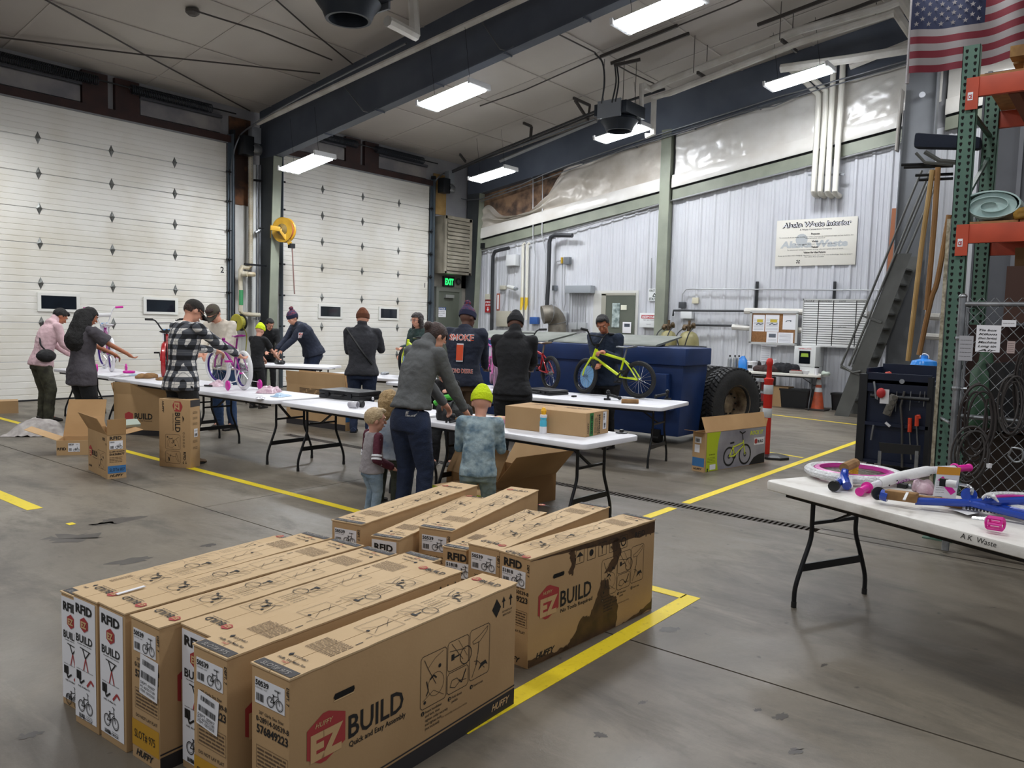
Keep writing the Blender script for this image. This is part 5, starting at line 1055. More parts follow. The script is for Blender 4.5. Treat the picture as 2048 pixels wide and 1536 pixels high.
# plain carton lying on the table
c2 = thing('plain_carton', 'plain brown carton lying on the table beside the yellow capped bottle', 'box', (5.33, 3.47, .741), r_(4)); W4 = wm(c2); M().bx(0, .39, 0, .80, 0, .195).xf(W4).build('carton_body', kraft, c2, bevel=.005)
F = Face((0, -.0008, 0), (1, 0, 0), (0, 0, 1), (0, -1, 0)); gm = M(); F.rect(gm, .06, .003, .12, .19, .001); gm.xf(W4).build('green_slot_band', mat('slot_green', '2e7a3c', .7), c2)
G = Face(F.p(0, 0), F.v, -F.u, F.n); gk = M(); G.text(gk, 'SLOTS 100', .02, -.105, .03, .15, .03, 0, .003); G.text(gk, 'HUFFY', .02, -.045, .02, .1, .03, .35); G.text(gk, '0-28914-52118', .01, -.2, .014, .16, .03); G.text(gk, '570949458', .01, -.235, .024, .16, .03); lines(G, gk, .02, -.18, .15, -.14, 3, .004); gw = M(); F.rect(gw, .285, .04, .345, .185, .001); gw.xf(W4).build('sticker', white_paper, c2); barcode(G, gk, .05, -.33, .09, -.30, .003); G.text(gk, '51818', .12, -.31, .02, .05, .03, 0, .003); gk.xf(W4).build('printed_lettering', ink, c2)
G = Face((0, .8, .1958), (0, -1, 0), (1, 0, 0), (0, 0, 1)); gk = M(); lines(G, gk, .1, .25, .35, .32, 2, .012); lines(G, gk, .45, .22, .7, .3, 2, .014, seed=6); gk.xf(W4).build('faint_print', faint, c2)
# carton with lime print under the table behind the two children and the big brown lid
open_box('open_carton', 'brown open carton lid under the table behind the kid in pale pyjamas', (5.25, 4.32), r_(-8), .75, .7, .26, (('L', .3, -.5), ('F', .34, .75), ('R', .25, .6)), None, mt=mat('kraft_dark', '8f6b42', .8))
c3 = thing('picture_carton', 'lime and yellow printed carton under the table behind the kid in pyjamas', 'box', (4.93, 3.98, 0), r_(-3)); W4 = wm(c3); M().bx(0, .3, 0, .85, 0, .2).xf(W4).build('carton_body', kraft, c3)
FE = Face((-.0008, .85, 0), (0, -1, 0), (0, 0, 1), (-1, 0, 0)); FS = Face((0, -.0008, 0), (1, 0, 0), (0, 0, 1), (0, -1, 0))
gm = M(); FE.rect(gm, .0, .0, .5, .2, .001); FE.rect(gm, .5, .09, .85, .2, .001); gm.xf(W4).build('lime_panel', lm2, c3); gm = M(); FE.rect(gm, .5, .005, .85, .09, .0012); FS.rect(gm, 0, 0, .3, .2, .001); gm.xf(W4).build('white_panel', mat('panel_pale', 'c9c9c4', .6), c3)
gk = M(); FE.text(gk, 'ROCK IT', .55, .11, .05, .26, .04, .2, .003); FE.text(gk, 'BUILD', .66, .02, .04, .16, .03, 0, .003); FS.text(gk, 'RFID', .06, .15, .03, .16, .03, 0, .003); FS.text(gk, 'BUILD', .06, .02, .03, .17, .03, 0, .003); gk.xf(W4).build('printed_lettering', ink, c3); gr = M(); hexlogo(FE, gr, .58, .02, .06, .06, .003); hexlogo(FS, gr, .11, .07, .06, .06, .003); gr.xf(W4).build('red_logo', logo_red, c3)
# ================================================================ bicycles
rubber = mat('tyre_rubber', '1b1c1d', .75, 0, None, (60, .2)); white_rub = mat('tyre_white', 'dcdcdc', .6, 0, None, (60, .15)); chrome = mat('chrome', 'c9ccd0', .15, .95); tag_m = mat('hang_tag', 'dfe4ea', .6)
def wheel_parts(parent, nm, c, R, tm, rm, nsp=18, ax=(0, 1, 0), W4=None, tw=.045, spm=None):
    """tyre > rim, spokes, hub; c in local space"""
    r_i = R-tw; ax = Vector(ax)
    def B(m, n_, mt, par): return (m.xf(W4) if W4 else m).build(n_, mt, par, smooth=True)
    prof = [(R-tw, -.018), (R-tw*.7, -.026), (R-tw*.25, -.022), (R, -.008), (R, .008), (R-tw*.25, .022), (R-tw*.7, .026), (R-tw, .018)]
    t = B(M().lathe(prof, c, ax, 34, True), nm, tm, parent)
    B(M().lathe([(r_i+.004, -.014), (r_i+.004, .014), (r_i-.012, .010), (r_i-.012, -.010)], c, ax, 30, True), 'rim', rm, t)
    m = M(); u = ax.cross(Vector((0, 0, 1)));
    if u.length < .1: u = Vector((1, 0, 0))
    u.normalize(); v = ax.cross(u); c = Vector(c)
    for i in range(nsp):
        a = 2*PI*i/nsp; b = a+(.35 if i % 2 else -.35); s = .022 if i % 4 < 2 else -.022
        m.tube([c+(u*math.cos(b)+v*math.sin(b))*.018+ax*s, c+(u*math.cos(a)+v*math.sin(a))*(r_i-.008)], .0016, 3, caps=False)
    B(m, 'spokes', spm or chrome, t); B(M().cyl(c-ax*.035, c+ax*.035, .018, n=10), 'hub', chrome, t)
    return t
def bike(label, rear, front, R=.235, fm='', tm=None, rm=None, steer=0, lean=0, train=False, bar='bmx', grip=None, seat=None, tagc=None, guard=None, group=None, front_wheel=True, fender=None, spm=None, ztab=.741, barm=None):
    rear, front = Vector(rear), Vector(front); d = front-rear; wb = .80 if R > .21 else .74; yaw = math.atan2(d.y, d.x)
    mid = (rear+front)/2; M4 = Matrix.Translation((mid.x, mid.y, ztab)) @ Matrix.Rotation(yaw, 4, 'Z') @ Matrix.Rotation(lean, 4, 'X')
    r = thing('bicycle', label, 'bicycle', (0, 0, 0), 0, group); place(r, M4); W4 = M4
    tm = tm or rubber; rm = rm or mat('rim_black', '202225', .35, .5); h = wb/2; k = R/.25
    def B(m, n_, mt, par=r, sm=True): return m.xf(W4).build(n_, mt, par, smooth=sm)
    hub_r = Vector((-h, 0, R)); bb = Vector((-h+.30*k, 0, R+.02)); st = Vector((-h+.235*k, 0, R+.28*k)); ht = Vector((h-.17*k, 0, R+.37*k)); hb = Vector((h-.135*k, 0, R+.27*k))
    wheel_parts(r, 'rear_wheel', (-h, 0, R), R, tm, rm, 20, W4=W4, spm=spm)
    m = M(); m.tube([ht-(ht-hb)*.2, st-(st-bb)*.1], .016*1.1, 8); m.tube([hb, bb+Vector((0, 0, .01))], .019, 8); m.tube([st, bb], .014, 8); m.tube([ht+(ht-hb)*.15, hb-(ht-hb)*.15], .021, 10)
    for s in (-1, 1): m.tube([bb+Vector((0, s*.02, 0)), (-h+.12, s*.045, R+.01), (-h, s*.05, R)], .010, 6); m.tube([st+Vector((0, s*.012, -.03)), (-h+.10*k, s*.045, R+.13*k), (-h, s*.05, R)], .009, 6)
    B(m, 'frame', fm)
    # front assembly turns about the steering axis
    axis = (ht-hb).normalized(); S = Matrix.Translation(hb) @ Matrix.Rotation(steer, 4, axis) @ Matrix.Translation(-hb)
    def BS(m, n_, mt, par=r, sm=True): return m.xf(W4 @ S).build(n_, mt, par, smooth=sm)
    hf = Vector((h, 0, R)); m = M()
    for s in (-1, 1): m.tube([hb+Vector((.0, s*.045, -.02)), hf+Vector((-.03, s*.05, .1)), hf+Vector((0, s*.05, 0))], [.014, .012, .009], 7)
    m.tube([hb+Vector((.002, -.05, -.018)), hb+Vector((.002, .05, -.018))], .014, 7); BS(m, 'fork', fm)
    if front_wheel:
        t = wheel_parts(r, 'front_wheel', tuple(hf), R, tm, rm, 20, W4=W4 @ S, spm=spm)
        if tagc == 'disc':
            q = M().lathe([(.001, .03), (R*.66, .03), (R*.66, .032), (.001, .032)], hf+Vector((.02, 0, -.01)), (0, 1, 0), 22); 
            q2 = M().lathe([(.001, -.032), (R*.62, -.032), (R*.62, -.03), (.001, -.03)], hf+Vector((0, 0, -.01)), (0, 1, 0), 22); q.v, q.f = q2.v, q2.f
            dd = BS(q, 'wheel_card', mat('card_blue', '7fb0dc', .5)); kk = M(); F = Face(hf+Vector((R*.5, -.034, -.13)), (-1, 0, 0), (0, 0, 1), (0, -1, 0)); F = Face(hf+Vector((-R*.45, -.034, .06)), Vector((1, 0, -.55)), Vector((.55, 0, 1)), (0, -1, 0)); F.rect(kk, .0, -.075, R*.95, .03, .001); kw = BS(kk, 'white_band', white_paper, dd); kk = M(); F.text(kk, 'XTREME', .01, -.04, .045, R*.8, .02, 0, .003); BS(kk, 'card_lettering', mat('card_ink', '5d8fc4', .6), dd)
    top = ht+axis*.05
    if bar:
        bm_ = barm or black_metal; w_ = .27; up = .16*k if bar == 'bmx' else .24
        M1 = M().tube([ht, top+axis*.04], .013, 8).bar(top+Vector((-.01, 0, .01)), top+Vector((.045, 0, .015)), .05, .035)
        c = top+Vector((.04, 0, .02)); p = [c+Vector((-.03, -w_, up+.02)), c+Vector((0, -.15, up)), c+Vector((.0, -.05, 0)), c+Vector((0, .05, 0)), c+Vector((0, .15, up)), c+Vector((-.03, w_, up+.02))]
        M1.tube(smoothpath(p, 3), .011, 8)
        if bar == 'bmx': M1.tube([c+Vector((0, -.125, up*.75)), c+Vector((0, .125, up*.75))], .008, 6)
        hbo = BS(M1, 'handlebar', bm_)
        for s in (-1, 1): BS(M().cyl(c+Vector((-.02, s*(w_-.09), up+.016)), c+Vector((-.032, s*(w_+.02), up+.02)), .017, n=10), 'grip', grip or black_plastic, hbo)
        if bar == 'wrapped': BS(M().tube([c+Vector((0, -.1, up*.6)), c+Vector((0, .1, up*.6))], .03, 8), 'bar_pad', white_rub, hbo)
    if seat is not False:
        sp = st+Vector((-.03, 0, .12*k)); m = M().tube([st-(st-bb)*.1, sp], .012, 8); m.loft([[(sp.x+x, y*wd, sp.z+z) for x, z in [(0, 0)] for y in ()] for wd in ()] or [[Vector((sp.x+dx, sp.y+wd*math.cos(t), sp.z+.02+.012*math.sin(t)+lift)) for t in [2*PI*i/10 for i in range(10)]] for dx, wd, lift in ((.15, .012, .0), (.12, .024, .004), (.05, .035, .0), (-.03, .06, .0), (-.09, .075, .012), (-.12, .06, .018), (-.13, .03, .018))]); B(m, 'saddle', seat or black_plastic)
    m = M().lathe([(.055, -.003), (.062, 0), (.055, .003), (.035, .002), (.035, -.002)], bb+Vector((0, -.05, 0)), (0, 1, 0), 20, True).cyl(bb+Vector((0, -.07, 0)), bb+Vector((0, .07, 0)), .014, n=8).bar(bb+Vector((0, -.068, 0)), bb+Vector((.09, -.075, -.08)), .012, .018).bar(bb+Vector((0, .068, 0)), bb+Vector((-.09, .075, .08)), .012, .018)
    ck = B(m, 'crankset', black_metal if spm is None else chrome)
    for s, o in ((-1, Vector((.09, -.11, -.08))), (1, Vector((-.09, .11, .08)))): q = bb+o; B(M().bx(q.x-.035, q.x+.035, q.y-.04, q.y+.035, q.z-.012, q.z+.012), 'pedal', grip or black_plastic, ck)
    m = M(); [m.tube([bb+Vector((0, -.05, z)), hub_r+Vector((0, -.05, z*.45))], .004, 4) for z in (-.055, .055)]; B(m, 'chain', black_metal)
    if guard: B(M().prism([(-.07, -.06), (.07, -.07), (.09, 0), (.07, .07), (-.12, .05), (-.27, .02), (-.27, -.03)], bb+Vector((0, -.062, 0)), (1, 0, 0), (0, 0, 1), (0, -.006, 0)), 'chain_guard', guard)
    if train:
        for s in (-1, 1):
            a = B(M().bar(hub_r+Vector((0, s*.055, 0)), hub_r+Vector((-.01, s*.10, -R*.55)), .02, .006).bar(hub_r+Vector((-.01, s*.10, -R*.55)), hub_r+Vector((-.01, s*.19, -R*.62)), .02, .008), 'training_arm', white_rub)
            B(M().lathe([(.001, -.014), (.03, -.016), (.05, -.012), (.058, -.01), (.062, 0), (.058, .01), (.05, .012), (.03, .016), (.001, .014)], hub_r+Vector((-.01, s*.20, -R+.062)), (0, 1, 0), 20), 'training_wheel', train, a)
    if fender: B(M().lathe([(R+.008, -.03), (R+.02, -.015), (R+.02, .015), (R+.008, .03)], hub_r, (0, 1, 0), 30), 'fender', fender)
    if tagc and tagc != 'disc':
        q = top+Vector((.07, 0, .02)); tg = BS(M().bx(q.x, q.x+.003, -.06, .055, q.z-.16, q.z+.02), 'hang_tag', tag_m); BS(M().bx(q.x-.001, q.x+.004, -.06, .055, q.z-.02, q.z+.021), 'tag_heading', mat('tag_blue', '6fa4d8', .6), tg)
    return r
lime = mat('frame_lime', 'cfe510', .3, 0, coat=.4); purple = mat('frame_purple', '8e1c7c', .28, .1, coat=.5); magenta = mat('magenta_plastic', 'd21fa0', .4); redf = mat('frame_red', 'a81c22', .3, .1, coat=.4); pinkf = mat('frame_pink', 'd86ab0', .35); blue_f = mat('frame_blue', '1340a8', .22, .1, coat=.6)
violet_rim = mat('rim_violet', '3c1c78', .35, .3); greys = mat('saddle_grey', '6c7076', .5); padded = mat('foam_wrap_white', 'dedee0', .5, 0, None, (30, .5))
yb = bike('bright yellow green bicycle with black wheels standing on the table by the blue dumpster', at(1264, 795.5, .741), at(1180, 788, .741), .235, lime, steer=-.35, grip=black_plastic, seat=greys, tagc='disc')
# graphics and protective wrap of the lime bicycle
bike('purple bicycle with white tyres held by the man in the cream jumper', at(503, 783, .741), at(424, 767, .741), .24, purple, white_rub, violet_rim, steer=.3, train=magenta, bar=None, grip=magenta, seat=purple, guard=white_rub, spm=chrome)
bike('white and purple bicycle with magenta training wheels in front of the garage door', at(228, 746, .741), at(204, 735, .741), .26, purple, padded, violet_rim, train=magenta, bar='wrapped', grip=magenta, seat=padded, tagc='tag', guard=white_rub, barm=padded, steer=.2)
bike('red bicycle mostly hidden behind the man in plaid', at(328, 754, .741), at(336, 745, .741), .235, redf, fender=redf, tagc='tag', steer=.1)
bike('red bicycle with black wheels behind the person in the black hoodie', at(1104, 781, .741), at(1040, 770, .741), .235, redf, tagc='tag', grip=black_plastic, seat=mat('saddle_tan', '8c7a66', .6))
bike('pink bicycle between the navy jacket and the black hoodie', at(992, 778, .741), at(982, 766, .741), .2, pinkf, mat('tyre_pinkish', '8d6f86', .6), pinkf, grip=magenta, seat=False, barm=pinkf, tagc='tag')
bike('yellow green bicycle held by the woman in the dark green top', at(850, 766, .741), at(800, 752, .741), .235, lime, bar=None, steer=.15, tagc='disc')
# ================================================================ people
def remesh(m, vox, it=4, fac=.6):
    me = m.mesh('tmp'); o = bpy.data.objects.new('tmp', me); C.objects.link(o)
    a = o.modifiers.new('r', 'REMESH'); a.mode = 'VOXEL'; a.voxel_size = vox; a.adaptivity = 0
    b = o.modifiers.new('s', 'SMOOTH'); b.iterations = it; b.factor = fac
    dg = bpy.context.evaluated_depsgraph_get(); dg.update(); r = bpy.data.meshes.new_from_object(o.evaluated_get(dg))
    bpy.data.objects.remove(o); bpy.data.meshes.remove(me); return r
def organic(name, m, mt, parent, vox=.011, it=4, fold=0, fs=9, seed=0, fac=.6):
    me = remesh(m, vox, it, fac); W = wm(parent).inverted() if parent else Matrix.Identity(4)
    n = len(me.vertices); co = np.empty(n*3); me.vertices.foreach_get('co', co); co = co.reshape(-1, 3)
    if fold:
        no = np.empty(n*3); me.vertices.foreach_get('normal', no); no = no.reshape(-1, 3)
        sd = Vector((seed, seed*2, 0)); d = np.array([noise.noise(Vector((c[0]*fs, c[1]*fs, c[2]*fs*.55))+sd)+.5*(1-abs(noise.noise(Vector((c[0]*fs*1.7, c[1]*fs*1.7, c[2]*fs*2.2))+sd))*2) for c in co]); co = co+no*d[:, None]*fold
    Wn = np.array(W); co = co @ Wn[:3, :3].T+Wn[:3, 3]; me.vertices.foreach_set('co', co.ravel()); me.update()
    me.polygons.foreach_set('use_smooth', [True]*len(me.polygons)); me.materials.clear(); me.materials.append(mt); me.name = name
    o = bpy.data.objects.new(name, me); C.objects.link(o)
    if parent: o.parent = parent; W_[o.name] = wm(parent).copy()
    return o
def cone(m, p, q, r1, r2, n=10):
    p, q = Vector(p), Vector(q); m.sph(p, r1, n, 7); m.sph(q, r2, n, 7)
    if (q-p).length > 1e-4: m.tube([p, q], [r1, r2], n)
def ringloft(m, path, n=16):
    """path: (centre, side vector, front vector, half width, half depth)"""
    R = []
    for c, s, f, a, b in path: R.append([Vector(c)+Vector(s)*(a*abs(math.cos(t))**.85*(1 if math.cos(t) >= 0 else -1))+Vector(f)*(b*abs(math.sin(t))**.85*(1 if math.sin(t) >= 0 else -1)) for t in [2*PI*i/n for i in range(n)]])
    m.loft(R)
def ik(a, t, l1, l2, pole):
    a, t, pole = Vector(a), Vector(t), Vector(pole); d = t-a; L = d.length
    if L > (l1+l2)*.995: t = a+d.normalized()*(l1+l2)*.995; d = t-a; L = d.length
    x = (l1*l1-l2*l2+L*L)/(2*L); h = math.sqrt(max(0, l1*l1-x*x)); u = d/L; pv = (pole-u*pole.dot(u))
    if pv.length < 1e-5: pv = Vector((0, 0, -1))
    return a+u*x+pv.normalized()*h, t
SK = {'light': mat('skin_light', 'd49a80', .5, 0, None, None), 'tan': mat('skin_tan', 'a8694a', .5), 'dark': mat('skin_dark', '5a3a2c', .5), 'pink': mat('skin_pink', 'd7a08a', .5)}
eye_w = mat('eye_white', 'cfcac4', .3); eye_d = mat('eye_dark', '1c1512', .3); lip_m = mat('lip', '8f4a42', .5)
def knit(name, col, c2=None): return mat(name, col, .9, 0, (30, c2, .4, .6) if c2 else None, (70, .4))
def cloth(name, col, c2=None, sc_=7): return mat(name, col, .85, 0, (sc_, c2, .38, .66) if c2 else None, (45, .25))
denim = mat('denim_dark', '1f2c48', .85, 0, (6, '18233a'), (90, .3)); denim_b = mat('denim_blue', '2f4a70', .85, 0, (5, '25395a'), (90, .3)); denim_l = mat('denim_pale', '8d9fae', .85, 0, (6, '6d8192', .4, .6), (90, .3))
def person(label, foot, face, H, lean=0, hands=None, head=(0, 0), skin='light', shirt=None, pants=None, shoe=None, hair=None, hairstyle='short', hat=None, build=1.0, stance=.11, sleeves='long', hem=0, jacket=False, hood=False, step=0, female=False, child=False, bendk=0, shift=(0, 0), pw=1.0, group=None, hipx=0, lace=None, yawsh=0):
    """foot: ground point; face: heading; lean: forward bend; hands: two local targets (fwd, left, up) in metres; head: (extra pitch down, yaw left)"""
    r = thing('person', label, 'person', (foot[0], foot[1], 0), face, group); W4 = wm(r); k = H/1.75; b = build
    hd_h = .240*k if not child else .205*(H/1.0)**.35      # head height
    if child: neck_z = H-hd_h*1.12; hip_z = H*.44; sh_w = H*.115; arm = H*.40
    else: neck_z = H*.862; hip_z = H*.515; sh_w = .165*k*(.9 if female else 1); arm = .60*k
    def V(x, y, z): return Vector((x, y, z))
    hip = V(-math.sin(lean)*.12*(H-hip_z)+hipx, 0, hip_z-.01*k)
    tl = neck_z-hip_z; sp = [];
    for i in range(7):
        t = i/6; a = lean*(.35+.65*t); 
        if i == 0: p = hip.copy(); sp.append(p); continue
        p = sp[-1]+V(math.sin(a), 0, math.cos(a))*(tl/6); sp.append(p)
    ang = [lean*(.35+.65*i/6) for i in range(7)]; fwd = [V(math.cos(a), 0, -math.sin(a)) for a in ang]; upv = [V(math.sin(a), 0, math.cos(a)) for a in ang]
    Y = V(0, 1, 0); neck = sp[-1]; U, F_ = upv[-1], fwd[-1]; s = k if not child else H/1.45
    # head
    pa, ya = head; la = lean*.8+pa; hu = V(math.sin(la), 0, math.cos(la)); hf = V(math.cos(la), 0, -math.sin(la)); Rz = Matrix.Rotation(ya, 3, hu); hf = Rz @ hf; hl = hu.cross(hf)
    hc = neck+U*.012*k*(1 if not child else .4)+hu*hd_h*.50+hf*.012*k; q = hd_h/.232
    def HP(f, l, u): return hc+hf*(f*q)+hl*(l*q)+hu*(u*q)
    HM = Matrix((hf, hl, hu)).transposed()
    sk = M(); sk.sph(HP(-.008, 0, .022), (.094*q, .075*q, .094*q), 18, 14, HM); sk.sph(HP(.022, 0, -.038), (.062*q, .056*q, .072*q), 14, 10, HM); sk.sph(HP(.045, 0, -.078), (.03*q, .030*q, .024*q), 10, 8, HM)
    cone(sk, HP(.086, 0, .012), HP(.104, 0, -.020), .008*q, .014*q, 8); sk.sph(HP(.088, 0, .034), (.012*q, .048*q, .012*q), 10, 6, HM); sk.sph(HP(.080, 0, -.052), (.014*q, .024*q, .009*q), 8, 6, HM)
    for sgn in (-1, 1): sk.sph(HP(-.006, sgn*.076, -.004), (.020*q, .009*q, .032*q), 8, 6, HM); sk.sph(HP(.06, sgn*.034, -.022), (.022*q, .022*q, .022*q), 8, 6, HM)
    cone(sk, neck-U*.04*s, HP(-.012, 0, -.05), .052*s*(.9 if female else 1), .050*q, 12)
    # torso core (slim, below clothes)
    ringloft(sk, [(sp[i], Y, fwd[i], (.10 if i < 5 else .10-.03*(i-4))*s, .07*s) for i in range(7)])
    sho = []; nsx = neck-U*(.055*s)
    for sgn in (-1, 1): sho.append(nsx+Y*(sgn*sh_w*b)+F_*(yawsh*sgn*.08))
    hands = hands or [None, None]; arms = []
    for i, sgn in enumerate((-1, 1)):
        h = hands[i]; l1 = arm*.47; l2 = arm*.45
        tgt = Vector(h) if h else sho[i]+V(.04*s, sgn*.07*s, -arm*.9)
        el, wr = ik(sho[i], tgt, l1, l2, V(-.45, sgn*.32, -1)); arms.append((sho[i], el, wr))
        cone(sk, sho[i]-Y*sgn*.03*s, el, .040*s, .034*s); cone(sk, el, wr, .036*s, .026*s)
        # hand with five fingers
        d = (wr-el).normalized(); d2 = (d+V(.25, 0, -.35)).normalized(); pn = d2.cross(Y*sgn)
        if pn.length < .2: pn = V(0, 0, -1)
        pn.normalize(); ac = d2.cross(pn).normalized(); hs = s if not child else s*1.05; pc = wr+d2*.045*hs
        cone(sk, wr, pc, .024*hs, .027*hs); sk.sph(pc+d2*.012*hs, (.040*hs, .040*hs, .016*hs), 10, 7, Matrix((d2, ac, pn)).transposed())
        for j, ln in enumerate((.066, .076, .071, .055)):
            o = (j-1.5)*.0185*hs; a0 = pc+d2*.04*hs+ac*o; a1 = a0+(d2*.85-pn*.35)*ln*.45*hs; a2 = a1+(d2*.45-pn*.85)*ln*.35*hs; a3 = a2+(d2*.1-pn)*ln*.28*hs
            cone(sk, pc+ac*o*.8, a0, .010*hs, .0095*hs, 6); cone(sk, a0, a1, .0092*hs, .0085*hs, 6); cone(sk, a1, a2, .0085*hs, .0078*hs, 6); cone(sk, a2, a3, .0078*hs, .007*hs, 6)
        t0 = wr+d2*.02*hs+ac*(.028*hs*(-sgn)); t1 = t0+(d2*.6-ac*sgn*.7-pn*.3)*.036*hs; t2 = t1+(d2*.85-pn*.5)*.03*hs; cone(sk, t0, t1, .013*hs, .011*hs, 6); cone(sk, t1, t2, .011*hs, .009*hs, 6)
    # legs
    legs = []
    for i, sgn in enumerate((-1, 1)):
        ft = V(step*(sgn), sgn*stance*s, .085*k); hj = hip+Y*(sgn*.085*s*b)-V(0, 0, .03*k)
        D_ = (ft-hj).length; kn, an = ik(hj, ft, D_*.512, D_*.50, V(1, 0, 0)); legs.append((hj, kn, an))
        cone(sk, hj, kn, .06*s, .045*s); cone(sk, kn, an, .045*s, .035*s); cone(sk, an, an+V(.1*k, 0, -.05*k), .035*s, .028*s)
    body = organic('body', sk.xf(W4), SK[skin], r, .0088 if not child else .0068, 2)
    # face details
    for sgn in (-1, 1):
        e = M().sph(HP(.079, sgn*.031, .010), (.0095*q, .0095*q, .0065*q), 10, 8, HM).xf(W4).build('eye', eye_w, body, smooth=True); M().sph(HP(.0855, sgn*.031, .009), .0052*q, 8, 6).xf(W4).build('iris', eye_d, body, smooth=True)
        hm_ = hair or mat('hair_dark', '1a1412', .8, 0, None, (90, .6)); M().tube([HP(.090, sgn*.014, .032), HP(.092, sgn*.032, .037), HP(.080, sgn*.052, .031)], .0035*q, 5).xf(W4).build('eyebrow', hm_, body)
    M().tube([HP(.090, -.02, -.054), HP(.097, 0, -.052), HP(.090, .02, -.054)], .004*q, 6).xf(W4).build('lips', lip_m, body, smooth=True)
    # shirt
    c = M(); wv = [.176, .146, .138, .150, .168, .165, .085]; dv = [.134, .116, .108, .112, .118, .105, .065]
    if female: wv = [.184, .150, .125, .138, .148, .140, .075]
    if child: wv = [.172, .152, .145, .145, .145, .135, .08]; dv = [.135, .126, .12, .11, .105, .09, .06]
    th = 1.10 if jacket else 1.0; pth = [(sp[i], Y, fwd[i], wv[i]*s*b*th, dv[i]*s*b*th) for i in range(7)]
    hem_l = hem*s+.06*s
    if hem_l < 0: pth = [(sp[0]-upv[0]*hem_l, Y, fwd[0], wv[1]*s*b*th*1.08, dv[0]*s*b*th*1.02)]+pth[2:]
    else: pth = [(sp[0]-upv[0]*hem_l, Y, fwd[0], wv[0]*s*b*th*1.03, dv[0]*s*b*th*1.04)]+pth
    ringloft(c, pth, 20)
    cone(c, sho[0], sho[1], .058*s*th, .058*s*th, 12)
    for i in (0, 1):
        a, e, w_ = arms[i]; cone(c, a, e, .058*s*b**.5*th, .050*s*b**.5*th, 12)
        if sleeves == 'long': cone(c, e, w_-(w_-e).normalized()*.015*s, .050*s*b**.5*th, .040*s*th, 12)
        elif sleeves == 'short': pass
    if sleeves == 'short':
        c = M(); ringloft(c, pth, 20); cone(c, sho[0], sho[1], .058*s, .058*s, 12)
        for i in (0, 1): a, e, w_ = arms[i]; c.tube([a, a+(e-a)*.5, a+(e-a)*.85], [.064*s*b, .070*s*b, .074*s*b], 14)
    if hood: 
        cone(c, neck-U*.02*s, HP(-.03, 0, -.06), .075*s, .066*q, 14)
        bk = neck-F_*.055*s-U*.01*s; c.sph(bk, (.055*s, .11*s, .055*s), 14, 10, Matrix((F_, Y, U)).transposed()); cone(c, neck-F_*.02*s+Y*.07*s, neck-F_*.02*s-Y*.07*s, .045*s, .045*s)
    elif jacket: cone(c, neck-F_*.02*s+Y*.03*s, neck-F_*.02*s-Y*.03*s, .055*s, .055*s)
    top = organic('jacket' if jacket else 'shirt', c.xf(W4), shirt, r, .0125 if not child else .009, 3, .010*s, 8/s**.5, seed=H*7)
    # trousers
    c = M(); ringloft(c, [(hip-V(0, 0, .11*s), Y, V(1, 0, 0), .165*s*b, .118*s*b), (hip-V(0, 0, .03*s), Y, fwd[0], .162*s*b*(1.05 if female else 1), .122*s*b), (hip+upv[0]*.06*s, Y, fwd[0], .142*s*b, .105*s*b)], 18)
    for i, sgn in enumerate((-1, 1)):
        hj, kn, an = legs[i]; cone(c, hj-V(0, 0, .04), kn, .092*s*b*min(pw, 1.04), .066*s*pw*b**.5, 14); cone(c, kn, an+V(0, 0, -.02*k), .064*s*pw, .056*s*pw, 14)
    organic('trousers', c.xf(W4), pants, r, .0125 if not child else .009, 3, .009*s, 8/s**.5, seed=H*13)
    for i, sgn in enumerate((-1, 1)):
        an = legs[i][2]; f = M(); L_ = .27*k if not child else .19*(H/1.1); w_ = L_*.36; x0 = an.x-L_*.27; zs = .0
        R = []
        for t, ww, hh in ((0, .7, .075), (.12, .95, .085), (.35, .9, .095), (.55, .95, .075), (.8, 1.0, .05), (.95, .75, .04), (1, .4, .03)):
            x = x0+L_*t; R.append([V(x, an.y+w_/2*ww*math.cos(a)*(1 if math.sin(a) < .3 else .8), max(0, hh*k*(.5+.5*math.sin(a))*1.0)) for a in [2*PI*j/12 for j in range(12)]])
        f.loft(R); so = f.xf(W4).build('shoe', shoe, r, smooth=True)
        sl = M(); sl.loft([[V(x0+L_*t, an.y+w_/2*ww*1.06*math.cos(a), z) for t, ww in [(0, .6), (.1, .95), (.4, .9), (.8, 1.0), (1, .5), (.8, -1.0), (.4, -.9), (.1, -.95), (0, -.6)] for a in (0,)] for z in (.0, .022*k)]); sl.xf(W4).build('sole', lace or black_plastic, so)
    # hair and hats
    def shell(f0, mt, nm, dz=0, sc_=1.0, par=body, vox=.008):
        c = M(); c.sph(HP(-.014, 0, .030+dz), (.101*q*sc_, .083*q*sc_, .098*q*sc_), 18, 14, HM); return c
    hm_ = hair or mat('hair_dark', '1a1412', .6, 0, None, (90, .6))
    def cut(o, keep):   # keep vertices of a mesh for which keep(local head coords) is true
        me = o.data; bm = bmesh.new(); bm.from_mesh(me); bad = []
        for v in bm.verts:
            p = Vector(v.co)-hc; l = (p.dot(hf)/q, p.dot(hl)/q, p.dot(hu)/q)
            if not keep(*l): bad.append(v)
        bmesh.ops.delete(bm, geom=bad, context='VERTS'); bm.to_mesh(me); bm.free()
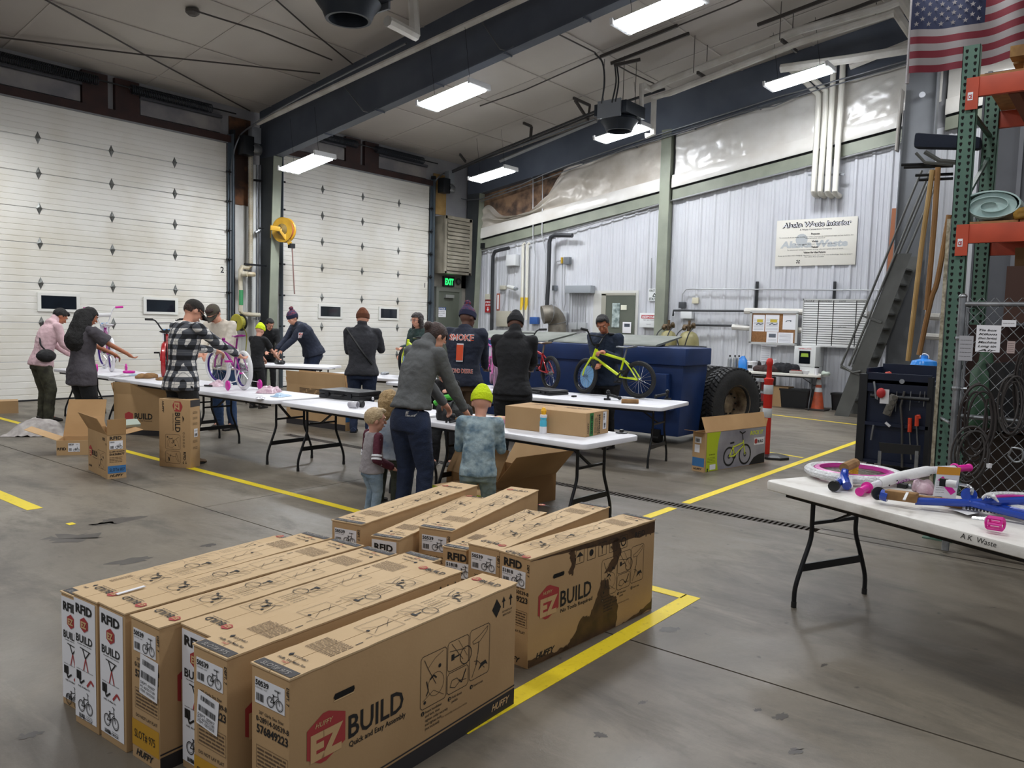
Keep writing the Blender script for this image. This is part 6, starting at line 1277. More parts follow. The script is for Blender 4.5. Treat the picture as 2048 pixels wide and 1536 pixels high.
    if hairstyle in ('short', 'fade', 'kid'):
        c = shell(0, hm_, 'hair', 0, 1.0 if hairstyle != 'fade' else .975)
        if hairstyle == 'short': c.sph(HP(.045, 0, .092), (.05*q, .06*q, .03*q), 12, 8, HM)
        if hairstyle == 'kid': c.sph(HP(.03, .01, .095), (.07*q, .055*q, .03*q), 12, 8, HM)
        o = organic('hair', c.xf(W4), hm_, body, .008, 1, .004, 40); cut(o, lambda f, l, u: u > (.07 if f > .055 else (.03 if f > .03 else .0 if f > .02 else (-.035 if f < -.03 else -.005))) and not (f > .062 and u < .076))
    elif hairstyle == 'long':
        c = shell(0, hm_, 'hair', .004, 1.06)
        if build > 1.21: cone(c, HP(-.07, 0, -.02), neck-F_*.08*s-U*.2*s, .11*q, .16*s, 14); cone(c, neck-F_*.06*s-U*.1*s+Y*.1*s, neck-F_*.08*s-U*.28*s-Y*.05*s, .09*s, .09*s, 12); cone(c, HP(-.06, 0, .0), neck-F_*.07*s-U*.10*s, .085*q, .10*s, 14); cone(c, neck-F_*.07*s-U*.10*s, neck-F_*.085*s-U*.26*s, .10*s, .075*s, 14)
        for sgn in (-1, 1): cone(c, HP(-.02, sgn*.07, 0), HP(.0, sgn*.085, -.12), .035*q, .035*q); cone(c, HP(.0, sgn*.085, -.12), neck+Y*sgn*.11*s-U*.16*s-F_*.03, .035*q, .045*s)
        o = organic('hair', c.xf(W4), hm_, body, .011, 2, .012, 16); cut(o, lambda f, l, u: not (f > .045 and u < .055 and abs(l) < .075))
    elif hairstyle == 'bun':
        c = shell(0, hm_, 'hair', .0, 1.03); c.sph(HP(-.115, 0, .02), (.035*q, .04*q, .04*q), 12, 8, HM); cone(c, HP(-.07, 0, .02), HP(-.115, 0, .02), .05*q, .03*q)
        o = organic('hair', c.xf(W4), hm_, body, .008, 1, .005, 30); cut(o, lambda f, l, u: not (f > .035 and u < .06) and not (f > -.01 and u < -.01))
    elif hairstyle == 'toddlerlong':
        c = shell(0, hm_, 'hair', 0, 1.06); cone(c, HP(-.05, 0, 0), HP(-.07, 0, -.10), .085*q, .065*q, 14); cone(c, HP(-.07, 0, -.1), HP(-.06, 0, -.17), .065*q, .04*q)
        for sgn in (-1, 1): cone(c, HP(-.01, sgn*.075, .02), HP(.0, sgn*.085, -.12), .028*q, .03*q)
        o = organic('hair', c.xf(W4), hm_, body, .008, 2, .007, 26); cut(o, lambda f, l, u: not (f > .04 and u < .055 and abs(l) < .07))
    if hat:
        kind, mt, m2 = hat
        if kind in ('beanie', 'pom'):
            c = M(); c.sph(HP(-.008, 0, .052), (.106*q, .089*q, .100*q), 20, 14, HM); c.sph(HP(-.03, 0, .12), (.06*q, .055*q, .045*q), 14, 10, HM)
            o = organic('hat', c.xf(W4), mt, r, .009, 2, .003, 30); cut2 = o.data; bm = bmesh.new(); bm.from_mesh(cut2); hcw = Vector(hc)
            bmesh.ops.delete(bm, geom=[v for v in bm.verts if (Vector(v.co)-hcw).dot(hu)/q < .030+.0], context='VERTS'); bm.to_mesh(cut2); bm.free()
            band = M(); pr = [(1.0, .010), (1.06, .016), (1.08, .045), (1.06, .072), (1.0, .078), (.96, .05)]; R = []
            base = len(band.v); n = 30
            for rr_, z in pr:
                for j in range(n): a = 2*PI*j/n; rib = 1+.008*math.cos(a*15); band.v.append(tuple(HP(-.006+.104*rr_*math.cos(a)*rib*.98, .087*rr_*math.sin(a)*rib, z+.0)))
            for i in range(len(pr)):
                for j in range(n): i2 = (i+1) % len(pr); band.f.append((base+i*n+j, base+i*n+(j+1) % n, base+i2*n+(j+1) % n, base+i2*n+j))
            band.xf(W4).build('hat_band', m2 or mt, o, smooth=True)
            if kind == 'pom':
                c = M().sph(HP(-.035, 0, .178), .036*q, 12, 10); organic('pompom', c.xf(W4), mat('pompom_yarn', '7c3038', .9, 0, (40, '2b2d52', .45, .55), (90, .8)), o, .006, 0, .008, 60)
        if kind in ('cap', 'capback'):
            c = M(); c.sph(HP(-.01, 0, .042), (.104*q, .086*q, .088*q), 20, 14, HM); o = organic('cap', c.xf(W4), mt, r, .008, 1, 0); bm = bmesh.new(); bm.from_mesh(o.data); hcw = Vector(hc)
            bmesh.ops.delete(bm, geom=[v for v in bm.verts if (Vector(v.co)-hcw).dot(hu)/q < .036-.02*((Vector(v.co)-hcw).dot(hf)/q < 0)], context='VERTS'); bm.to_mesh(o.data); bm.free()
            br = M(); n = 12; base = 0
            for t_ in (0, 1):
                for row, (f0, wd) in enumerate(((.075, .078), (.13, .070), (.175, .035))):
                    for j in range(n+1): a = -1+2*j/n; br.v.append(tuple(HP(f0-(abs(a)**2)*(.05 if row else .07), wd*a, .036-.016*row-(abs(a)**2)*.012-.005*t_)))
            for t_ in (0, 1):
                for row in range(2):
                    for j in range(n): qd = t_*3*(n+1)+row*(n+1)+j; br.f.append((qd, qd+1, qd+n+2, qd+n+1))
            br.xf(W4).build('cap_brim', m2 or mt, o, smooth=True)
    return dict(root=r, W=W4, sp=sp, neck=neck, U=U, F=F_, hc=hc, hf=hf, hl=hl, hu=hu, q=q, s=s, HP=HP, sho=sho, arms=arms, hip=hip, body=body, top=top, fwd=fwd, upv=upv)
def gnd(px, X=None, Y=None):
    d = ray(px, 900); t = (X/d.x) if X is not None else Y/d.y; return (d.x*t, d.y*t)
def up_at(px, py, g):   # height of a pixel above ground point g
    d = ray(px, py); t = math.hypot(*g[:2])/math.hypot(d.x, d.y); return CH+t*d.z
from mathutils.bvhtree import BVHTree
def drape(P, target, F, m, nm, mt, dist=.5, off=.004):
    """press flat lettering onto a garment"""
    me = target.data; Wt = wm(target); bv = BVHTree.FromPolygons([Wt @ v.co for v in me.vertices], [tuple(p.vertices) for p in me.polygons]); n = F.n; out = []
    for v in m.v:
        p = Vector(v); h = bv.ray_cast(p+n*.3, -n, dist+.3); out.append(tuple((h[0] if h[0] is not None else p)+n*off))
    A = []; d0 = []
    for v, o_ in zip(m.v, out): a_, b_ = (Vector(v)-F.o).dot(F.u), (Vector(v)-F.o).dot(F.v); A.append([1, a_, b_, a_*a_, a_*b_, b_*b_]); d0.append((Vector(o_)-F.o).dot(F.n))
    A = np.array(A); d0 = np.array(d0)
    if len(d0) > 20: k_ = np.linalg.lstsq(A, d0, rcond=None)[0]; fit = A @ k_; m.v = [tuple(F.p((Vector(v)-F.o).dot(F.u), (Vector(v)-F.o).dot(F.v), float(f)+off+.004)) for v, f in zip(m.v, fit)]
    else: m.v = out
    return m.build(nm, mt, target)
def plaid():
    m = bpy.data.materials.new('plaid_flannel'); m.use_nodes = True; nt = m.node_tree; b = nt.nodes['Principled BSDF']; L = nt.links.new; b.inputs['Roughness'].default_value = .9
    tc = nt.nodes.new('ShaderNodeTexCoord'); sp = nt.nodes.new('ShaderNodeSeparateXYZ'); L(tc.outputs['Object'], sp.inputs[0])
    def mth(op, a, c=None):
        n = nt.nodes.new('ShaderNodeMath'); n.operation = op
        for i, q in enumerate((a, c)):
            if q is None: continue
            if isinstance(q, (int, float)): n.inputs[i].default_value = q
            else: L(q, n.inputs[i])
        return n.outputs[0]
    def stripe_(src, per, wd, ph=0): return mth('LESS_THAN', mth('FRACT', mth('ADD', mth('DIVIDE', src, per), ph)), wd)
    xy = mth('ADD', sp.outputs[1], mth('MULTIPLY', sp.outputs[0], .8)); z = sp.outputs[2]
    A = mth('MULTIPLY', mth('ADD', stripe_(xy, .105, .46), stripe_(z, .115, .46)), .5); thin = mth('MAXIMUM', stripe_(xy, .105, .06, .27), stripe_(z, .115, .06, .27))
    cr = nt.nodes.new('ShaderNodeValToRGB'); cr.color_ramp.elements[0].color = lin('dcd9d4'); cr.color_ramp.elements[1].color = lin('17181c'); e = cr.color_ramp.elements.new(.5); e.color = lin('4a4d54'); L(A, cr.inputs[0])
    mx = nt.nodes.new('ShaderNodeMix'); mx.data_type = 'RGBA'; mx.inputs[7].default_value = lin('6b6c70'); L(mth('MULTIPLY', thin, .6), mx.inputs[0]); L(cr.outputs[0], mx.inputs[6]); L(mx.outputs[2], b.inputs['Base Color']); return m
navy_c = cloth('navy_cloth', '1f2638', '1a2030'); blk = cloth('black_cloth', '131417', '191a1e'); hair_d = mat('hair_black', '0f0d0d', .7, 0, None, (90, .6)); hair_br = mat('hair_brown', '3b241c', .55, 0, (30, '2a1813'), (90, .6)); hair_bl = mat('hair_blond', 'b79a6c', .6, 0, (40, '94784f'), (90, .6)); hair_tod = mat('hair_pale_blond', 'c4ad88', .6, 0, (40, 'a68f6b'), (90, .5))
boots = mat('boots_dark', '2b2521', .7); boots_t = mat('boots_tan', '5d4a36', .8); orange = mat('jersey_orange', 'd2502c', .8); lime_k = mat('beanie_lime', 'cfe60c', .85, 0, None, (60, .5))
def G(px, X, dx=0): g_ = gnd(px, X); return (g_[0]+dx, g_[1])
g = G(92, 4.82)
P1 = person('person in a pink hoodie and camouflage trousers bending at the left end of the tables', g, .02, 1.74, .42, [(.42, -.12, 1.02), (.40, .10, .98)], (.35, -.1), 'tan', cloth('pink_fleece', 'd9b9be', 'cfadb3'), cloth('camo_trousers', '2c2b22', '4a4a3b', 9), boots, hair_d, 'short', None, 1.12, hood=True, pw=1.2)
g = G(168, 4.62)
P2 = person('person with long black wavy hair in a dark grey t-shirt reaching to the white bicycle', g, .05, 1.70, .12, [(.48, -.30, 1.07), (.42, .02, 1.08)], (.3, -.15), 'tan', cloth('grey_tee', '4b474c', '433f45'), cloth('black_trousers', '121316', '17181b'), boots, hair_d, 'long', None, 1.22, sleeves='short', hem=.14, female=True, pw=1.3)
g = G(366, 4.50)
P3 = person('man in a black and white plaid shirt and dark cap beside the purple bicycle', g, .10, 1.83, .16, [(.56, -.22, 1.20), (.50, .12, 1.24)], (.45, -.25), 'light', plaid(), cloth('black_trousers', '121316'), boots_t, hair_br, 'fade', ('cap', mat('cap_dark', '26221f', .85, 0, None, (60, .4)), mat('cap_brim_dark', '1b1917', .8)), 1.12, pw=1.15, hem=.05)
g = G(452, 6.32)
P4 = person('man in a cream jumper and jeans leaning over the purple bicycle', g, 3.50, 1.86, .45, [(.50, -.02, 1.12), (.46, .10, 1.12)], (.35, .15), 'light', cloth('cream_fleece', 'd6cec0', 'cbc2b3'), denim_b, boots, hair_br, 'short', ('cap', mat('cap_olive', '4c463a', .85), mat('cap_brim_olive', '3a352c', .8)), 1.18, pw=1.1)
g = G(514, 8.15)
P5 = person('child in a lime beanie and black t-shirt at the far table', g, .35, 1.50, .12, [(.42, -.16, .86), (.36, .1, .84)], (.3, 0), 'pink', blk, blk, boots, hair_br, 'none', ('beanie', lime_k, None), .95, sleeves='short', pw=1.1)
g = G(536, 9.75)
P6 = person('dark haired person in black working behind the child in the lime beanie', g, 4.25, 1.66, .5, [(.38, -.1, .92), (.36, .1, .92)], (.2, .2), 'light', blk, blk, boots, hair_d, 'short', None, 1.0)
g = G(618, 9.95)
P7 = person('man in a navy jacket and pompom beanie bending over the far table', g, 2.86, 1.88, .85, [(.72, -.12, .86), (.70, .1, .87)], (-.35, .25), 'light', navy_c, denim, boots, hair_br, 'fade', ('pom', knit('beanie_navy_red', '25294a', '6b2a3a'), mat('band_navy', '1a1d38', .9)), 1.28, jacket=True)
g = G(722, 7.55)
P8 = person('person in a brown beanie and dark grey jacket with a camera strap', g, .78, 1.76, .06, [(.40, -.22, 1.28), (.32, .08, 1.25)], (.1, -.1), 'light', cloth('charcoal_jacket', '2c2d33', '26272c'), denim, denim, hair_d, 'none', ('beanie', knit('beanie_brown', '6a3b22'), mat('beanie_brown_band', '5a321e', .9)), 1.22, jacket=True, hood=True)
g = G(835, 9.35)
P9 = person('woman with long dark hair, glasses and a dark green top holding the lime fork', g, 3.0, 1.76, .08, [(.36, .0, 1.18), (.42, .12, 1.10)], (.05, .1), 'light', cloth('dark_green_fleece', '1d3330', '182b28'), denim, boots, mat('hair_dark_brown', '241a18', .5, 0, None, (90, .6)), 'long', None, 1.2, female=True)
g = G(826, 4.52)
P10 = person('woman in a grey hoodie and blue jeans leaning over the table, seen from behind', g, .0, 1.70, .40, [(.44, -.22, .82), (.46, .02, .86)], (.55, -.2), 'light', cloth('grey_hoodie', '5d5f60', '555758'), denim, boots, hair_br, 'bun', None, 1.12, hem=-.13, hood=True, female=True, stance=.13, pw=1.12)
g = G(745, 4.42)
P11 = person('toddler in a grey and maroon top and pale jeans', g, -.35, .93, .05, [(.12, -.13, .42), (.14, .1, .42)], (.05, -.15), 'pink', cloth('toddler_grey', '9c9698', '918b8e'), denim_l, mat('shoe_grey_lime', '4a4c46', .7), hair_tod, 'kid', None, 1.08, child=True, pw=1.0)
g = G(776, 4.80)
P12 = person('small blond child in a tie dye top beside the toddler', g, .35, 1.04, .0, [None, None], (.05, -.15), 'pink', cloth('tie_dye', '7d8ea4', 'bcc4cc', 5), cloth('olive_trousers', '3a3d33'), boots, hair_bl, 'toddlerlong', None, 1.08, child=True, pw=1.0)
g = G(886, 6.55)
P13 = person('child in a black cap behind the woman in the grey hoodie', g, 3.7, 1.24, .2, [(.2, -.1, .86), (.2, .1, .86)], (.2, .1), 'pink', blk, blk, boots, hair_d, 'short', ('cap', blk, blk), 1.0, child=True)
g = G(924, 7.15)
P14 = person('person in a navy jacket with a big red number one on the back', g, .42, 1.82, .08, [(.46, -.14, 1.05), (.42, .1, 1.03)], (.35, -.45), 'dark', navy_c, cloth('tan_trousers', '5e4a36'), boots_t, hair_d, 'none', ('pom', knit('beanie_maroon_navy', '55283f', '2b2d52'), mat('band_navy', '1a1d38')), 1.22, jacket=True)
g = G(1022, 6.95)
P15 = person('person in a black hoodie and black trousers seen from behind', g, .55, 1.76, .10, [(.44, -.16, 1.12), (.40, .12, 1.12)], (.35, .1), 'dark', blk, blk, mat('shoe_black', '17181a', .6), hair_d, 'none', ('beanie', blk, None), 1.22, hood=True, lace=mat('sole_white', 'd8d8d6', .6), pw=1.2)
g = G(1205, 9.05)
P16 = person('man in a dark blue sweater holding the yellow green bicycle', g, 3.2, 1.80, .14, [(.36, .08, 1.14), (.34, .16, 1.30)], (.4, .35), 'tan', cloth('blue_sweater', '15243a', '121e31'), blk, boots, hair_d, 'short', None, 1.2)
g = G(958, 4.62)
P17 = person('child in a lime beanie and pale blue patterned pyjamas at the near table', g, .55, 1.16, .12, [(.22, -.10, .78), (.22, .10, .78)], (.25, .1), 'pink', cloth('pyjama_top', 'a3b6bc', '5f7888', 14), cloth('pyjama_trousers', '82918e', '5a6c72', 11), boots, hair_bl, 'none', ('beanie', lime_k, None), 1.06, child=True, pw=.95)
# lettering on the garments
P = P14; s = P['s']; c0_ = P['sp'][3]-P['fwd'][3]*.25; W4 = P['W']
Fb = Face(W4 @ c0_, W4.to_3x3() @ Vector((0, -1, 0)), W4.to_3x3() @ P['upv'][4], W4.to_3x3() @ (-P['fwd'][4]))
for pas, mt, off, bd in ((0, white_paper, .004, .055), (1, orange, .0075, .0)):
    m = M(); Fb.text(m, 'SMOKE', 0, .17, .075, .31, bd, 0, 0, 0, 'c'); Fb.text(m, '1', 0, -.07, .20, .085, bd, 0, 0, 0, 'c'); Fb.text(m, 'BEYOND DESIRE', 0, -.22, .052, .32, bd*.7, 0, 0, 0, 'c')
    drape(P, P['top'], Fb, m, 'jersey_lettering' if pas else 'jersey_lettering_outline', mt, .8, off)
P = P7; a = (P['sho'][1]+P['arms'][1][1])/2; Fs = Face(P['W'] @ (a+Vector((-.04, .3, -.04))), P['W'].to_3x3() @ Vector((-1, 0, 0)), P['W'].to_3x3() @ Vector((0, 0, 1)), P['W'].to_3x3() @ Vector((0, 1, 0)))
m = M(); Fs.rect(m, -.05, -.05, .05, .06, 0); drape(P, P['top'], Fs, m, 'sleeve_patch', white_paper, .8, .01); m = M(); Fs.text(m, 'FA', 0, .008, .045, .085, .03, 0, 0, 0, 'c'); Fs.text(m, '23', 0, -.045, .045, .085, .03, 0, 0, 0, 'c'); drape(P, P['top'], Fs, m, 'patch_lettering', orange, .8, .014)
# patch, bag, headphones and straps that go with single people
P = P1; s = P['s']; q = P['W'] @ (P['hip']+Vector((-.02, -.22*s, .10))); b_ = M().sph(q, (.13, .07, .095), 14, 10); bg = organic('waist_bag', b_, mat('bag_black', '131315', .7, 0, None, (40, .3)), None, .012, 2, .01, 14); tag(bg, 'black crossbody bag worn by the person in the pink hoodie', 'bag')
st_ = M().tube(smoothpath([q+Vector((0, 0, .07)), P['W'] @ (P['sp'][3]+Vector((-.13, -.12, 0))), P['W'] @ (P['sho'][1]+Vector((-.05, 0, .06)))], 4), .012, 5).build('bag_strap', blk, bg)
P = P10; Fj = Face(P['W'] @ (P['hip']+Vector((-.3, -.02, .02))), P['W'].to_3x3() @ Vector((0, -1, 0)), P['W'].to_3x3() @ Vector((0, 0, 1)), P['W'].to_3x3() @ Vector((-1, 0, 0)))
tr_ = [o for o in P['root'].children if o.name.startswith('trousers')][0]; m = M(); Fj.rect(m, .05, .0, .12, .04, 0); drape(P, tr_, Fj, m, 'jeans_patch', mat('patch_silver', 'b9b7b5', .5, 0, (60, '4a4a4c')), .6, .012)
P = P11
for sgn in (-1, 1):
    a, e, w_ = P['arms'][0 if sgn < 0 else 1]; m = M(); cone(m, a+Vector((0, 0, .01)), a+(e-a)*.75, .041, .037, 12); cone(m, e, w_-(w_-e)*.06, .037, .031, 12); organic('maroon_sleeve', m.xf(P['W']), cloth('maroon_sleeve', '5a2233', '4c1b2b'), P['top'], .008, 1, .004, 20)
    for t_ in (.82, .98): c_ = a+(e-a)*t_; d_ = (e-a).normalized(); M().lathe([(.041, -.008), (.045, -.007), (.045, .007), (.041, .008)], c_, d_, 14, True).xf(P['W']).build('sleeve_stripe', white_paper, P['top'])
P = P9; m = M()
for sgn in (-1, 1): m.tube([P['HP'](.098, sgn*.032+.02*math.cos(a), .012+.016*math.sin(a)) for a in [2*PI*i/10 for i in range(10)]], .0022, 4, closed=True); m.tube([P['HP'](.095, sgn*.052, .014), P['HP'](.0, sgn*.08, .012)], .002, 4)
m.xf(P['W']).build('glasses', mat('glasses_frame', '5a3038', .4), P['body'])
P = P8; hd = P['W'] @ (P['arms'][0][2]+Vector((.06, .02, .06))); cmr = thing('camera', 'black camera held by the person in the brown beanie', 'camera', hd); M().bx(hd.x-.06, hd.x+.06, hd.y-.03, hd.y+.03, hd.z-.04, hd.z+.045).build('camera_body', black_plastic, cmr, bevel=.006); M().cyl(hd+Vector((.02, .03, 0)), hd+Vector((.05, .12, 0)), .035, .04, 14).build('lens', black_metal, cmr, smooth=True)
a = P['sho'][1]; m = M().tube(smoothpath([P['W'] @ (a+Vector((-.10, .02, .06))), P['W'] @ (P['sp'][3]+Vector((-.17, .0, 0))), P['W'] @ (P['sp'][1]+Vector((-.14, -.16, 0)))], 4), .016, 5); m.build('camera_strap', black_plastic, cmr)
# ================================================================ dumpster, tyres, tanks, barrel
dblue = mat('dumpster_blue', '1a376c', .45, .0, (2.5, '152d5a')); lidm = mat('lid_grey_green', '6c7068', .6, 0, (3, '565a53'))
ds = thing('dumpster', 'large blue dumpster behind the yellow green bicycle', 'dumpster', (10.6, 6.6, 0))
x0, x1, ya, yb = 9.85, 10.62, 4.87, 9.0
m = M(); m.hexa([(x0+.12, ya+.1, .12), (x1, ya+.1, .12), (x1, yb-.1, .12), (x0+.12, yb-.1, .12), (x0, ya, 1.12), (x1, ya, 1.12), (x1, yb, 1.12), (x0, yb, 1.12)]); m.build('body', dblue, ds, bevel=.015)
m = M().bx(x0-.05, x1, ya-.05, yb+.05, 1.12, 1.36); m.build('rim', dblue, ds, bevel=.02)
m = M().prism([(x0, 1.36), (x1, 1.36), (x1, 1.47), (x1-.2, 1.47)], (0, yb, 0), (1, 0, 0), (0, 0, 1), (0, .03, 0)).bx(x1-.04, x1, ya+.7, yb, 1.36, 1.47); m.build('raised_back', mat('back_grey', '5b5f5b', .6), ds)
for k in range(2):
    a = ya+.45+k*(yb-ya-.4)/2; b = a+(yb-ya-.4)/2-.1; M().prism([(x0+.03, 1.37), (x0+.1, 1.365), (x1+.05, 1.49), (x1+.05, 1.51), (x0+.05, 1.39)], (0, a, 0), (1, 0, 0), (0, 0, 1), (0, b-a, 0)).build('lid', lidm, ds)
M().bx(x0-.14, x0, 5.05, 5.25, .55, 1.0).bx(x0-.1, x0+.03, 5.0, 5.3, .5, .56).build('fork_pocket', dblue, ds, bevel=.01)
for y in (5.3, 7.2): M().cyl((x0+.15, y-.05, .075), (x0+.15, y+.05, .075), .075, n=14).build('caster', black_plastic, ds); M().bx(x0+.08, x0+.22, y-.07, y+.07, .1, .2).build('caster_bracket', black_metal, ds)
# tyres
tyr = mat('truck_tyre', '202122', .8, 0, (6, '2b2b2b'), (30, .3)); rimw = mat('truck_rim', '9a8a72', .55, .3, (5, '4a3b2e', .4, .62))
TN = Vector((math.cos(r_(253)), math.sin(r_(253)), 0))
def tyre(label, c, rim=True):
    r = thing('truck_tyre', label, 'tire', (c[0], c[1], 0)); c = Vector((c[0], c[1], .53))
    M().lathe([(.27, -.12), (.40, -.145), (.47, -.14), (.515, -.12), (.52, -.10), (.52, .10), (.515, .12), (.47, .14), (.40, .145), (.27, .12), (.265, 0)], c, TN, 48, True).build('tyre_casing', tyr, r, smooth=True)
    b = M(); u = TN.cross(Vector((0, 0, 1))); v = Vector((0, 0, 1))
    for i in range(46):
        a = 2*PI*i/46
        for j, off in enumerate((-.098, -.035, .035, .098)):
            aa = a+(.068 if j % 2 else 0); rd = u*math.cos(aa)+v*math.sin(aa); tg = rd.cross(TN); p = c+TN*off+rd*.523
            sk_ = tg*.012*(1 if j < 2 else -1)
            b.hexa([p-TN*.027-tg*.026-sk_, p+TN*.027-tg*.026+sk_, p+TN*.027+tg*.026+sk_, p-TN*.027+tg*.026-sk_, p-TN*.025-tg*.023-sk_+rd*.022, p+TN*.025-tg*.023+sk_+rd*.022, p+TN*.025+tg*.023+sk_+rd*.022, p-TN*.025+tg*.023-sk_+rd*.022])
    o = b.build('tread_blocks', tyr, r); o['kind'] = 'stuff'
    if rim:
        M().lathe([(.285, .125), (.29, .13), (.275, .10), (.25, .02), (.245, -.06), (.16, -.05), (.10, -.02), (.001, -.02)], c, TN, 36).build('wheel_rim', rimw, r, smooth=True)
        for i in range(10): a = 2*PI*i/10; M().cyl(c+(u*math.cos(a)+v*math.sin(a))*.15+TN*-.045, c+(u*math.cos(a)+v*math.sin(a))*.15+TN*-.02, .014, n=6).build('wheel_nut', black_metal, r)
    return r
c1_ = Vector((11.13, 4.72, 0)); tyre('big truck tyre with a rusty pale rim, the right one of the pair', c1_); tyre('big truck tyre on the left, pressed against the rimmed one', c1_-TN*.36, False)
def onfl(x, y): return at(x, y, 0)
br = thing('barrel', 'tall dark grey plastic barrel behind the dumpster', 'barrel', (14.6, 7.15, 0)); M().lathe([(.001, 0), (.29, 0), (.31, .05), (.345, 1.18), (.375, 1.2), (.375, 1.27), (.35, 1.27), (.33, 1.15), (.001, .9)], (14.6, 7.15, 0), n=28).build('barrel_body', mat('barrel_grey', '35393f', .6), br, smooth=True)
tank_m = mat('tank_cream', '9d9668', .45, 0, (4, '878055')); brass = mat('pump_brass', '6d5a41', .5, .5, (14, '463a2c'))
for i, (px_, l) in enumerate(((1337, 'left'), (1378, 'right'))):
    p = hB(px_, 665, .55); r = thing('air_tank', 'cream air tank with brass fittings behind the dumpster, the %s one' % l, 'tank', (p.x, p.y, 0)); R0 = .21 if i == 0 else .24
    M().lathe([(.001, .15), (R0*.7, .18), (R0, .35), (R0, 1.28), (R0*.93, 1.40), (R0*.7, 1.50), (R0*.3, 1.55), (.001, 1.55)], (p.x, p.y, 0), n=24).build('tank_body', tank_m, r, smooth=True); M().lathe([(.16, 0), (.18, .2)], (p.x, p.y, 0), n=16).build('tank_foot', black_metal, r)
    m = M(); rr = random.Random(i)
    m.cyl((p.x, p.y, 1.53), (p.x, p.y, 1.70), .05).cyl((p.x, p.y-.14, 1.66), (p.x, p.y+.14, 1.66), .045).sph((p.x-.05, p.y+.1, 1.62), .06, 8, 6).sph((p.x-.04, p.y-.12, 1.70), .055, 8, 6).cyl((p.x, p.y, 1.66), (p.x, p.y, 1.80), .03); m.build('pump_head', brass, r, smooth=True)
    M().tube(smoothpath([(p.x-.05, p.y+.12, 1.62), (p.x-R0-.06, p.y+.16, 1.45), (p.x-R0-.05, p.y+.1, 1.2)], 4), .014, 5).tube(smoothpath([(p.x-.05, p.y-.12, 1.62), (p.x-R0-.05, p.y-.14, 1.5), (p.x-R0-.07, p.y-.04, 1.15)], 4), .014, 5).build('tank_hose', cable, r)
# delineator post and cone
dp = thing('delineator_post', 'orange red traffic post with two white bands standing behind the picture carton', 'post', (9.95, 3.72, 0)); orp = mat('safety_red', 'c7281f', .45); refl = mat('reflective_white', 'c9cdd0', .3)
q = (9.95, 3.72, 0); M().lathe([(.001, 0), (.20, 0), (.20, .03), (.12, .05), (.001, .05)], (9.98, 3.62, 0), n=8).build('rubber_base', black_plastic, dp)
M().lathe([(.055, .05), (.055, .98), (.062, 1.0), (.062, 1.02), (.035, 1.03), (.03, 1.18), (.042, 1.2), (.042, 1.25), (.025, 1.28), (.001, 1.28)], q, n=16).build('post_body', orp, dp, smooth=True)
for z in (.52, .82): M().lathe([(.057, z), (.059, z+.004), (.059, z+.116), (.057, z+.12)], q, n=16).build('reflective_band', refl, dp, smooth=True)
co = thing('traffic_cone', 'dirty orange traffic cone with two white collars by the supply table', 'cone', (16.72, 5.2, 0)); q = (16.72, 5.2, 0)
M().bx(q[0]-.2, q[0]+.2, q[1]-.2, q[1]+.2, 0, .035).build('cone_base', mat('cone_base_dirty', '3b3431', .8), co, bevel=.02); M().lathe([(.14, .03), (.125, .06), (.03, .69), (.025, .71), (.001, .71)], q, n=20).build('cone_body', mat('cone_orange', 'c7512a', .6, 0, (5, '8b4a33')), co, smooth=True)
for z0, z1 in ((.38, .47), (.53, .64)): f = lambda z: .126-.152*(z-.06)+.002; M().lathe([(f(z0), z0), (f(z1), z1)], q, n=20).build('cone_collar', refl, co, smooth=True)
# ================================================================ supply table load
def stab(px_, py_, X=16.7, z=.742): return at(px_, py_, z)
def bottle(label, p, r0, h, mt, cap=None, cat='bottle', nm='bottle'):
    r = thing(nm, label, cat, p); M().lathe([(.001, 0), (r0, 0), (r0, h*.72), (r0*.75, h*.84), (r0*.35, h*.9), (r0*.35, h), (.001, h)], p, n=14).build('bottle_body', mt, r, smooth=True)
    if cap: M().lathe([(r0*.42, h*.93), (r0*.42, h*1.05), (.001, h*1.05)], p, n=10).build('cap', cap, r)
    return r
grey_b = mat('bottle_grey', '85888a', .3, .3)
for i, (x, l) in enumerate(((1459, 'leftmost'), (1469, 'middle'), (1477, 'rightmost'))): p = stab(x, 735); p.x = 16.62+.05*i; p.y = onX(x, 735, p.x).y; bottle('grey bottle at the left end of the supply table, %s of the three' % l, (p.x, p.y, .742), .045, .30, grey_b, black_plastic)
def tp(px_, X): return (X, onX(px_, 730, X).y, .742)
p = tp(1486, 16.6); jg = thing('jug', 'blue windscreen fluid jug on the supply table', 'jug', p); M().loft([[(p[0]+a*x, p[1]+a*y, p[2]+z) for x, y in rrect(.06, .09, .025, 3)] for z, a in ((0, 1), (.2, 1), (.27, .5), (.31, .3))]).build('jug_body', mat('jug_blue', '2f7fd0', .25), jg, smooth=True); M().cyl((p[0], p[1], .742+.31), (p[0], p[1], .742+.335), .022).build('jug_cap', white_paper, jg)
M().tube([(p[0], p[1]+.03, .742+.3), (p[0], p[1]+.085, .742+.26), (p[0], p[1]+.08, .742+.19)], .012, 6).build('jug_handle', mat('jug_blue', '2f7fd0'), jg)
p = tp(1504, 16.68); bk = thing('bucket', 'small white bucket on the supply table', 'bucket', p); M().lathe([(.001, 0), (.10, 0), (.115, .18), (.122, .18), (.122, .2), (.001, .2)], p, n=18).build('bucket_body', white_paper, bk, smooth=True); M().bx(p[0]-.112, p[0]-.105, p[1]-.05, p[1]+.05, p[2]+.05, p[2]+.12).build('bucket_label', ink, bk)
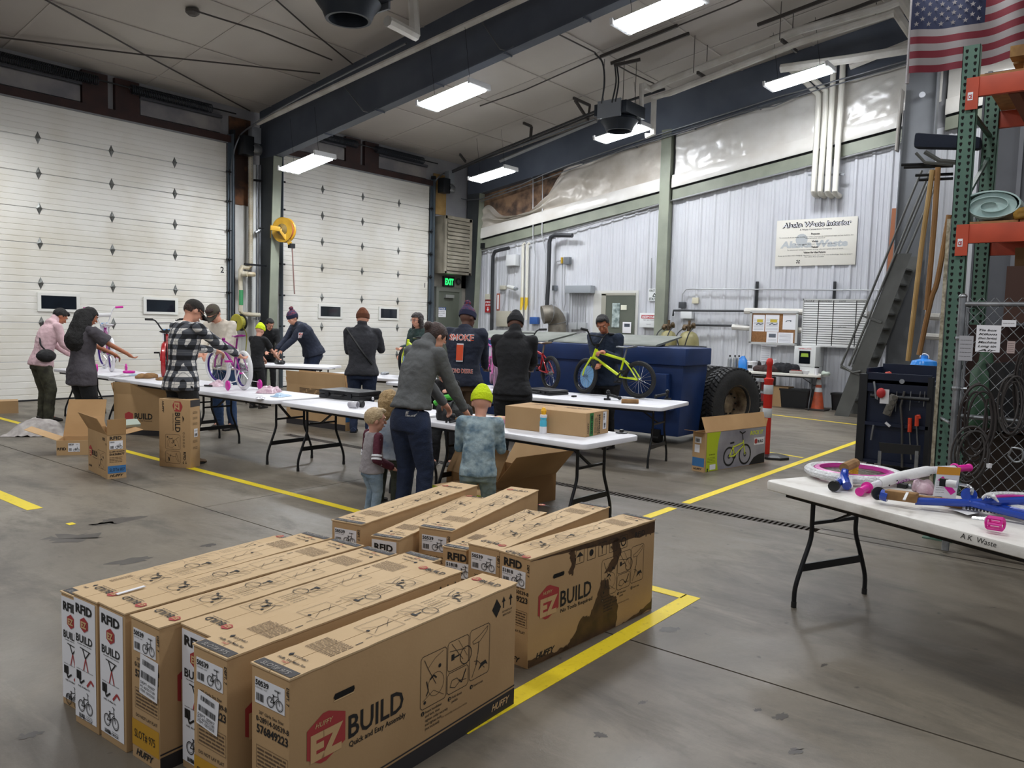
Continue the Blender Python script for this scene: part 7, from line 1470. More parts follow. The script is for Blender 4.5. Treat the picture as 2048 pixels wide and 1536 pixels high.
def heap(label, c, sx, sy, sz, mt, ang=0, seed=0, cat='jacket', nm='jacket'):
    m = M(); rr = random.Random(seed)
    for i in range(9): a = rr.uniform(-1, 1); b = rr.uniform(-.8, .8); m.sph((a*sx*.6, b*sy*.6, sz*.35*(1-abs(a)*.4)), (sx*.38, sy*.42, sz*rr.uniform(.35, .6)), 10, 8)
    m.xf(Matrix.Translation(c) @ Matrix.Rotation(ang, 4, 'Z')); o = organic(nm, m, mt, None, .014, 2, .018, 12, seed)
    me = o.data; zb = c[2]+.001
    for v in me.vertices:
        if v.co.z < zb: v.co.z = zb
    tag(o, label, cat); return o
p = tp(1532, 16.62); heap('dark brown jacket heaped on the supply table', p, .34, .22, .17, cloth('brown_jacket', '33211f'), PI/2+.2, 3)
p = tp(1572, 16.7); heap('black jacket heaped on the supply table', p, .33, .24, .24, cloth('black_jacket', '15161b'), PI/2-.2, 5)
for i, (x, l) in enumerate(((1516, 'left'), (1536, 'right'))): p = tp(x, 16.85); heap('dark glove standing behind the brown jacket, the %s one' % l, (p[0], p[1], .742), .06, .08, .26, cloth('glove_dark', '2d2629'), 0, 9+i, 'glove', 'glove')
p = tp(1547, 16.85); sd = bottle('white soap pump bottle on the supply table', (p[0], p[1], .742+.0), .075, .2, mat('soap_white', 'c9ccca', .35), None, 'bottle', 'pump_bottle'); M().cyl((p[0], p[1], .93), (p[0], p[1], 1.0), .012).bar((p[0], p[1]+.03, 1.0), (p[0], p[1]-.05, .995), .02, .014).build('pump', white_paper, sd)
p = tp(1594, 16.48); ft = thing('food_tray', 'clear tray of red berries near the front edge of the supply table', 'tray', p); M().bx(p[0]-.07, p[0]+.07, p[1]-.13, p[1]+.13, .742, .80).build('tray_body', mat('tray_clear', 'b9b4ae', .25), ft, bevel=.01); m = M(); rr = random.Random(2)
for i in range(34): m.sph((p[0]+rr.uniform(-.055, .055), p[1]+rr.uniform(-.11, .11), .807), .012, 6, 4)
m.build('berries', mat('berry_red', '8a2f28', .5), ft)['kind'] = 'stuff'
p = tp(1634, 16.5); cu = thing('travel_cup', 'white cup with a black lid on the supply table', 'cup', p); M().lathe([(.001, 0), (.03, 0), (.042, .14), (.001, .14)], p, n=14).build('cup_body', white_paper, cu, smooth=True); M().lathe([(.045, .14), (.045, .165), (.001, .17)], p, n=14).build('cup_lid', black_plastic, cu, smooth=True)
p = tp(1612, 16.5); cu = thing('bowl', 'small white bowl beside the berry tray', 'bowl', p); M().lathe([(.001, 0), (.05, 0), (.075, .07), (.07, .07), (.045, .01), (.001, .01)], p, n=16).build('bowl_body', white_paper, cu, smooth=True)
ae, F, W, H = bpl('defibrillator_cabinet', 'white cabinet with a dark window holding a green and black kit', 'cabinet', 1588, 693, 1631, 733, .0, .55, mat('aed_white', 'd9dbda', .4))
m = M(); F.slab(m, W*.24, H*.14, W*.76, H*.78, .004); wo = m.build('cabinet_window', mat('window_black', '0e1213', .15), ae); m = M(); F.poly(m, [(W*.32, H*.48), (W*.68, H*.48), (W*.66, H*.66), (W*.34, H*.66)], .006); m.build('green_kit', mat('kit_green', '97b53a', .6), wo); m = M(); F.text(m, 'DEFIBRILLATOR', W*.2, H*.86, H*.06, W*.6, .02); m.build('lettering', red_p, ae)
M().bx(XB-.55, XB-.05, hB(1631, 712, .55).y, hB(1588, 712, .55).y, .742, hB(1600, 733, .55).z).build('cabinet_foot', mat('aed_white', 'd9dbda'), ae)
p = tp(1650, 16.55); heap('crumpled clear plastic bag at the right end of the supply table', p, .1, .13, .1, mat('bag_clear', 'aab4a8'), 0, 4, 'bag', 'plastic_bag')
p = onfl(1555, 812); pb = open_box('plain_carton', 'plain brown carton on the floor under the supply table', (16.75, p.y-.25), 0, .35, .5, .42, (), None, closed_top=True)
tt = thing('tote', 'black plastic tote under the supply table', 'tote', (16.9, 5.6, 0)); M().loft([[(16.9+a*x, onX(1594, 800, 16.9).y+a*y, z) for x, y in rrect(.2, .32, .05, 3)] for z, a in ((0, .88), (.36, 1), (.36, 1.05), (.40, 1.05))]).build('tote_body', black_plastic, tt, smooth=True)
tt = thing('tote', 'second black plastic tote behind the traffic cone', 'tote', (17.15, 4.75, 0)); M().loft([[(17.15+a*x, 4.78+a*y, z) for x, y in rrect(.18, .25, .05, 3)] for z, a in ((0, .88), (.32, 1), (.32, 1.05), (.36, 1.05))]).build('tote_body', black_plastic, tt, smooth=True)
sf = thing('parts_shelf', 'low dark shelf with small red and white packs left under the supply table', 'shelf', (17.0, 7.0, 0)); yy = onX(1508, 780, 16.9).y
for z in (.05, .3, .58): M().bx(16.8, 17.2, yy-.35, yy+.35, z, z+.03).build('shelf_board', mat('shelf_dark', '4b4038', .7), sf)
for s_ in (-1, 1): M().bx(16.8, 17.2, yy+s_*.35-.015, yy+s_*.35+.015, 0, .6).build('shelf_side', mat('shelf_dark', '4b4038'), sf)
rr = random.Random(8)
for z in (.08, .33):
    for k in range(5):
        y = yy-.28+k*.13; tag(M().bx(16.85, 16.95, y, y+.1, z+.001, z+.16).build('parts_pack', [mat('pack_red', '8c2d2f', .5), mat('pack_white', 'b9b9bd', .5), mat('pack_dark', '2c2a2e', .5)][k % 3], None), 'small %s pack, %s from the left on the %s board of the low shelf' % (('red', 'white', 'dark')[k % 3], ('fifth', 'fourth', 'third', 'second', 'first')[k], 'lower' if z < .2 else 'upper'), 'pack', 'packs on the low shelf')
# ================================================================ ship ladder at the big column
la = thing('ship_ladder', 'steep grey steel ladder with a looped handrail beside the big column', 'ladder', (16.2, 4.4, 0)); lgm = mat('ladder_grey', '5f605d', .55, .2, (2, '4f504d'))
D = Vector((0, -.30, 1)).normalized()
for x in (15.95, 16.65):
    a = Vector((x, 4.50, 0)); b = a+D*3.2; m = M(); m.hexa([(x-.006, 4.63, 0), (x+.006, 4.63, 0), (x+.006, 4.36, 0), (x-.006, 4.36, 0), (x-.006, 4.63-.93, 3.1), (x+.006, 4.63-.93, 3.1), (x+.006, 4.36-.93, 3.1), (x-.006, 4.36-.93, 3.1)]); m.build('stringer', lgm, la)
    M().bar((x+.03, 4.63, 0), (x+.03, 3.70, 3.1), .06, .008, (0, 1, 0)).build('stringer_flange', lgm, la)
for k in range(10): z = .3+.28*k; y = 4.5-.30*z; M().bx(15.96, 16.64, y-.1, y+.1, z, z+.03).build('tread', lgm, la)
for x in (15.92, 16.68):
    p0 = Vector((x, 4.57, .98)); top = Vector((x, 3.1, 3.9)) if x < 16 else Vector((x, 3.4, 3.3))
    for nm, off in (('handrail', 0), ('mid_rail', -.13)):
        a = Vector((x, 4.55+off*1.1, .98-off*.0)); M().tube([a, a+Vector((0, -1.2, 3.6))], .022, 8).build(nm, lgm, la, smooth=True)
    M().tube([(x, 4.55, .98), (x, 4.33, .86), (x, 4.18, .90)], .022, 8).build('rail_return', lgm, la, smooth=True)
    for z in (.95, 1.95): y = 4.55-(z-.98)/3; M().bar((x, y, z), (x, y-.36, z-.12), .02, .04).build('rail_bracket', lgm, la)
# ================================================================ pallet rack
rk = thing('pallet_rack', 'pallet rack with a green perforated upright and orange beams', 'rack', (7.1, 1.2, 0)); rg = mat('rack_green', '557564', .5, .1, (3, '48665a')); rog = mat('rack_orange', 'bf4a2c', .5, 0, (4, 'a83f25'))
XR = 7.03; yA_, yB_ = 1.245, 1.128; hz = 3.86
hole = mat('hole_black', '0d0c0b')
for X in (XR, XR+1.12):
    m = M().bx(X, X+.004, yB_, yA_, 0, hz).bx(X, X+.075, yA_-.004, yA_, 0, hz).bx(X, X+.075, yB_, yB_+.004, 0, hz); m.build('upright', rg, rk); h = M()
    for k in range(75):
        z = .12+.05*k
        for y in (yA_-.033, yB_+.033): y += .004*(1 if y > 1.19 else -1); h.prism([(-.009, .012), (.009, .012), (.011, 0), (.004, -.016), (-.004, -.016), (-.011, 0)], (X-.0008, y, z), (0, 1, 0), (0, 0, 1), (.0006, 0, 0))
    o = h.build('upright_holes', hole, rk); o['kind'] = 'stuff'; M().bx(X-.03, X+.1, yB_-.05, yA_+.05, 0, .01).build('foot_plate', rg, rk)
M().bar((XR+.0, yA_+.016, .05), (XR+.0, yA_+.016, 2.55), .025, .02, (1, 0, 0)).build('edge_strip', mat('strip_cream', 'b5ad98', .7, 0, (30, '7c735f')), rk)
for k in range(5): z = .4+.75*k; M().bar((XR+.04, 1.19, z), (XR+1.12, 1.19, z+(.55 if k % 2 else -.0)), .03, .03).build('rack_brace', mat('brace_dark_green', '2f4a3d', .5), rk)
for z, nm in ((2.50, 'a'), (3.61, 'b')):
    for X, s in ((XR-.012, 1), (XR+1.15, -1)):
        M().hexa([(X, yB_+.06, z-.145), (X+.045, yB_+.06, z-.145), (X+.045, -2.2, z-.145), (X, -2.2, z-.145), (X, yB_+.06, z), (X+.045, yB_+.06, z), (X+.045, -2.2, z), (X, -2.2, z)]).build('beam', rog, rk, bevel=.004)
    m = M().bx(XR-.02, XR-.012, yB_-.01, yB_+.075, z-.24, z).build('beam_connector', rog, rk); F = Face((XR-.0205, yB_+.06, z-.17), (0, -1, 0), (0, 0, 1), (-1, 0, 0)); q = M(); F.slab(q, 0, 0, .035, .06, .001); lb = q.build('beam_sticker', white_paper, rk); q = M(); F.text(q, 'CE', .004, .012, .03, .026, .04, h=.003); q.build('sticker_mark', red_p, lb)
    for k in range(10): M().bx(XR+.0, XR+1.15, yB_-.01-.33*k-.32, yB_-.01-.33*k, z+.0, z+.018).build('deck_board', mat('deck_osb', 'a8784c', .85, 0, (12, '8a6340')), rk)
for k in range(5): M().bx(XR+.04, XR+1.1, yB_-.2-.55*k-.07, yB_-.2-.55*k, 3.46, 3.60).build('deck_support', mat('support_brown', '6b3d2b', .8), rk)
# far uprights and grey wall panelling seen through the rack
tag(M().bar((9.6, .55, 0), (9.6, .55, 4.6), .12, .12).build('steel_post', mat('post_dark', '35373b', .6)), 'dark steel post seen through the pallet rack', 'post')
# loads on the rack
foam = mat('foam_roll', 'b7cdca', .3, 0, (5, '9db8b5')); fr = thing('foam_roll', 'rolled pale blue plastic foam on the middle rack shelf', 'roll', (7.3, .95, 2.52))
m = M(); pts = []
for i in range(70): t = i/69*2.6*2*PI; rr_ = .02+.0125*t*.62; pts.append((rr_*1.55*math.cos(t), rr_*.8*math.sin(t)))
yc, zc = .985, 2.52+.118
for (a, b), (c, d) in zip(pts, pts[1:]): m.hexa([(7.05, yc-a, zc+b), (7.05, yc-c, zc+d), (7.75, yc-c, zc+d), (7.75, yc-a, zc+b), (7.05, yc-a*1.06, zc+b*1.1), (7.05, yc-c*1.06, zc+d*1.1), (7.75, yc-c*1.06, zc+d*1.1), (7.75, yc-a*1.06, zc+b*1.1)])
m.build('foam_sheet', foam, fr); M().lathe([(.001, 0), (.165, 0), (.165, .66), (.001, .66)], (0, 0, 0), (0, 0, 1), 24).xf(Matrix.Translation((7.08, yc, zc)) @ Matrix.Diagonal((1, 1, .62, 1)) @ Matrix.Rotation(PI/2, 4, 'Y')).build('foam_core', foam, fr, smooth=True)
heap('mustard yellow rolled tarp on the middle rack shelf', (7.12, .60, 2.52), .34, .1, .13, mat('tarp_mustard', 'a1781f', .7, 0, (8, '6f5118')), PI/2+.25, 6, 'tarp', 'tarp')
pl = thing('pallet', 'weathered wooden pallet end on the top rack shelf', 'pallet', (7.1, .6, 3.63)); wd = mat('pallet_wood', 'a9854f', .85, 0, (7, '7d5c36'))
for k in range(3): M().bx(7.05, 8.0, 1.0-.25*k-.3, 1.0-.25*k-.16, 3.632, 3.72).build('pallet_block', wd, pl)
for k in range(5): M().bx(7.02+.2*k, 7.16+.2*k, -.4, .93, 3.72, 3.80).build('pallet_board', wd, pl)
bxm = mat('old_cardboard', '8f6d49', .85, 0, (3, '765838')); tag(M().hexa([(7.35, .83, 1.9), (8.0, .83, 1.9), (8.0, -.6, 1.9), (7.35, -.6, 1.9), (7.25, .83, 2.33), (7.95, .83, 2.33), (7.95, -.6, 2.33), (7.25, -.6, 2.33)]).build('carton_bin', bxm), 'large open brown carton behind the chain link gate top', 'box')
tag(M().bx(7.12, 7.34, .45, .86, 1.75, 2.18).xf(Matrix.Identity(4)).build('leather_sheet', mat('sheet_brown', '3e2317', .6)), 'folded dark brown sheet in front of the big open carton', 'sheet')
tag(M().bx(7.2, 8.1, -1.2, 1.1, .9, 1.73).build('storage_crate', mat('crate_brown', '3b1f18', .75, 0, (3, '2a1611'))), 'dark reddish brown crate behind the chain link gate', 'crate')
tag(M().bx(7.25, 8.1, -1.2, 1.08, .012, .88).build('storage_crate', mat('crate_dark', '261b17', .8, 0, (4, '382a20'))), 'very dark crate near the floor behind the chain link gate', 'crate')
gt = thing('green_canister', 'green canister hanging behind the coiled cables', 'canister', (6.95, .93, .95)); M().lathe([(.001, .0), (.09, .0), (.10, .03), (.10, .42), (.05, .5), (.04, .6), (.001, .6)], (6.95, .93, .95), n=16).build('canister_body', mat('canister_green', '34563f', .5), gt, smooth=True)
M().cyl((6.95, .74, .95), (6.95, .80, 1.45), .14, n=20).build('drum', black_plastic, gt)
# ---- chain link gate
cg = thing('chain_link_gate', 'chain link gate with silver pipe frame in front of the rack', 'gate', (6.66, 1.05, 0)); xg = 6.66
M().cyl((xg, 1.068, .02), (xg, 1.068, 1.93), .026, n=12).build('gate_post', galv, cg, smooth=True); M().sph((xg, 1.068, 1.93), (.03, .03, .022), 10, 6).build('post_cap', galv, cg, smooth=True)
M().cyl((xg, 1.03, .25), (xg, 1.03, 1.85), .010, n=8).build('tension_bar', galv, cg, smooth=True)
for z in (1.875, 1.045, .22): M().cyl((xg, 1.05, z), (xg, -1.6, z), .018, n=10).build('gate_rail', galv, cg, smooth=True)
for z in (1.62, 1.25, .6): M().lathe([(.030, -.014), (.033, 0), (.030, .014)], (xg, 1.068, z), n=12).cyl((xg, 1.06, z), (xg, 1.0, z), .010, n=6).build('band_clamp', galv, cg)
wm_ = M(); s_ = .068; z0, z1, ya_, yb_ = .24, 1.92, 1.03, -1.5
for k in range(-26, 40):
    for sgn in (1, -1):
        pts = []
        c_ = ya_-k*s_*2*.62
        # line y = c -/+ (z-z0)*.85
        za, zb_ = z0, z1; f = lambda z: c_-sgn*(z-z0)*.85 if sgn > 0 else c_-sgn*(z-z0)*.85
        y0_, y1_ = f(za), f(zb_)
        if sgn > 0:
            if y0_ > ya_: za = z0+(y0_-ya_)/.85
            if y1_ < yb_: zb_ = z0+(c_-yb_)/.85
        else:
            if y1_ > ya_: zb_ = z0+(ya_-c_)/.85
            if y0_ < yb_: za = z0+(yb_-c_)/.85
        if zb_-za < .05: continue
        wm_.tube([(xg+.012*sgn, f(za), za), (xg+.012*sgn, f(zb_), zb_)], .0026, 4, caps=False)
wm_.build('wire_mesh', galv, cg)['kind'] = 'stuff'
# hinge arm between upright and gate
M().cyl((xg+.02, 1.10, .985), (7.02, 1.22, .985), .012, n=8).build('hinge_arm', galv, cg)
def coil(label, cy_, cz_, ry, rz_, n, r0, seed, mt, x=6.58, tail=None):
    rr = random.Random(seed); pts = []
    for i in range(n*14):
        t = 2*PI*i/14; k_ = i/(n*14); a = 1+.16*math.sin(seed+k_*9)-k_*.12; pts.append((x-.01*math.sin(i*.9)-.02*k_, cy_+ry*a*math.sin(t)+.02*math.sin(k_*17), cz_-rz_*.06*math.sin(k_*8)+rz_*a*math.cos(t)))
    if tail: pts += tail
    o = M().tube(smoothpath(pts, 2), r0, 6).build('cable_coil', mt, None, smooth=True); tag(o, label, 'cable'); return o
cbm = mat('cable_brown_black', '2b2523', .6); cb2 = mat('cable_grey', '3c3836', .6)
coil('large coil of thick dark cable hanging on the chain link gate', .905, 1.02, .095, .25, 4, .0085, 1, cbm, tail=[(6.57, .87, .7), (6.57, .84, .4), (6.57, .86, .2)])
coil('second looser coil of dark cable hanging low on the gate', .93, .78, .10, .20, 3, .0075, 4, cb2, 6.56)
coil('tangle of thin dark cable on the right side of the gate', .70, 1.16, .07, .2, 6, .006, 7, cb2)
coil('bundle of dark cable at the right edge of the gate', .63, 1.32, .05, .25, 5, .007, 3, cbm, 6.6)
m = M().tube(smoothpath([(6.57, .68, .86), (6.57, .62, .85), (6.57, .615, .78), (6.57, .66, .76), (6.57, .70, .80)], 4), .008, 6, closed=True); tag(m.build('steel_ring', galv, smooth=True), 'bent square steel ring hanging on the gate', 'ring')
tag(M().lathe([(.018, 0), (.02, .03), (.001, .03)], (6.55, .81, .70), (0, 0, 1), 10).build('white_plug', white_paper, smooth=True), 'small white plug end hanging from the cable coil', 'plug')
def tagcard(label, pxs, X, nm, mt, lines_=0, txt=()):
    a = onX(pxs[0], pxs[1], X); b = onX(pxs[2], pxs[3], X); F = Face((X, a.y, b.z), (0, -1, 0), (0, 0, 1), (-1, 0, 0)); W, H = a.y-b.y, a.z-b.z; m = M(); F.slab(m, 0, 0, W, H, .002); o = tag(m.build(nm, mt), label, 'tag'); k = M()
    for i, s in enumerate(txt): F.text(k, s, W*.1, H*(.78-.15*i), H*.08, W*.75, .02, .3, .004)
    if lines_: lines(F, k, W*.1, H*.1, W*.9, H*.9, lines_, .002, .003)
    if k.v: k.build('tag_print', ink, o)
    return o, F, W, H
tagcard('large handwritten white tag on the chain link gate', (1954, 650, 1999, 705), 6.6, 'paper_tag', white_paper, 0, ('Tie box', 'Kilom', '(Duct Service)', 'Machine', 'Long tin', 'Air'))
tagcard('long grey tag hanging by the gate post', (1919, 671, 1944, 722), 6.6, 'paper_tag', mat('tag_grey', 'a7a7ac', .6), 5)
tagcard('small white tag with a yellow corner on the gate', (2004, 640, 2032, 654), 6.6, 'paper_tag', white_paper, 1)
tagcard('crumpled pink and white tag on the right of the gate', (2015, 682, 2029, 707), 6.58, 'paper_tag', mat('tag_pinkish', 'b3a09c', .6), 5)
# ---- broom and handles on the hook rack behind the upright
hk = M()
for y_, x0_, x1_ in ((330, 1803, 1898), (335, 1808, 1898), (351, 1831, 1898), (360, 1838, 1898)): hk.cyl(onX(x0_, y_, 8.13), onX(x1_+8, y_-3, 8.13), .014, n=6)
hk.build('tool_hook_bars', black_metal, rk)
wood = mat('handle_wood', 'bd9c66', .6, 0, (4, 'a98853')); wood2 = mat('handle_wood_dark', 'a1794a', .6, 0, (4, '8c6439'))
run('broom_handle', 'pale wooden handle hanging nearest the big column', 'handle', [onX(1865, 340, 8.05), onX(1842, 500, 8.05), onX(1816, 722, 8.05)], .022, wood)
run('broom_handle', 'dark wooden handle hanging second from the column', 'handle', [onX(1876, 335, 8.05), onX(1869, 440, 8.05), onX(1862, 520, 8.05), onX(1853, 620, 8.05)], .024, wood2)
run('broom_handle', 'curved wooden handle ending above the blue jug', 'handle', smoothpath([onX(1898, 430, 8.05), onX(1875, 560, 8.05), onX(1862, 600, 8.05), onX(1838, 710, 8.05)], 4), .023, wood2)
a = onX(1829, 283, 8.05); b = onX(1962, 288, 8.05); bh = thing('push_broom', 'wide dark blue push broom head behind the green upright', 'broom', a); M().hexa([a+Vector((-.05, 0, -.06)), b+Vector((-.05, 0, -.05)), b+Vector((.08, 0, -.05)), a+Vector((.08, 0, -.06)), a+Vector((-.03, 0, .08)), b+Vector((-.03, 0, .06)), b+Vector((.06, 0, .06)), a+Vector((.06, 0, .08))]).build('bristles', cloth('bristle_navy', '141d2e'), bh, bevel=.03)
M().tube([onX(1832, 306, 8.05), onX(1850, 325, 8.05), onX(1905, 330, 8.05)], .015, 6).tube([onX(1850, 304, 8.05), onX(1880, 322, 8.05), onX(1925, 326, 8.05)], .022, 6).build('broom_bracket', lgm, bh)
# ---- flag
fg = thing('flag', 'large striped flag with white stars on blue hanging beside the column', 'flag', (10, 2.2, 5)); XF = 10.0
tl_, br_ = onX(1826, -36, XF), onX(1818, 150, XF); yl, zt_, zb2 = onX(1824, 60, XF).y, onX(1828, -36, XF).z, onX(1818, 148, XF).z; FH = zt_-zb2; FW = FH*1.75
def fl_pt(u, v, off=0): return Vector((XF-.05*math.sin(u*9+v*2)-.03*math.sin(u*23+1)*(1-v*.5)-off, yl-u*FW, zb2+v*FH-.04*math.sin(u*6)))
fr_, fw_ = mat('flag_red', '7c2735', .8), mat('flag_white', 'a09b9c', .8)
for i in range(13):
    m = M(); n = 40; u0 = .4 if i < 7 else 0
    for j in range(n+1): u = u0+(1-u0)*j/n; m.v += [fl_pt(u, 1-i/13), fl_pt(u, 1-(i+1)/13)]
    for j in range(n): m.f.append((2*j, 2*j+1, 2*j+3, 2*j+2))
    m.build('stripe', fr_ if i % 2 == 0 else fw_, fg, smooth=True)
m = M(); n = 20
for j in range(n+1):
    for k in range(8): m.v.append(fl_pt(.4*j/n, 1-k/13))
for j in range(n):
    for k in range(7): m.f.append((j*8+k, j*8+k+1, j*8+k+9, j*8+k+8))
cn = m.build('blue_field', mat('flag_blue', '262e4e', .8), fg, smooth=True); m = M()
for row in range(9):
    for col in range(6 if row % 2 == 0 else 5):
        u = .4*(col*2+(1 if row % 2 == 0 else 2))/12; v = 1-(row+1)/10*7/13; c = fl_pt(u, v, .006); s_ = .03; P = []
        for k in range(10): a = PI/2+k*PI/5; q = s_ if k % 2 == 0 else s_*.4; P.append((c.x, c.y-q*math.cos(a), c.z+q*math.sin(a)))
        m.add([tuple(c)]+P, [(0, i+1, (i+1) % 10+1) for i in range(10)])
m.build('stars', fw_, cn); M().cyl((XF+.02, yl+.02, zb2-.1), (XF+.02, yl+.02, zt_+.1), .02, n=8).build('flag_edge_pole', fw_, fg)
# grey partition behind the rack
pt = M().bx(12.6, 12.75, -6, 1.95, 0, 5.2).build('wall_near', mat('partition_grey', '4a4c51', .6, 0, (1, '3d3f44'))); pt['kind'] = 'structure'
for k in range(14): M().bx(12.54, 12.6, 1.9-.42*k-.05, 1.9-.42*k, 0, 5.2).build('panel_rib', mat('partition_rib', '5c5e63', .5), pt)
M().bx(12.5, 12.6, -.4, 1.0, 3.0, 3.9).build('grey_panel', mat('partition_panel', '7d8084', .5), pt)
# ---- blue tool cart
tc_ = thing('tool_cart', 'dark blue steel tool cart with hanging tools beside the green upright', 'cart', (10.3, 2.2, 0)); tb_ = mat('cart_blue', '15213c', .45, .2, (2, '0f1930')); XC = 9.95; cy0, cy1 = onX(1860, 800, XC).y, onX(1733, 800, XC).y
ztop = onX(1740, 745, XC).z
M().bx(XC+.05, XC+.08, cy0, cy1, .12, ztop-.22).build('tool_panel', tb_, tc_)
M().bx(XC, XC+.06, cy0, cy1, ztop-.22, ztop).bx(XC, XC+.7, cy1, cy1+.02, ztop-.1, ztop+.05).bx(XC+.66, XC+.7, cy0, cy1, ztop-.1, ztop+.09).bx(XC, XC+.7, cy0, cy1, ztop-.12, ztop-.08).build('top_tray', tb_, tc_)
M().bx(XC-.01, XC+.12, cy1, cy1+.09, .1, ztop-.02).bx(XC-.01, XC+.1, cy0-.02, cy0+.03, .1, ztop-.02).build('cart_frame', mat('cart_dark', '14171d', .5), tc_)
M().cyl((XC-.03, cy0, ztop-.27), (XC-.03, cy1-.05, ztop-.27), .022, n=10).build('handle_bar', black_metal, tc_, smooth=True); M().bx(XC-.01, XC+.05, cy0, cy1, .55, .59).bx(XC, XC+.7, cy0, cy1, .10, .14).build('tool_rail', tb_, tc_)
for x in (XC+.1, XC+.6):
    for y in (cy0+.06, cy1-.06): M().cyl((x-.02, y, .05), (x+.02, y, .05), .05, n=12).build('caster', black_plastic, tc_)
def fc(px_, py_, off=.02): return onX(px_, py_, XC-off)
m = M().lathe([(.001, 0), (.028, 0), (.028, .004), (.001, .004)], fc(1804, 763, .0), (-1, 0, 0), 16); m.build('round_emblem', mat('emblem_silver', '9ba0a6', .3, .5), tc_)
def tool(label, nm, cat, pts, r, mt, r2=None): return tag(M().tube([fc(*p) for p in pts], r, 7).build(nm, mt, None, smooth=True), label, cat)
tool('long grey pry bar hanging at the middle of the tool cart', 'pry_bar', 'tool', [(1809, 783, .03), (1801, 812, .03), (1804, 850, .03), (1804, 935, .03)], .014, mat('tool_steel', '5c5b59', .4, .6))
for i, x in enumerate((1793, 1821, 1840, 1849)): tool('thin steel rod hanging on the tool cart, number %s from the left' % ('one', 'two', 'three', 'four')[i], 'steel_rod', 'tool', [(x+1, 783, .03), (x-2, 783+(40, 38, 22, 30)[i], .03)], .005, galv)
for l, x, y0_, y1_ in (('left straight', 1820, 836, 864), ('right bent', 1834, 831, 852)):
    o = thing('screwdriver', 'orange handled tool on the cart, the %s one' % l, 'tool', fc(x, y1_)); M().tube([fc(x, y0_, .04), fc(x-1, y1_, .04)]+([] if l[0] == 'l' else []), .022, 8).build('tool_handle', mat('tool_orange', 'd2452a', .45), o, smooth=True); M().tube([fc(x-1, y1_, .04), fc(x+2, y1_+55, .04)], .008, 6).build('tool_shaft', galv, o)
    if l[0] == 'r': M().tube([fc(x, y0_+1, .04), fc(x+4, y0_, .04), fc(x+5, y0_+6, .04)], .016, 7).build('hooked_end', mat('tool_orange', 'd2452a'), o, smooth=True)
o = thing('power_strip', 'grey power strip hanging slanted on the tool cart', 'power strip', fc(1780, 810)); M().bar(fc(1790, 790, .04), fc(1773, 830, .04), .09, .04, (1, 0, 0)).build('strip_body', mat('strip_grey', '6f6c66', .5), o, bevel=.01)
for k in range(4): q = fc(1790-4.5*k-1, 795+10*k, .075); M().lathe([(.028, 0), (.028, .006), (.001, .006)], q, (-1, 0, 0), 12).build('socket', mat('socket_grey', '59564f', .5), o)
o = tagcard('white hanging tag with a red heading on the tool cart', (1761, 778, 1777, 808), XC-.06, 'paper_tag', white_paper, 0)[0]
tag(M().sph(fc(1762, 786, .08), (.03, .05, .06), 10, 8).build('red_knob', red_p, smooth=True), 'red knob beside the white tag on the tool cart', 'knob')
tool('small hook with a skull like clip at the left of the tool cart', 'metal_hook', 'hook', [(1748, 763, .04), (1750, 778, .05), (1752, 797, .05), (1755, 799, .05), (1755, 792, .05)], .012, galv)
tool('small metal wrench at the lower left of the tool cart', 'wrench', 'tool', [(1747, 850, .05), (1742, 880, .05)], .012, galv)
tool('white rubber tip clipped on the tool cart', 'rubber_tip', 'tool', [(1771, 845, .03), (1780, 853, .03)], .016, white_paper)
ss = thing('step_stool', 'folded black step stool with silver legs in front of the tool cart', 'stool', (9.6, 2.0, 0)); XS = 9.6
M().hexa([onX(1760, 905, XS), onX(1838, 910, XS), onX(1838, 910, XS)+Vector((.04, 0, 0)), onX(1760, 905, XS)+Vector((.04, 0, 0)), onX(1758, 885, XS), onX(1840, 892, XS), onX(1840, 892, XS)+Vector((.04, 0, 0)), onX(1758, 885, XS)+Vector((.04, 0, 0))]).build('stool_tread', black_plastic, ss)
for x in (1760, 1834): a = onX(x, 902, XS); b = Vector((XS, onX(x-2, 940, XS).y, .0)); M().bar(a, b, .035, .02, (1, 0, 0)).build('stool_leg', galv, ss)
o = heap('small orange and white roll in the tool cart tray', (XC+.25, onX(1778, 742, XC+.25).y, ztop-.08), .04, .06, .12, mat('tape_red', 'c9493a', .5), 0, 2, 'roll', 'tape_roll')
o = heap('silver clamp lying in the tool cart tray', (XC+.25, onX(1812, 745, XC+.25).y, ztop-.08), .04, .12, .06, galv, PI/2, 7, 'clamp', 'metal_clamp')
p = (11.1, onX(1848, 730, 11.1).y, 1.0); jg = thing('water_jug', 'blue round water jug behind the tool cart', 'jug', p); M().lathe([(.001, 0), (.16, 0), (.17, .04), (.17, .22), (.14, .30), (.04, .33), (.035, .37), (.001, .37)], p, n=22).build('jug_body', mat('jug_sky', '2c86dc', .2), jg, smooth=True); M().tube(arc((11.1, p[1], 1.34), .05, 0, PI, 8, (0, 1, 0)), .008, 5).build('jug_handle', white_paper, jg)
tag(M().bx(10.85, 11.4, p[1]-.35, p[1]+.35, 0, 1.0).build('grey_cabinet', mat('cabinet_grey', '4a4c4f', .5), bevel=.01), 'grey cabinet hidden behind the tool cart under the blue jug', 'cabinet')
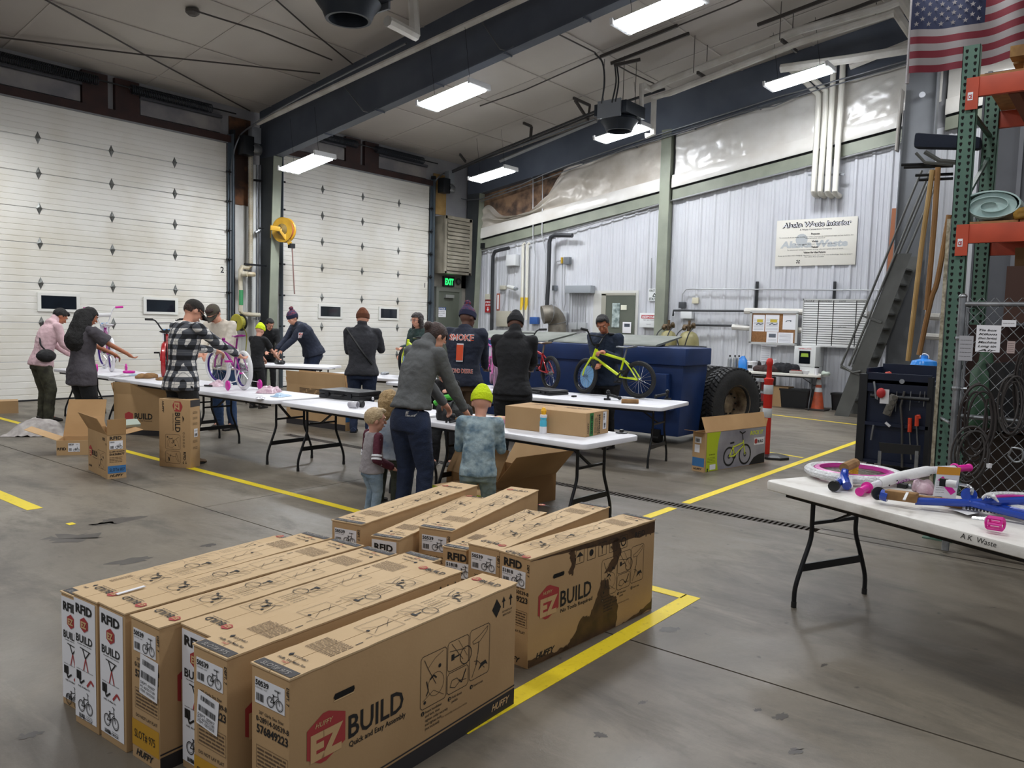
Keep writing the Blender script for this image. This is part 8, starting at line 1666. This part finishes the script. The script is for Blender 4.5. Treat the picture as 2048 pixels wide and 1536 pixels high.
# ================================================================ small things on the tables
ZT = .741
def T(x, y, z=ZT): return at(x, y, z)
def case(label, p, ang, L=.46, W=.34, H=.085, opened=False):
    r = thing('tool_case', label, 'case', p, ang); W4 = wm(r)
    for z0, z1, nm in ((0, H*.52, 'case_base'), (H*.54, H, 'case_lid')): M().bx(-L/2, L/2, -W/2, W/2, z0, z1).xf(W4).build(nm, black_plastic, r, bevel=.012)
    for s in (-1, 1): M().bx(s*L*.28-.03, s*L*.28+.03, -W/2-.012, -W/2, H*.3, H*.75).xf(W4).build('latch', black_metal, r)
    M().tube([(-.07, -W/2, H*.5), (-.065, -W/2-.04, H*.5), (.065, -W/2-.04, H*.5), (.07, -W/2, H*.5)], .010, 6).xf(W4).build('case_handle', black_plastic, r, smooth=True); return r
case('closed black plastic tool case on the table left of the blond child', T(700, 797), -PI/2+.1, .62, .36, .10)
case('black plastic tool case on the table left of the yellow green bicycle', T(1092, 787), -PI/2-.2, .5, .34, .06)
bt = thing('drink_bottle', 'small blue and white bottle with a yellow cap on the near table', 'bottle', T(1086, 867)); p = T(1086, 867)
M().lathe([(.001, 0), (.030, 0), (.031, .05), (.030, .06)], p, n=16).build('label_band', white_paper, bt, smooth=True); M().lathe([(.030, .06), (.030, .10), (.024, .115), (.030, .13), (.026, .15)], p, n=16).build('bottle_body', mat('bottle_aqua', '4fb6d4', .25), bt, smooth=True)
M().lathe([(.030, .135), (.030, .155), (.016, .16), (.001, .16)], p, n=16).build('cap_ring', white_paper, bt, smooth=True); M().lathe([(.018, .158), (.024, .19), (.012, .215), (.001, .22)], p, n=14).build('yellow_cap', mat('cap_yellow', 'f0b415', .35), bt, smooth=True)
def sheetbag(label, p, ang, sx, sy, h, mt, seed, nm='parts_bag', cat='bag'):
    m = M(); N = 12
    for i in range(N+1):
        for j in range(N+1): u, v = i/N*2-1, j/N*2-1; e = max(abs(u), abs(v)); m.v.append((u*sx, v*sy, .003+h*(1-e**2)*(.6+.6*noise.noise(Vector((u*2+seed, v*2, seed))))+.012*abs(noise.noise(Vector((u*6, v*6, seed))))))
    for i in range(N):
        for j in range(N): q = i*(N+1)+j; m.f.append((q, q+N+1, q+N+2, q+1))
    return tag(m.xf(Matrix.Translation(p) @ Matrix.Rotation(ang, 4, 'Z')).build(nm, mt, None, smooth=True), label, cat)
clr = mat('clear_film', 'cfcdd2', .25, 0, (12, 'a9a6ae'), (25, .5)); clrp = mat('film_pink', 'd6bcc6', .3, 0, (12, 'a87f90'), (25, .5)); clrb = mat('film_blue', 'b9cfe2', .3, 0, (10, '8fb2d2'), (25, .5))
sheetbag('clear bag of small parts with pink print right of the purple bicycle', T(538, 785), .6, .16, .11, .14, clrp, 1); sheetbag('blue and white instruction bag at the right end of the purple bicycle', T(562, 793), .2, .11, .08, .05, clrb, 2)
sheetbag('flat clear bag in front of the purple bicycle', T(520, 797), .9, .10, .05, .02, clr, 3); sheetbag('clear bag between the plaid shirt and the purple bicycle', T(436, 772), .5, .14, .09, .10, clrp, 4)
sheetbag('small blue bag on the table right of the white and purple bicycle', T(268, 751), .3, .1, .07, .03, clrb, 5); sheetbag('thin white wrap lying beside the white and purple bicycle', T(243, 752), .7, .18, .1, .02, clr, 6)
tan_p = mat('packing_paper', 'a17c50', .85, 0, (9, '7d5d3a')); heap('crumpled brown packing paper on the table left of the plaid shirt', T(297, 756), .2, .12, .07, tan_p, .3, 3, 'paper', 'packing_paper'); heap('small brown cardboard scrap beside the plaid shirt', T(325, 760), .1, .08, .04, tan_p, .3, 8, 'paper', 'packing_paper')
def ringwheel(label, p, ax, R=.062, mt=None): r = tag(M().lathe([(R*.35, -.014), (R*.9, -.016), (R, -.008), (R, .008), (R*.9, .016), (R*.35, .014)], Vector(p)+Vector((0, 0, R if abs(ax[2]) < .5 else .018)), ax, 22, True).build('training_wheel', mt or magenta, None, smooth=True), label, 'wheel'); return r
ringwheel('loose magenta training wheel lying right of the white and purple bicycle', T(258, 746), (0, 0, 1), .085)
tag(M().cyl(T(409, 771, ZT+.012), T(424, 772, ZT+.012), .012, n=8).build('screwdriver', black_plastic), 'black screwdriver lying on the table next to the plaid shirt', 'tool'); p = T(455, 775); tag(M().lathe([(.001, 0), (.045, 0), (.045, .08), (.001, .085)], p, n=14).build('plastic_jar', mat('jar_white', 'cdd0d3', .3), None, smooth=True), 'small white plastic jar near the purple bicycle', 'jar')
q = T(707, 816); tag(M().lathe([(.03, -.05), (.035, -.05), (.035, .05), (.03, .05)], q+Vector((0, 0, .036)), (.3, -1, 0), 16, True).build('clear_tube', clr, None, smooth=True), 'short clear plastic tube lying behind the toddler', 'tube'); tag(M().lathe([(.001, -.02), (.034, -.02), (.034, .02), (.001, .02)], T(723, 815)+Vector((0, 0, .035)), (.3, -1, 0), 14).build('black_roll', black_plastic), 'small black roll lying next to the clear tube behind the toddler', 'roll')
g_ = T(738, 800); tag(M().tube(smoothpath([g_+Vector((-.1, .12, .02)), g_+Vector((-.02, .08, .03)), g_+Vector((.02, -.02, .03)), g_+Vector((-.03, -.1, .02))], 4), .014, 8).build('bar_end', white_rub, None, smooth=True), 'white curved bar end on the table behind the blond child', 'handlebar')
tag(M().cyl(onX(728, 796, 6.0), onX(748, 797, 5.95), .020, n=10).build('pink_grip', magenta), 'bright pink handle grip behind the blond child', 'grip')
# near table: black and green bicycle parts, paper roll, picture book
q = T(912, 838); bg = heap('green and black bicycle bag on the table left of the child in pyjamas', q, .20, .16, .20, mat('bag_black', '131315'), .2, 11, 'bag', 'bike_bag'); c_ = q+Vector((.0, 0, .12)); M().tube(smoothpath([c_+Vector((-.14, .14, .02)), c_+Vector((-.10, .05, .08)), c_+Vector((-.07, -.08, .08)), c_+Vector((-.1, -.2, .0))], 4), .028, 8).build('green_stripe', mat('bright_green', '4bbf3a', .5), bg, smooth=True)
m = M(); qq = T(905, 846); m.tube([qq+Vector((-.03, .05, .0)), qq+Vector((0, 0, .18))], .010, 6).tube([qq+Vector((0, 0, .18)), qq+Vector((.12, .05, .16))], .012, 6).sph(qq+Vector((.0, 0, .06)), .03, 8, 6).tube([qq+Vector((-.08, -.04, .02)), qq+Vector((.05, -.06, .03))], .012, 6); tag(m.build('brake_lever', black_metal, smooth=True), 'black brake lever and stem lying left of the child in pyjamas', 'bicycle part')
tag(M().cyl(T(914, 839, ZT+.02), T(931, 847, ZT+.02), .020, n=10).build('paper_roll', tan_p), 'brown paper roll at the left hand of the child in pyjamas', 'paper'); tag(M().cyl(T(994, 836, ZT+.02), T(1018, 841, ZT+.02), .018, n=10).build('paper_roll', tan_p), 'brown paper roll behind the pink picture packet', 'paper')
pk = tag(M().bx(-.1, .1, -.12, .12, 0, .045).xf(Matrix.Translation(T(1010, 845)) @ Matrix.Rotation(.3, 4, 'Z')).build('picture_packet', mat('packet_pink', 'c78aa0', .5, 0, (16, 'cdb069', .45, .55)), bevel=.01), 'pink and yellow printed packet between the child in pyjamas and the plain carton', 'packet')
M().bx(-.09, .09, -.11, .11, .046, .047).xf(Matrix.Translation(T(1010, 845)) @ Matrix.Rotation(.3, 4, 'Z')).build('packet_print', mat('packet_print', 'c8b170', .5, 0, (30, 'a9506a', .45, .6)), pk)
q = T(1243, 866); tag(M().lathe([(.001, 0), (.05, 0), (.05, .008), (.018, .012), (.018, .03), (.001, .03)], q, n=14).build('round_knob', black_plastic), 'round black plastic knob at the end of the near table', 'knob')
# table with the lime bicycle
def stem(label, q, ang): W4 = Matrix.Translation(q) @ Matrix.Rotation(ang, 4, 'Z'); m = M().tube([(0, 0, 0), (0, 0, .10)], .016, 8).sph((0, 0, .10), .026, 8, 6).tube([(0, 0, .07), (.14, 0, .03)], .017, 8).sph((.14, 0, .03), .024, 8, 6).bx(-.05, .03, -.03, .03, 0, .02).tube([(0, -.04, .03), (0, .05, .05)], .014, 6); return tag(m.xf(W4).build('stem_assembly', black_metal, None, smooth=True), label, 'bicycle part')
stem('black bicycle stem standing in front of the yellow green bicycle', T(1216, 800), -1.1); stem('black pedal and crank at the right end of the yellow green bicycle table', T(1334, 799), 1.9)
tag(M().cyl(T(1243, 802, ZT+.025), T(1277, 803, ZT+.025), .027, n=12).build('paper_roll', tan_p, smooth=True), 'brown paper roll in front of the yellow green bicycle', 'paper'); tag(M().bx(-.03, .03, -.02, .02, 0, .02).xf(Matrix.Translation(T(1148, 794))).build('black_clip', black_plastic), 'tiny black clip in front of the front wheel of the lime bicycle', 'clip')
heap('pile of black bicycle parts on the far table in front of the pompom beanie', T(560, 728), .22, .1, .09, black_metal, 1.2, 5, 'bicycle part', 'bike_parts'); heap('small steel bicycle parts on the table in front of the brown beanie', T(770, 749), .12, .06, .05, galv, .4, 6, 'bicycle part', 'bike_parts')
tag(M().cyl(T(896, 768, ZT+.02), T(908, 771, ZT+.02), .022, n=10).build('pink_grip', magenta), 'small pink grip on the table left of the navy jacket', 'grip')
# ================================================================ right table: parts of a blue and pink bicycle
def S(x, y, dz=0.0): return at(x, y, .736+dz)
wr = thing('wrapped_wheel', 'bicycle wheel in white wrap with a pink rim lying on the right table', 'wheel', S(1706, 944)); wc = S(1707, 945, .04)
wheel_parts(wr, 'tyre', wc, .29, mat('bubble_wrap', 'd9dadc', .35, 0, None, (55, .9)), mat('rim_pink', 'c63a9c', .3), 18, ax=(0, 0, 1), tw=.055); M().lathe([(.225, .0), (.228, .02), (.20, .024), (.20, .0)], wc, (0, 0, 1), 30).build('pink_rim_ring', mat('rim_pink', 'c63a9c'), wr, smooth=True)
M().cyl(wc+Vector((0, 0, -.03)), wc+Vector((0, 0, .05)), .028, n=12).build('yellow_hub', mat('hub_yellow', 'd9a521', .4), wr)
fk = thing('blue_fork', 'short blue fork tube with a black end in front of the wrapped wheel', 'bicycle part', S(1690, 968)); a = S(1668, 972, .035); b = S(1690, 955, .045); M().tube([a, b], .024, 12).build('fork_tube', blue_f, fk, smooth=True); M().cyl(a-(b-a).normalized()*.012, a+(b-a).normalized()*.02, .031, n=14).build('black_end', black_plastic, fk); M().tube([S(1690, 940, .10), S(1688, 955, .06), S(1694, 972, .03)], [.02, .026, .026], 10).build('fork_crown', blue_f, fk, smooth=True)
M().tube([S(1688, 936, .10), S(1700, 930, .11), S(1710, 926, .10)], .03, 10).build('paper_wrap', tan_p, fk, smooth=True); M().hexa([S(1693, 962, .04), S(1700, 978, .01), S(1706, 976, .01), S(1704, 955, .05), S(1693, 960, .05), S(1700, 976, .02), S(1706, 974, .02), S(1704, 953, .06)]).build('white_blade', white_rub, fk)
hb = thing('loose_handlebar', 'white wrapped handlebar with bright pink grips on the right table', 'handlebar', S(1820, 960)); wrap = mat('handlebar_wrap', 'dcd9df', .3, 0, None, (45, .6)); HPx = [S(1735, 975, .03), S(1760, 966, .05), S(1795, 955, .08), S(1830, 947, .11), S(1860, 941, .12), S(1908, 938, .12)]
M().tube(smoothpath(HPx, 5), [.019]*16+[.022]*10, 12).build('wrapped_bar', wrap, hb, smooth=True); M().tube(smoothpath(HPx[1:5], 5), [.024]+[.030]*14+[.024], 12).build('bar_pad', white_rub, hb, smooth=True)
for a, b in ((HPx[0], S(1700, 994, .02)), (HPx[5], S(1952, 934, .12))): d = (b-a).normalized(); M().lathe([(.026, 0), (.034, .004), (.034, .01), (.021, .014), (.020, .13), (.024, .135), (.024, .142), (.001, .142)], a, d, 16).build('grip', mat('grip_pink', 'e0259e', .35), hb, smooth=True)
dd = (HPx[4]-HPx[1]).normalized(); up_ = Vector((-.3, -.35, .9)).normalized(); F = Face(HPx[2]+(HPx[3]-HPx[2])*.5, dd, (up_-dd*up_.dot(dd)), None); F = Face(F.o+F.n*.0315, F.u, F.v, F.n); m = M(); F.text(m, 'seastar', -.085, -.014, .03, .16, .02, .3, 0); m.build('purple_lettering', mat('purple_ink', '8c3a8e', .6), hb)
m = M(); [F.disc(m, -.13+.045*k, (-.01, .012, -.014, .008, -.006, .012, -.01)[k], .006, .0005, 8) for k in range(7)]; m.build('dot_print', ink, hb)
wf = thing('blue_bicycle_frame', 'blue bicycle frame wrapped in brown card lying on the right table', 'bicycle', S(1960, 1010))
FA, FB = S(1768, 992, .05), S(1938, 1006, .06); M().tube([S(1745, 983, .02), S(1752, 993, .03), S(1768, 991, .05)], .008, 6).build('axle_hook', chrome, wf); M().lathe([(.001, -.01), (.036, -.01), (.036, .006), (.001, .006)], S(1757, 987, .05), (-.8, -.5, .2), 18).build('black_end_cap', black_plastic, wf)
M().tube([S(1762, 989, .05), S(1776, 993, .045)], .03, 10).build('head_tube', blue_f, wf, smooth=True); M().bar(S(1772, 988, .055), S(1835, 996, .06), .06, .05).bar(S(1835, 992, .06), S(1925, 1003, .05), .045, .012).bar(S(1835, 1000, .035), S(1925, 1014, .03), .03, .02).build('card_wrap', tan_p, wf, bevel=.008)
M().bar(S(1815, 985, .092), S(1808, 1000, .092), .012, .004).build('white_tie', white_rub, wf); M().tube([S(1830, 1002, .04), FB], .02, 10).tube([FB, S(2100, 1000, .10)], .022, 10).tube([FB, S(2100, 1045, .03)], .018, 10).tube([S(1990, 1012, .05), S(2100, 1035, .05)], .014, 8).build('frame_tubes', blue_f, wf, smooth=True)
M().cyl(S(1940, 1012, .0), S(1938, 990, .09), .038, n=16).build('bottom_bracket', blue_f, wf, smooth=True); M().tube(smoothpath([S(1943, 988, .10), S(1944, 978, .13), S(1936, 972, .13), S(1918, 968, .13)], 3), .009, 8).build('crank_arm', chrome, wf, smooth=True)
M().cyl(S(1893, 966, .13), S(1914, 969, .13), .020, n=14).build('pedal_sleeve', white_rub, wf, smooth=True); M().bx(-.012, .012, -.02, .02, -.02, .02).xf(Matrix.Translation(S(1888, 965, .13))).build('crank_tip', black_metal, wf)
M().hexa([S(1895, 1016, .012), S(1935, 1030, .012), S(1962, 1025, .012), S(1925, 1010, .012), S(1895, 1016, .02), S(1935, 1030, .02), S(1962, 1025, .02), S(1925, 1010, .02)]).build('white_guard', white_rub, wf)
m = M()
for k in range(18): t = k/17; q = S(1933+120*t, 1016+17*t, .035); m.sph(q, (.006, .006, .009), 6, 4)
m.build('chain_links', mat('chain_white_black', '2a2a2c', .4, .4), wf)['kind'] = 'stuff'; M().bar(S(1940, 1013, .03), S(2060, 1029, .03), .035, .006).build('chain_cover', white_rub, wf)
cq = S(1995, 1025, .0); c_ = wheel_parts(wf, 'wrapped_wheel', S(2070, 1010, .045), .24, mat('bubble_wrap', 'd9dadc'), mat('rim_pink', 'c63a9c'), 14, ax=(0, 0, 1), tw=.05)
m = M()
for k in range(5): m.tube(smoothpath([S(1965+6*k, 1000-3*k, .08), S(1972+4*k, 990, .12), S(1985+3*k, 996+2*k, .09)], 3), .004, 5)
m.build('plastic_ties', white_rub, wf)
pd = thing('pink_pedal', 'bright pink pedal on a steel axle near the table edge', 'pedal', S(1990, 1050)); c_ = S(1991, 1046, .045); m = M()
for s in (-1, 1): m.lathe([(.026, -.006), (.034, 0), (.026, .006), (.020, 0)], c_+Vector((-.01, -.03*s, 0)), (.2, 1, 0), 8, True)
for k in range(6): a = k*PI/3; m.cyl(c_+Vector((.028*math.cos(a)-.01, -.03, .028*math.sin(a))), c_+Vector((.028*math.cos(a)-.01, .03, .028*math.sin(a))), .007, n=6)
m.build('pedal_body', mat('grip_pink', 'e0259e'), pd, smooth=True); M().cyl(S(1946, 1036, .03), S(1980, 1040, .045), .009, n=8).build('pedal_axle', chrome, pd); M().cyl(S(1970, 1040, .045), S(1982, 1042, .045), .018, n=10).build('pedal_sleeve', white_rub, pd)
# hang card and clear bag
a, b = S(1865, 996, .01), S(1911, 999, .01); u = (b-a).normalized(); F = Face(a, u, (-.12, -.10, 1)); W = (b-a).length; hc_ = M(); F.slab(hc_, 0, 0, W, .185, .002); hk_ = tag(hc_.build('safety_card', white_paper), 'white and orange card with a pink picture leaning on the blue frame', 'card'); m = M(); F.rect(m, 0, .14, W, .185, .003); m.build('orange_heading', mat('card_orange', 'dd9a2c', .6), hk_); m = M(); F.line(m, [(W*.2, .12), (W*.85, .035)], .03, .003); m.build('pink_picture', mat('grip_pink', 'e0259e'), hk_); m = M(); lines(F, m, .008, .03, W*.45, .11, 6, .0015, .003); F.rect(m, .008, .008, W*.4, .012, .003); m.build('card_print', ink, hk_)
heap('clear plastic bag of small pink parts behind the card wrapped frame', S(1843, 985), .09, .07, .10, clrp, .2, 4, 'bag', 'parts_bag'); tag(M().bx(-.03, .03, -.025, .025, 0, .025).xf(Matrix.Translation(S(1805, 975))).build('black_block', black_plastic), 'small black plastic block behind the wrapped handlebar', 'clip'); heap('small bag of steel bolts behind the handlebar', S(1822, 976), .035, .03, .03, galv, 0, 2, 'bag', 'bolt_bag')
# handwriting on the table edge
tb9 = [o for o in C.objects if o.name.startswith('folding_table') and 'right foreground' in o.get('label', '')][0]; W9 = wm(tb9); F = Face(W9 @ Vector((.95, -.382, .695)), W9.to_3x3() @ Vector((-1, 0, 0)), (0, 0, 1), W9.to_3x3() @ Vector((0, -1, 0)))
F = Face(W9 @ Vector((-1.1, -.3815, .695)), W9.to_3x3() @ Vector((1, 0, 0)), (0, 0, 1), W9.to_3x3() @ Vector((0, -1, 0))); m = M(); w0 = onX(1893, 1070, 4.3)
loc = (W9.inverted() @ at(1893, 1072, .72)).x+1.1
F.text(m, 'A K  Waste', loc, .006, .026, .17, 0, .2, .0015); m.build('handwriting', ink, tb9)
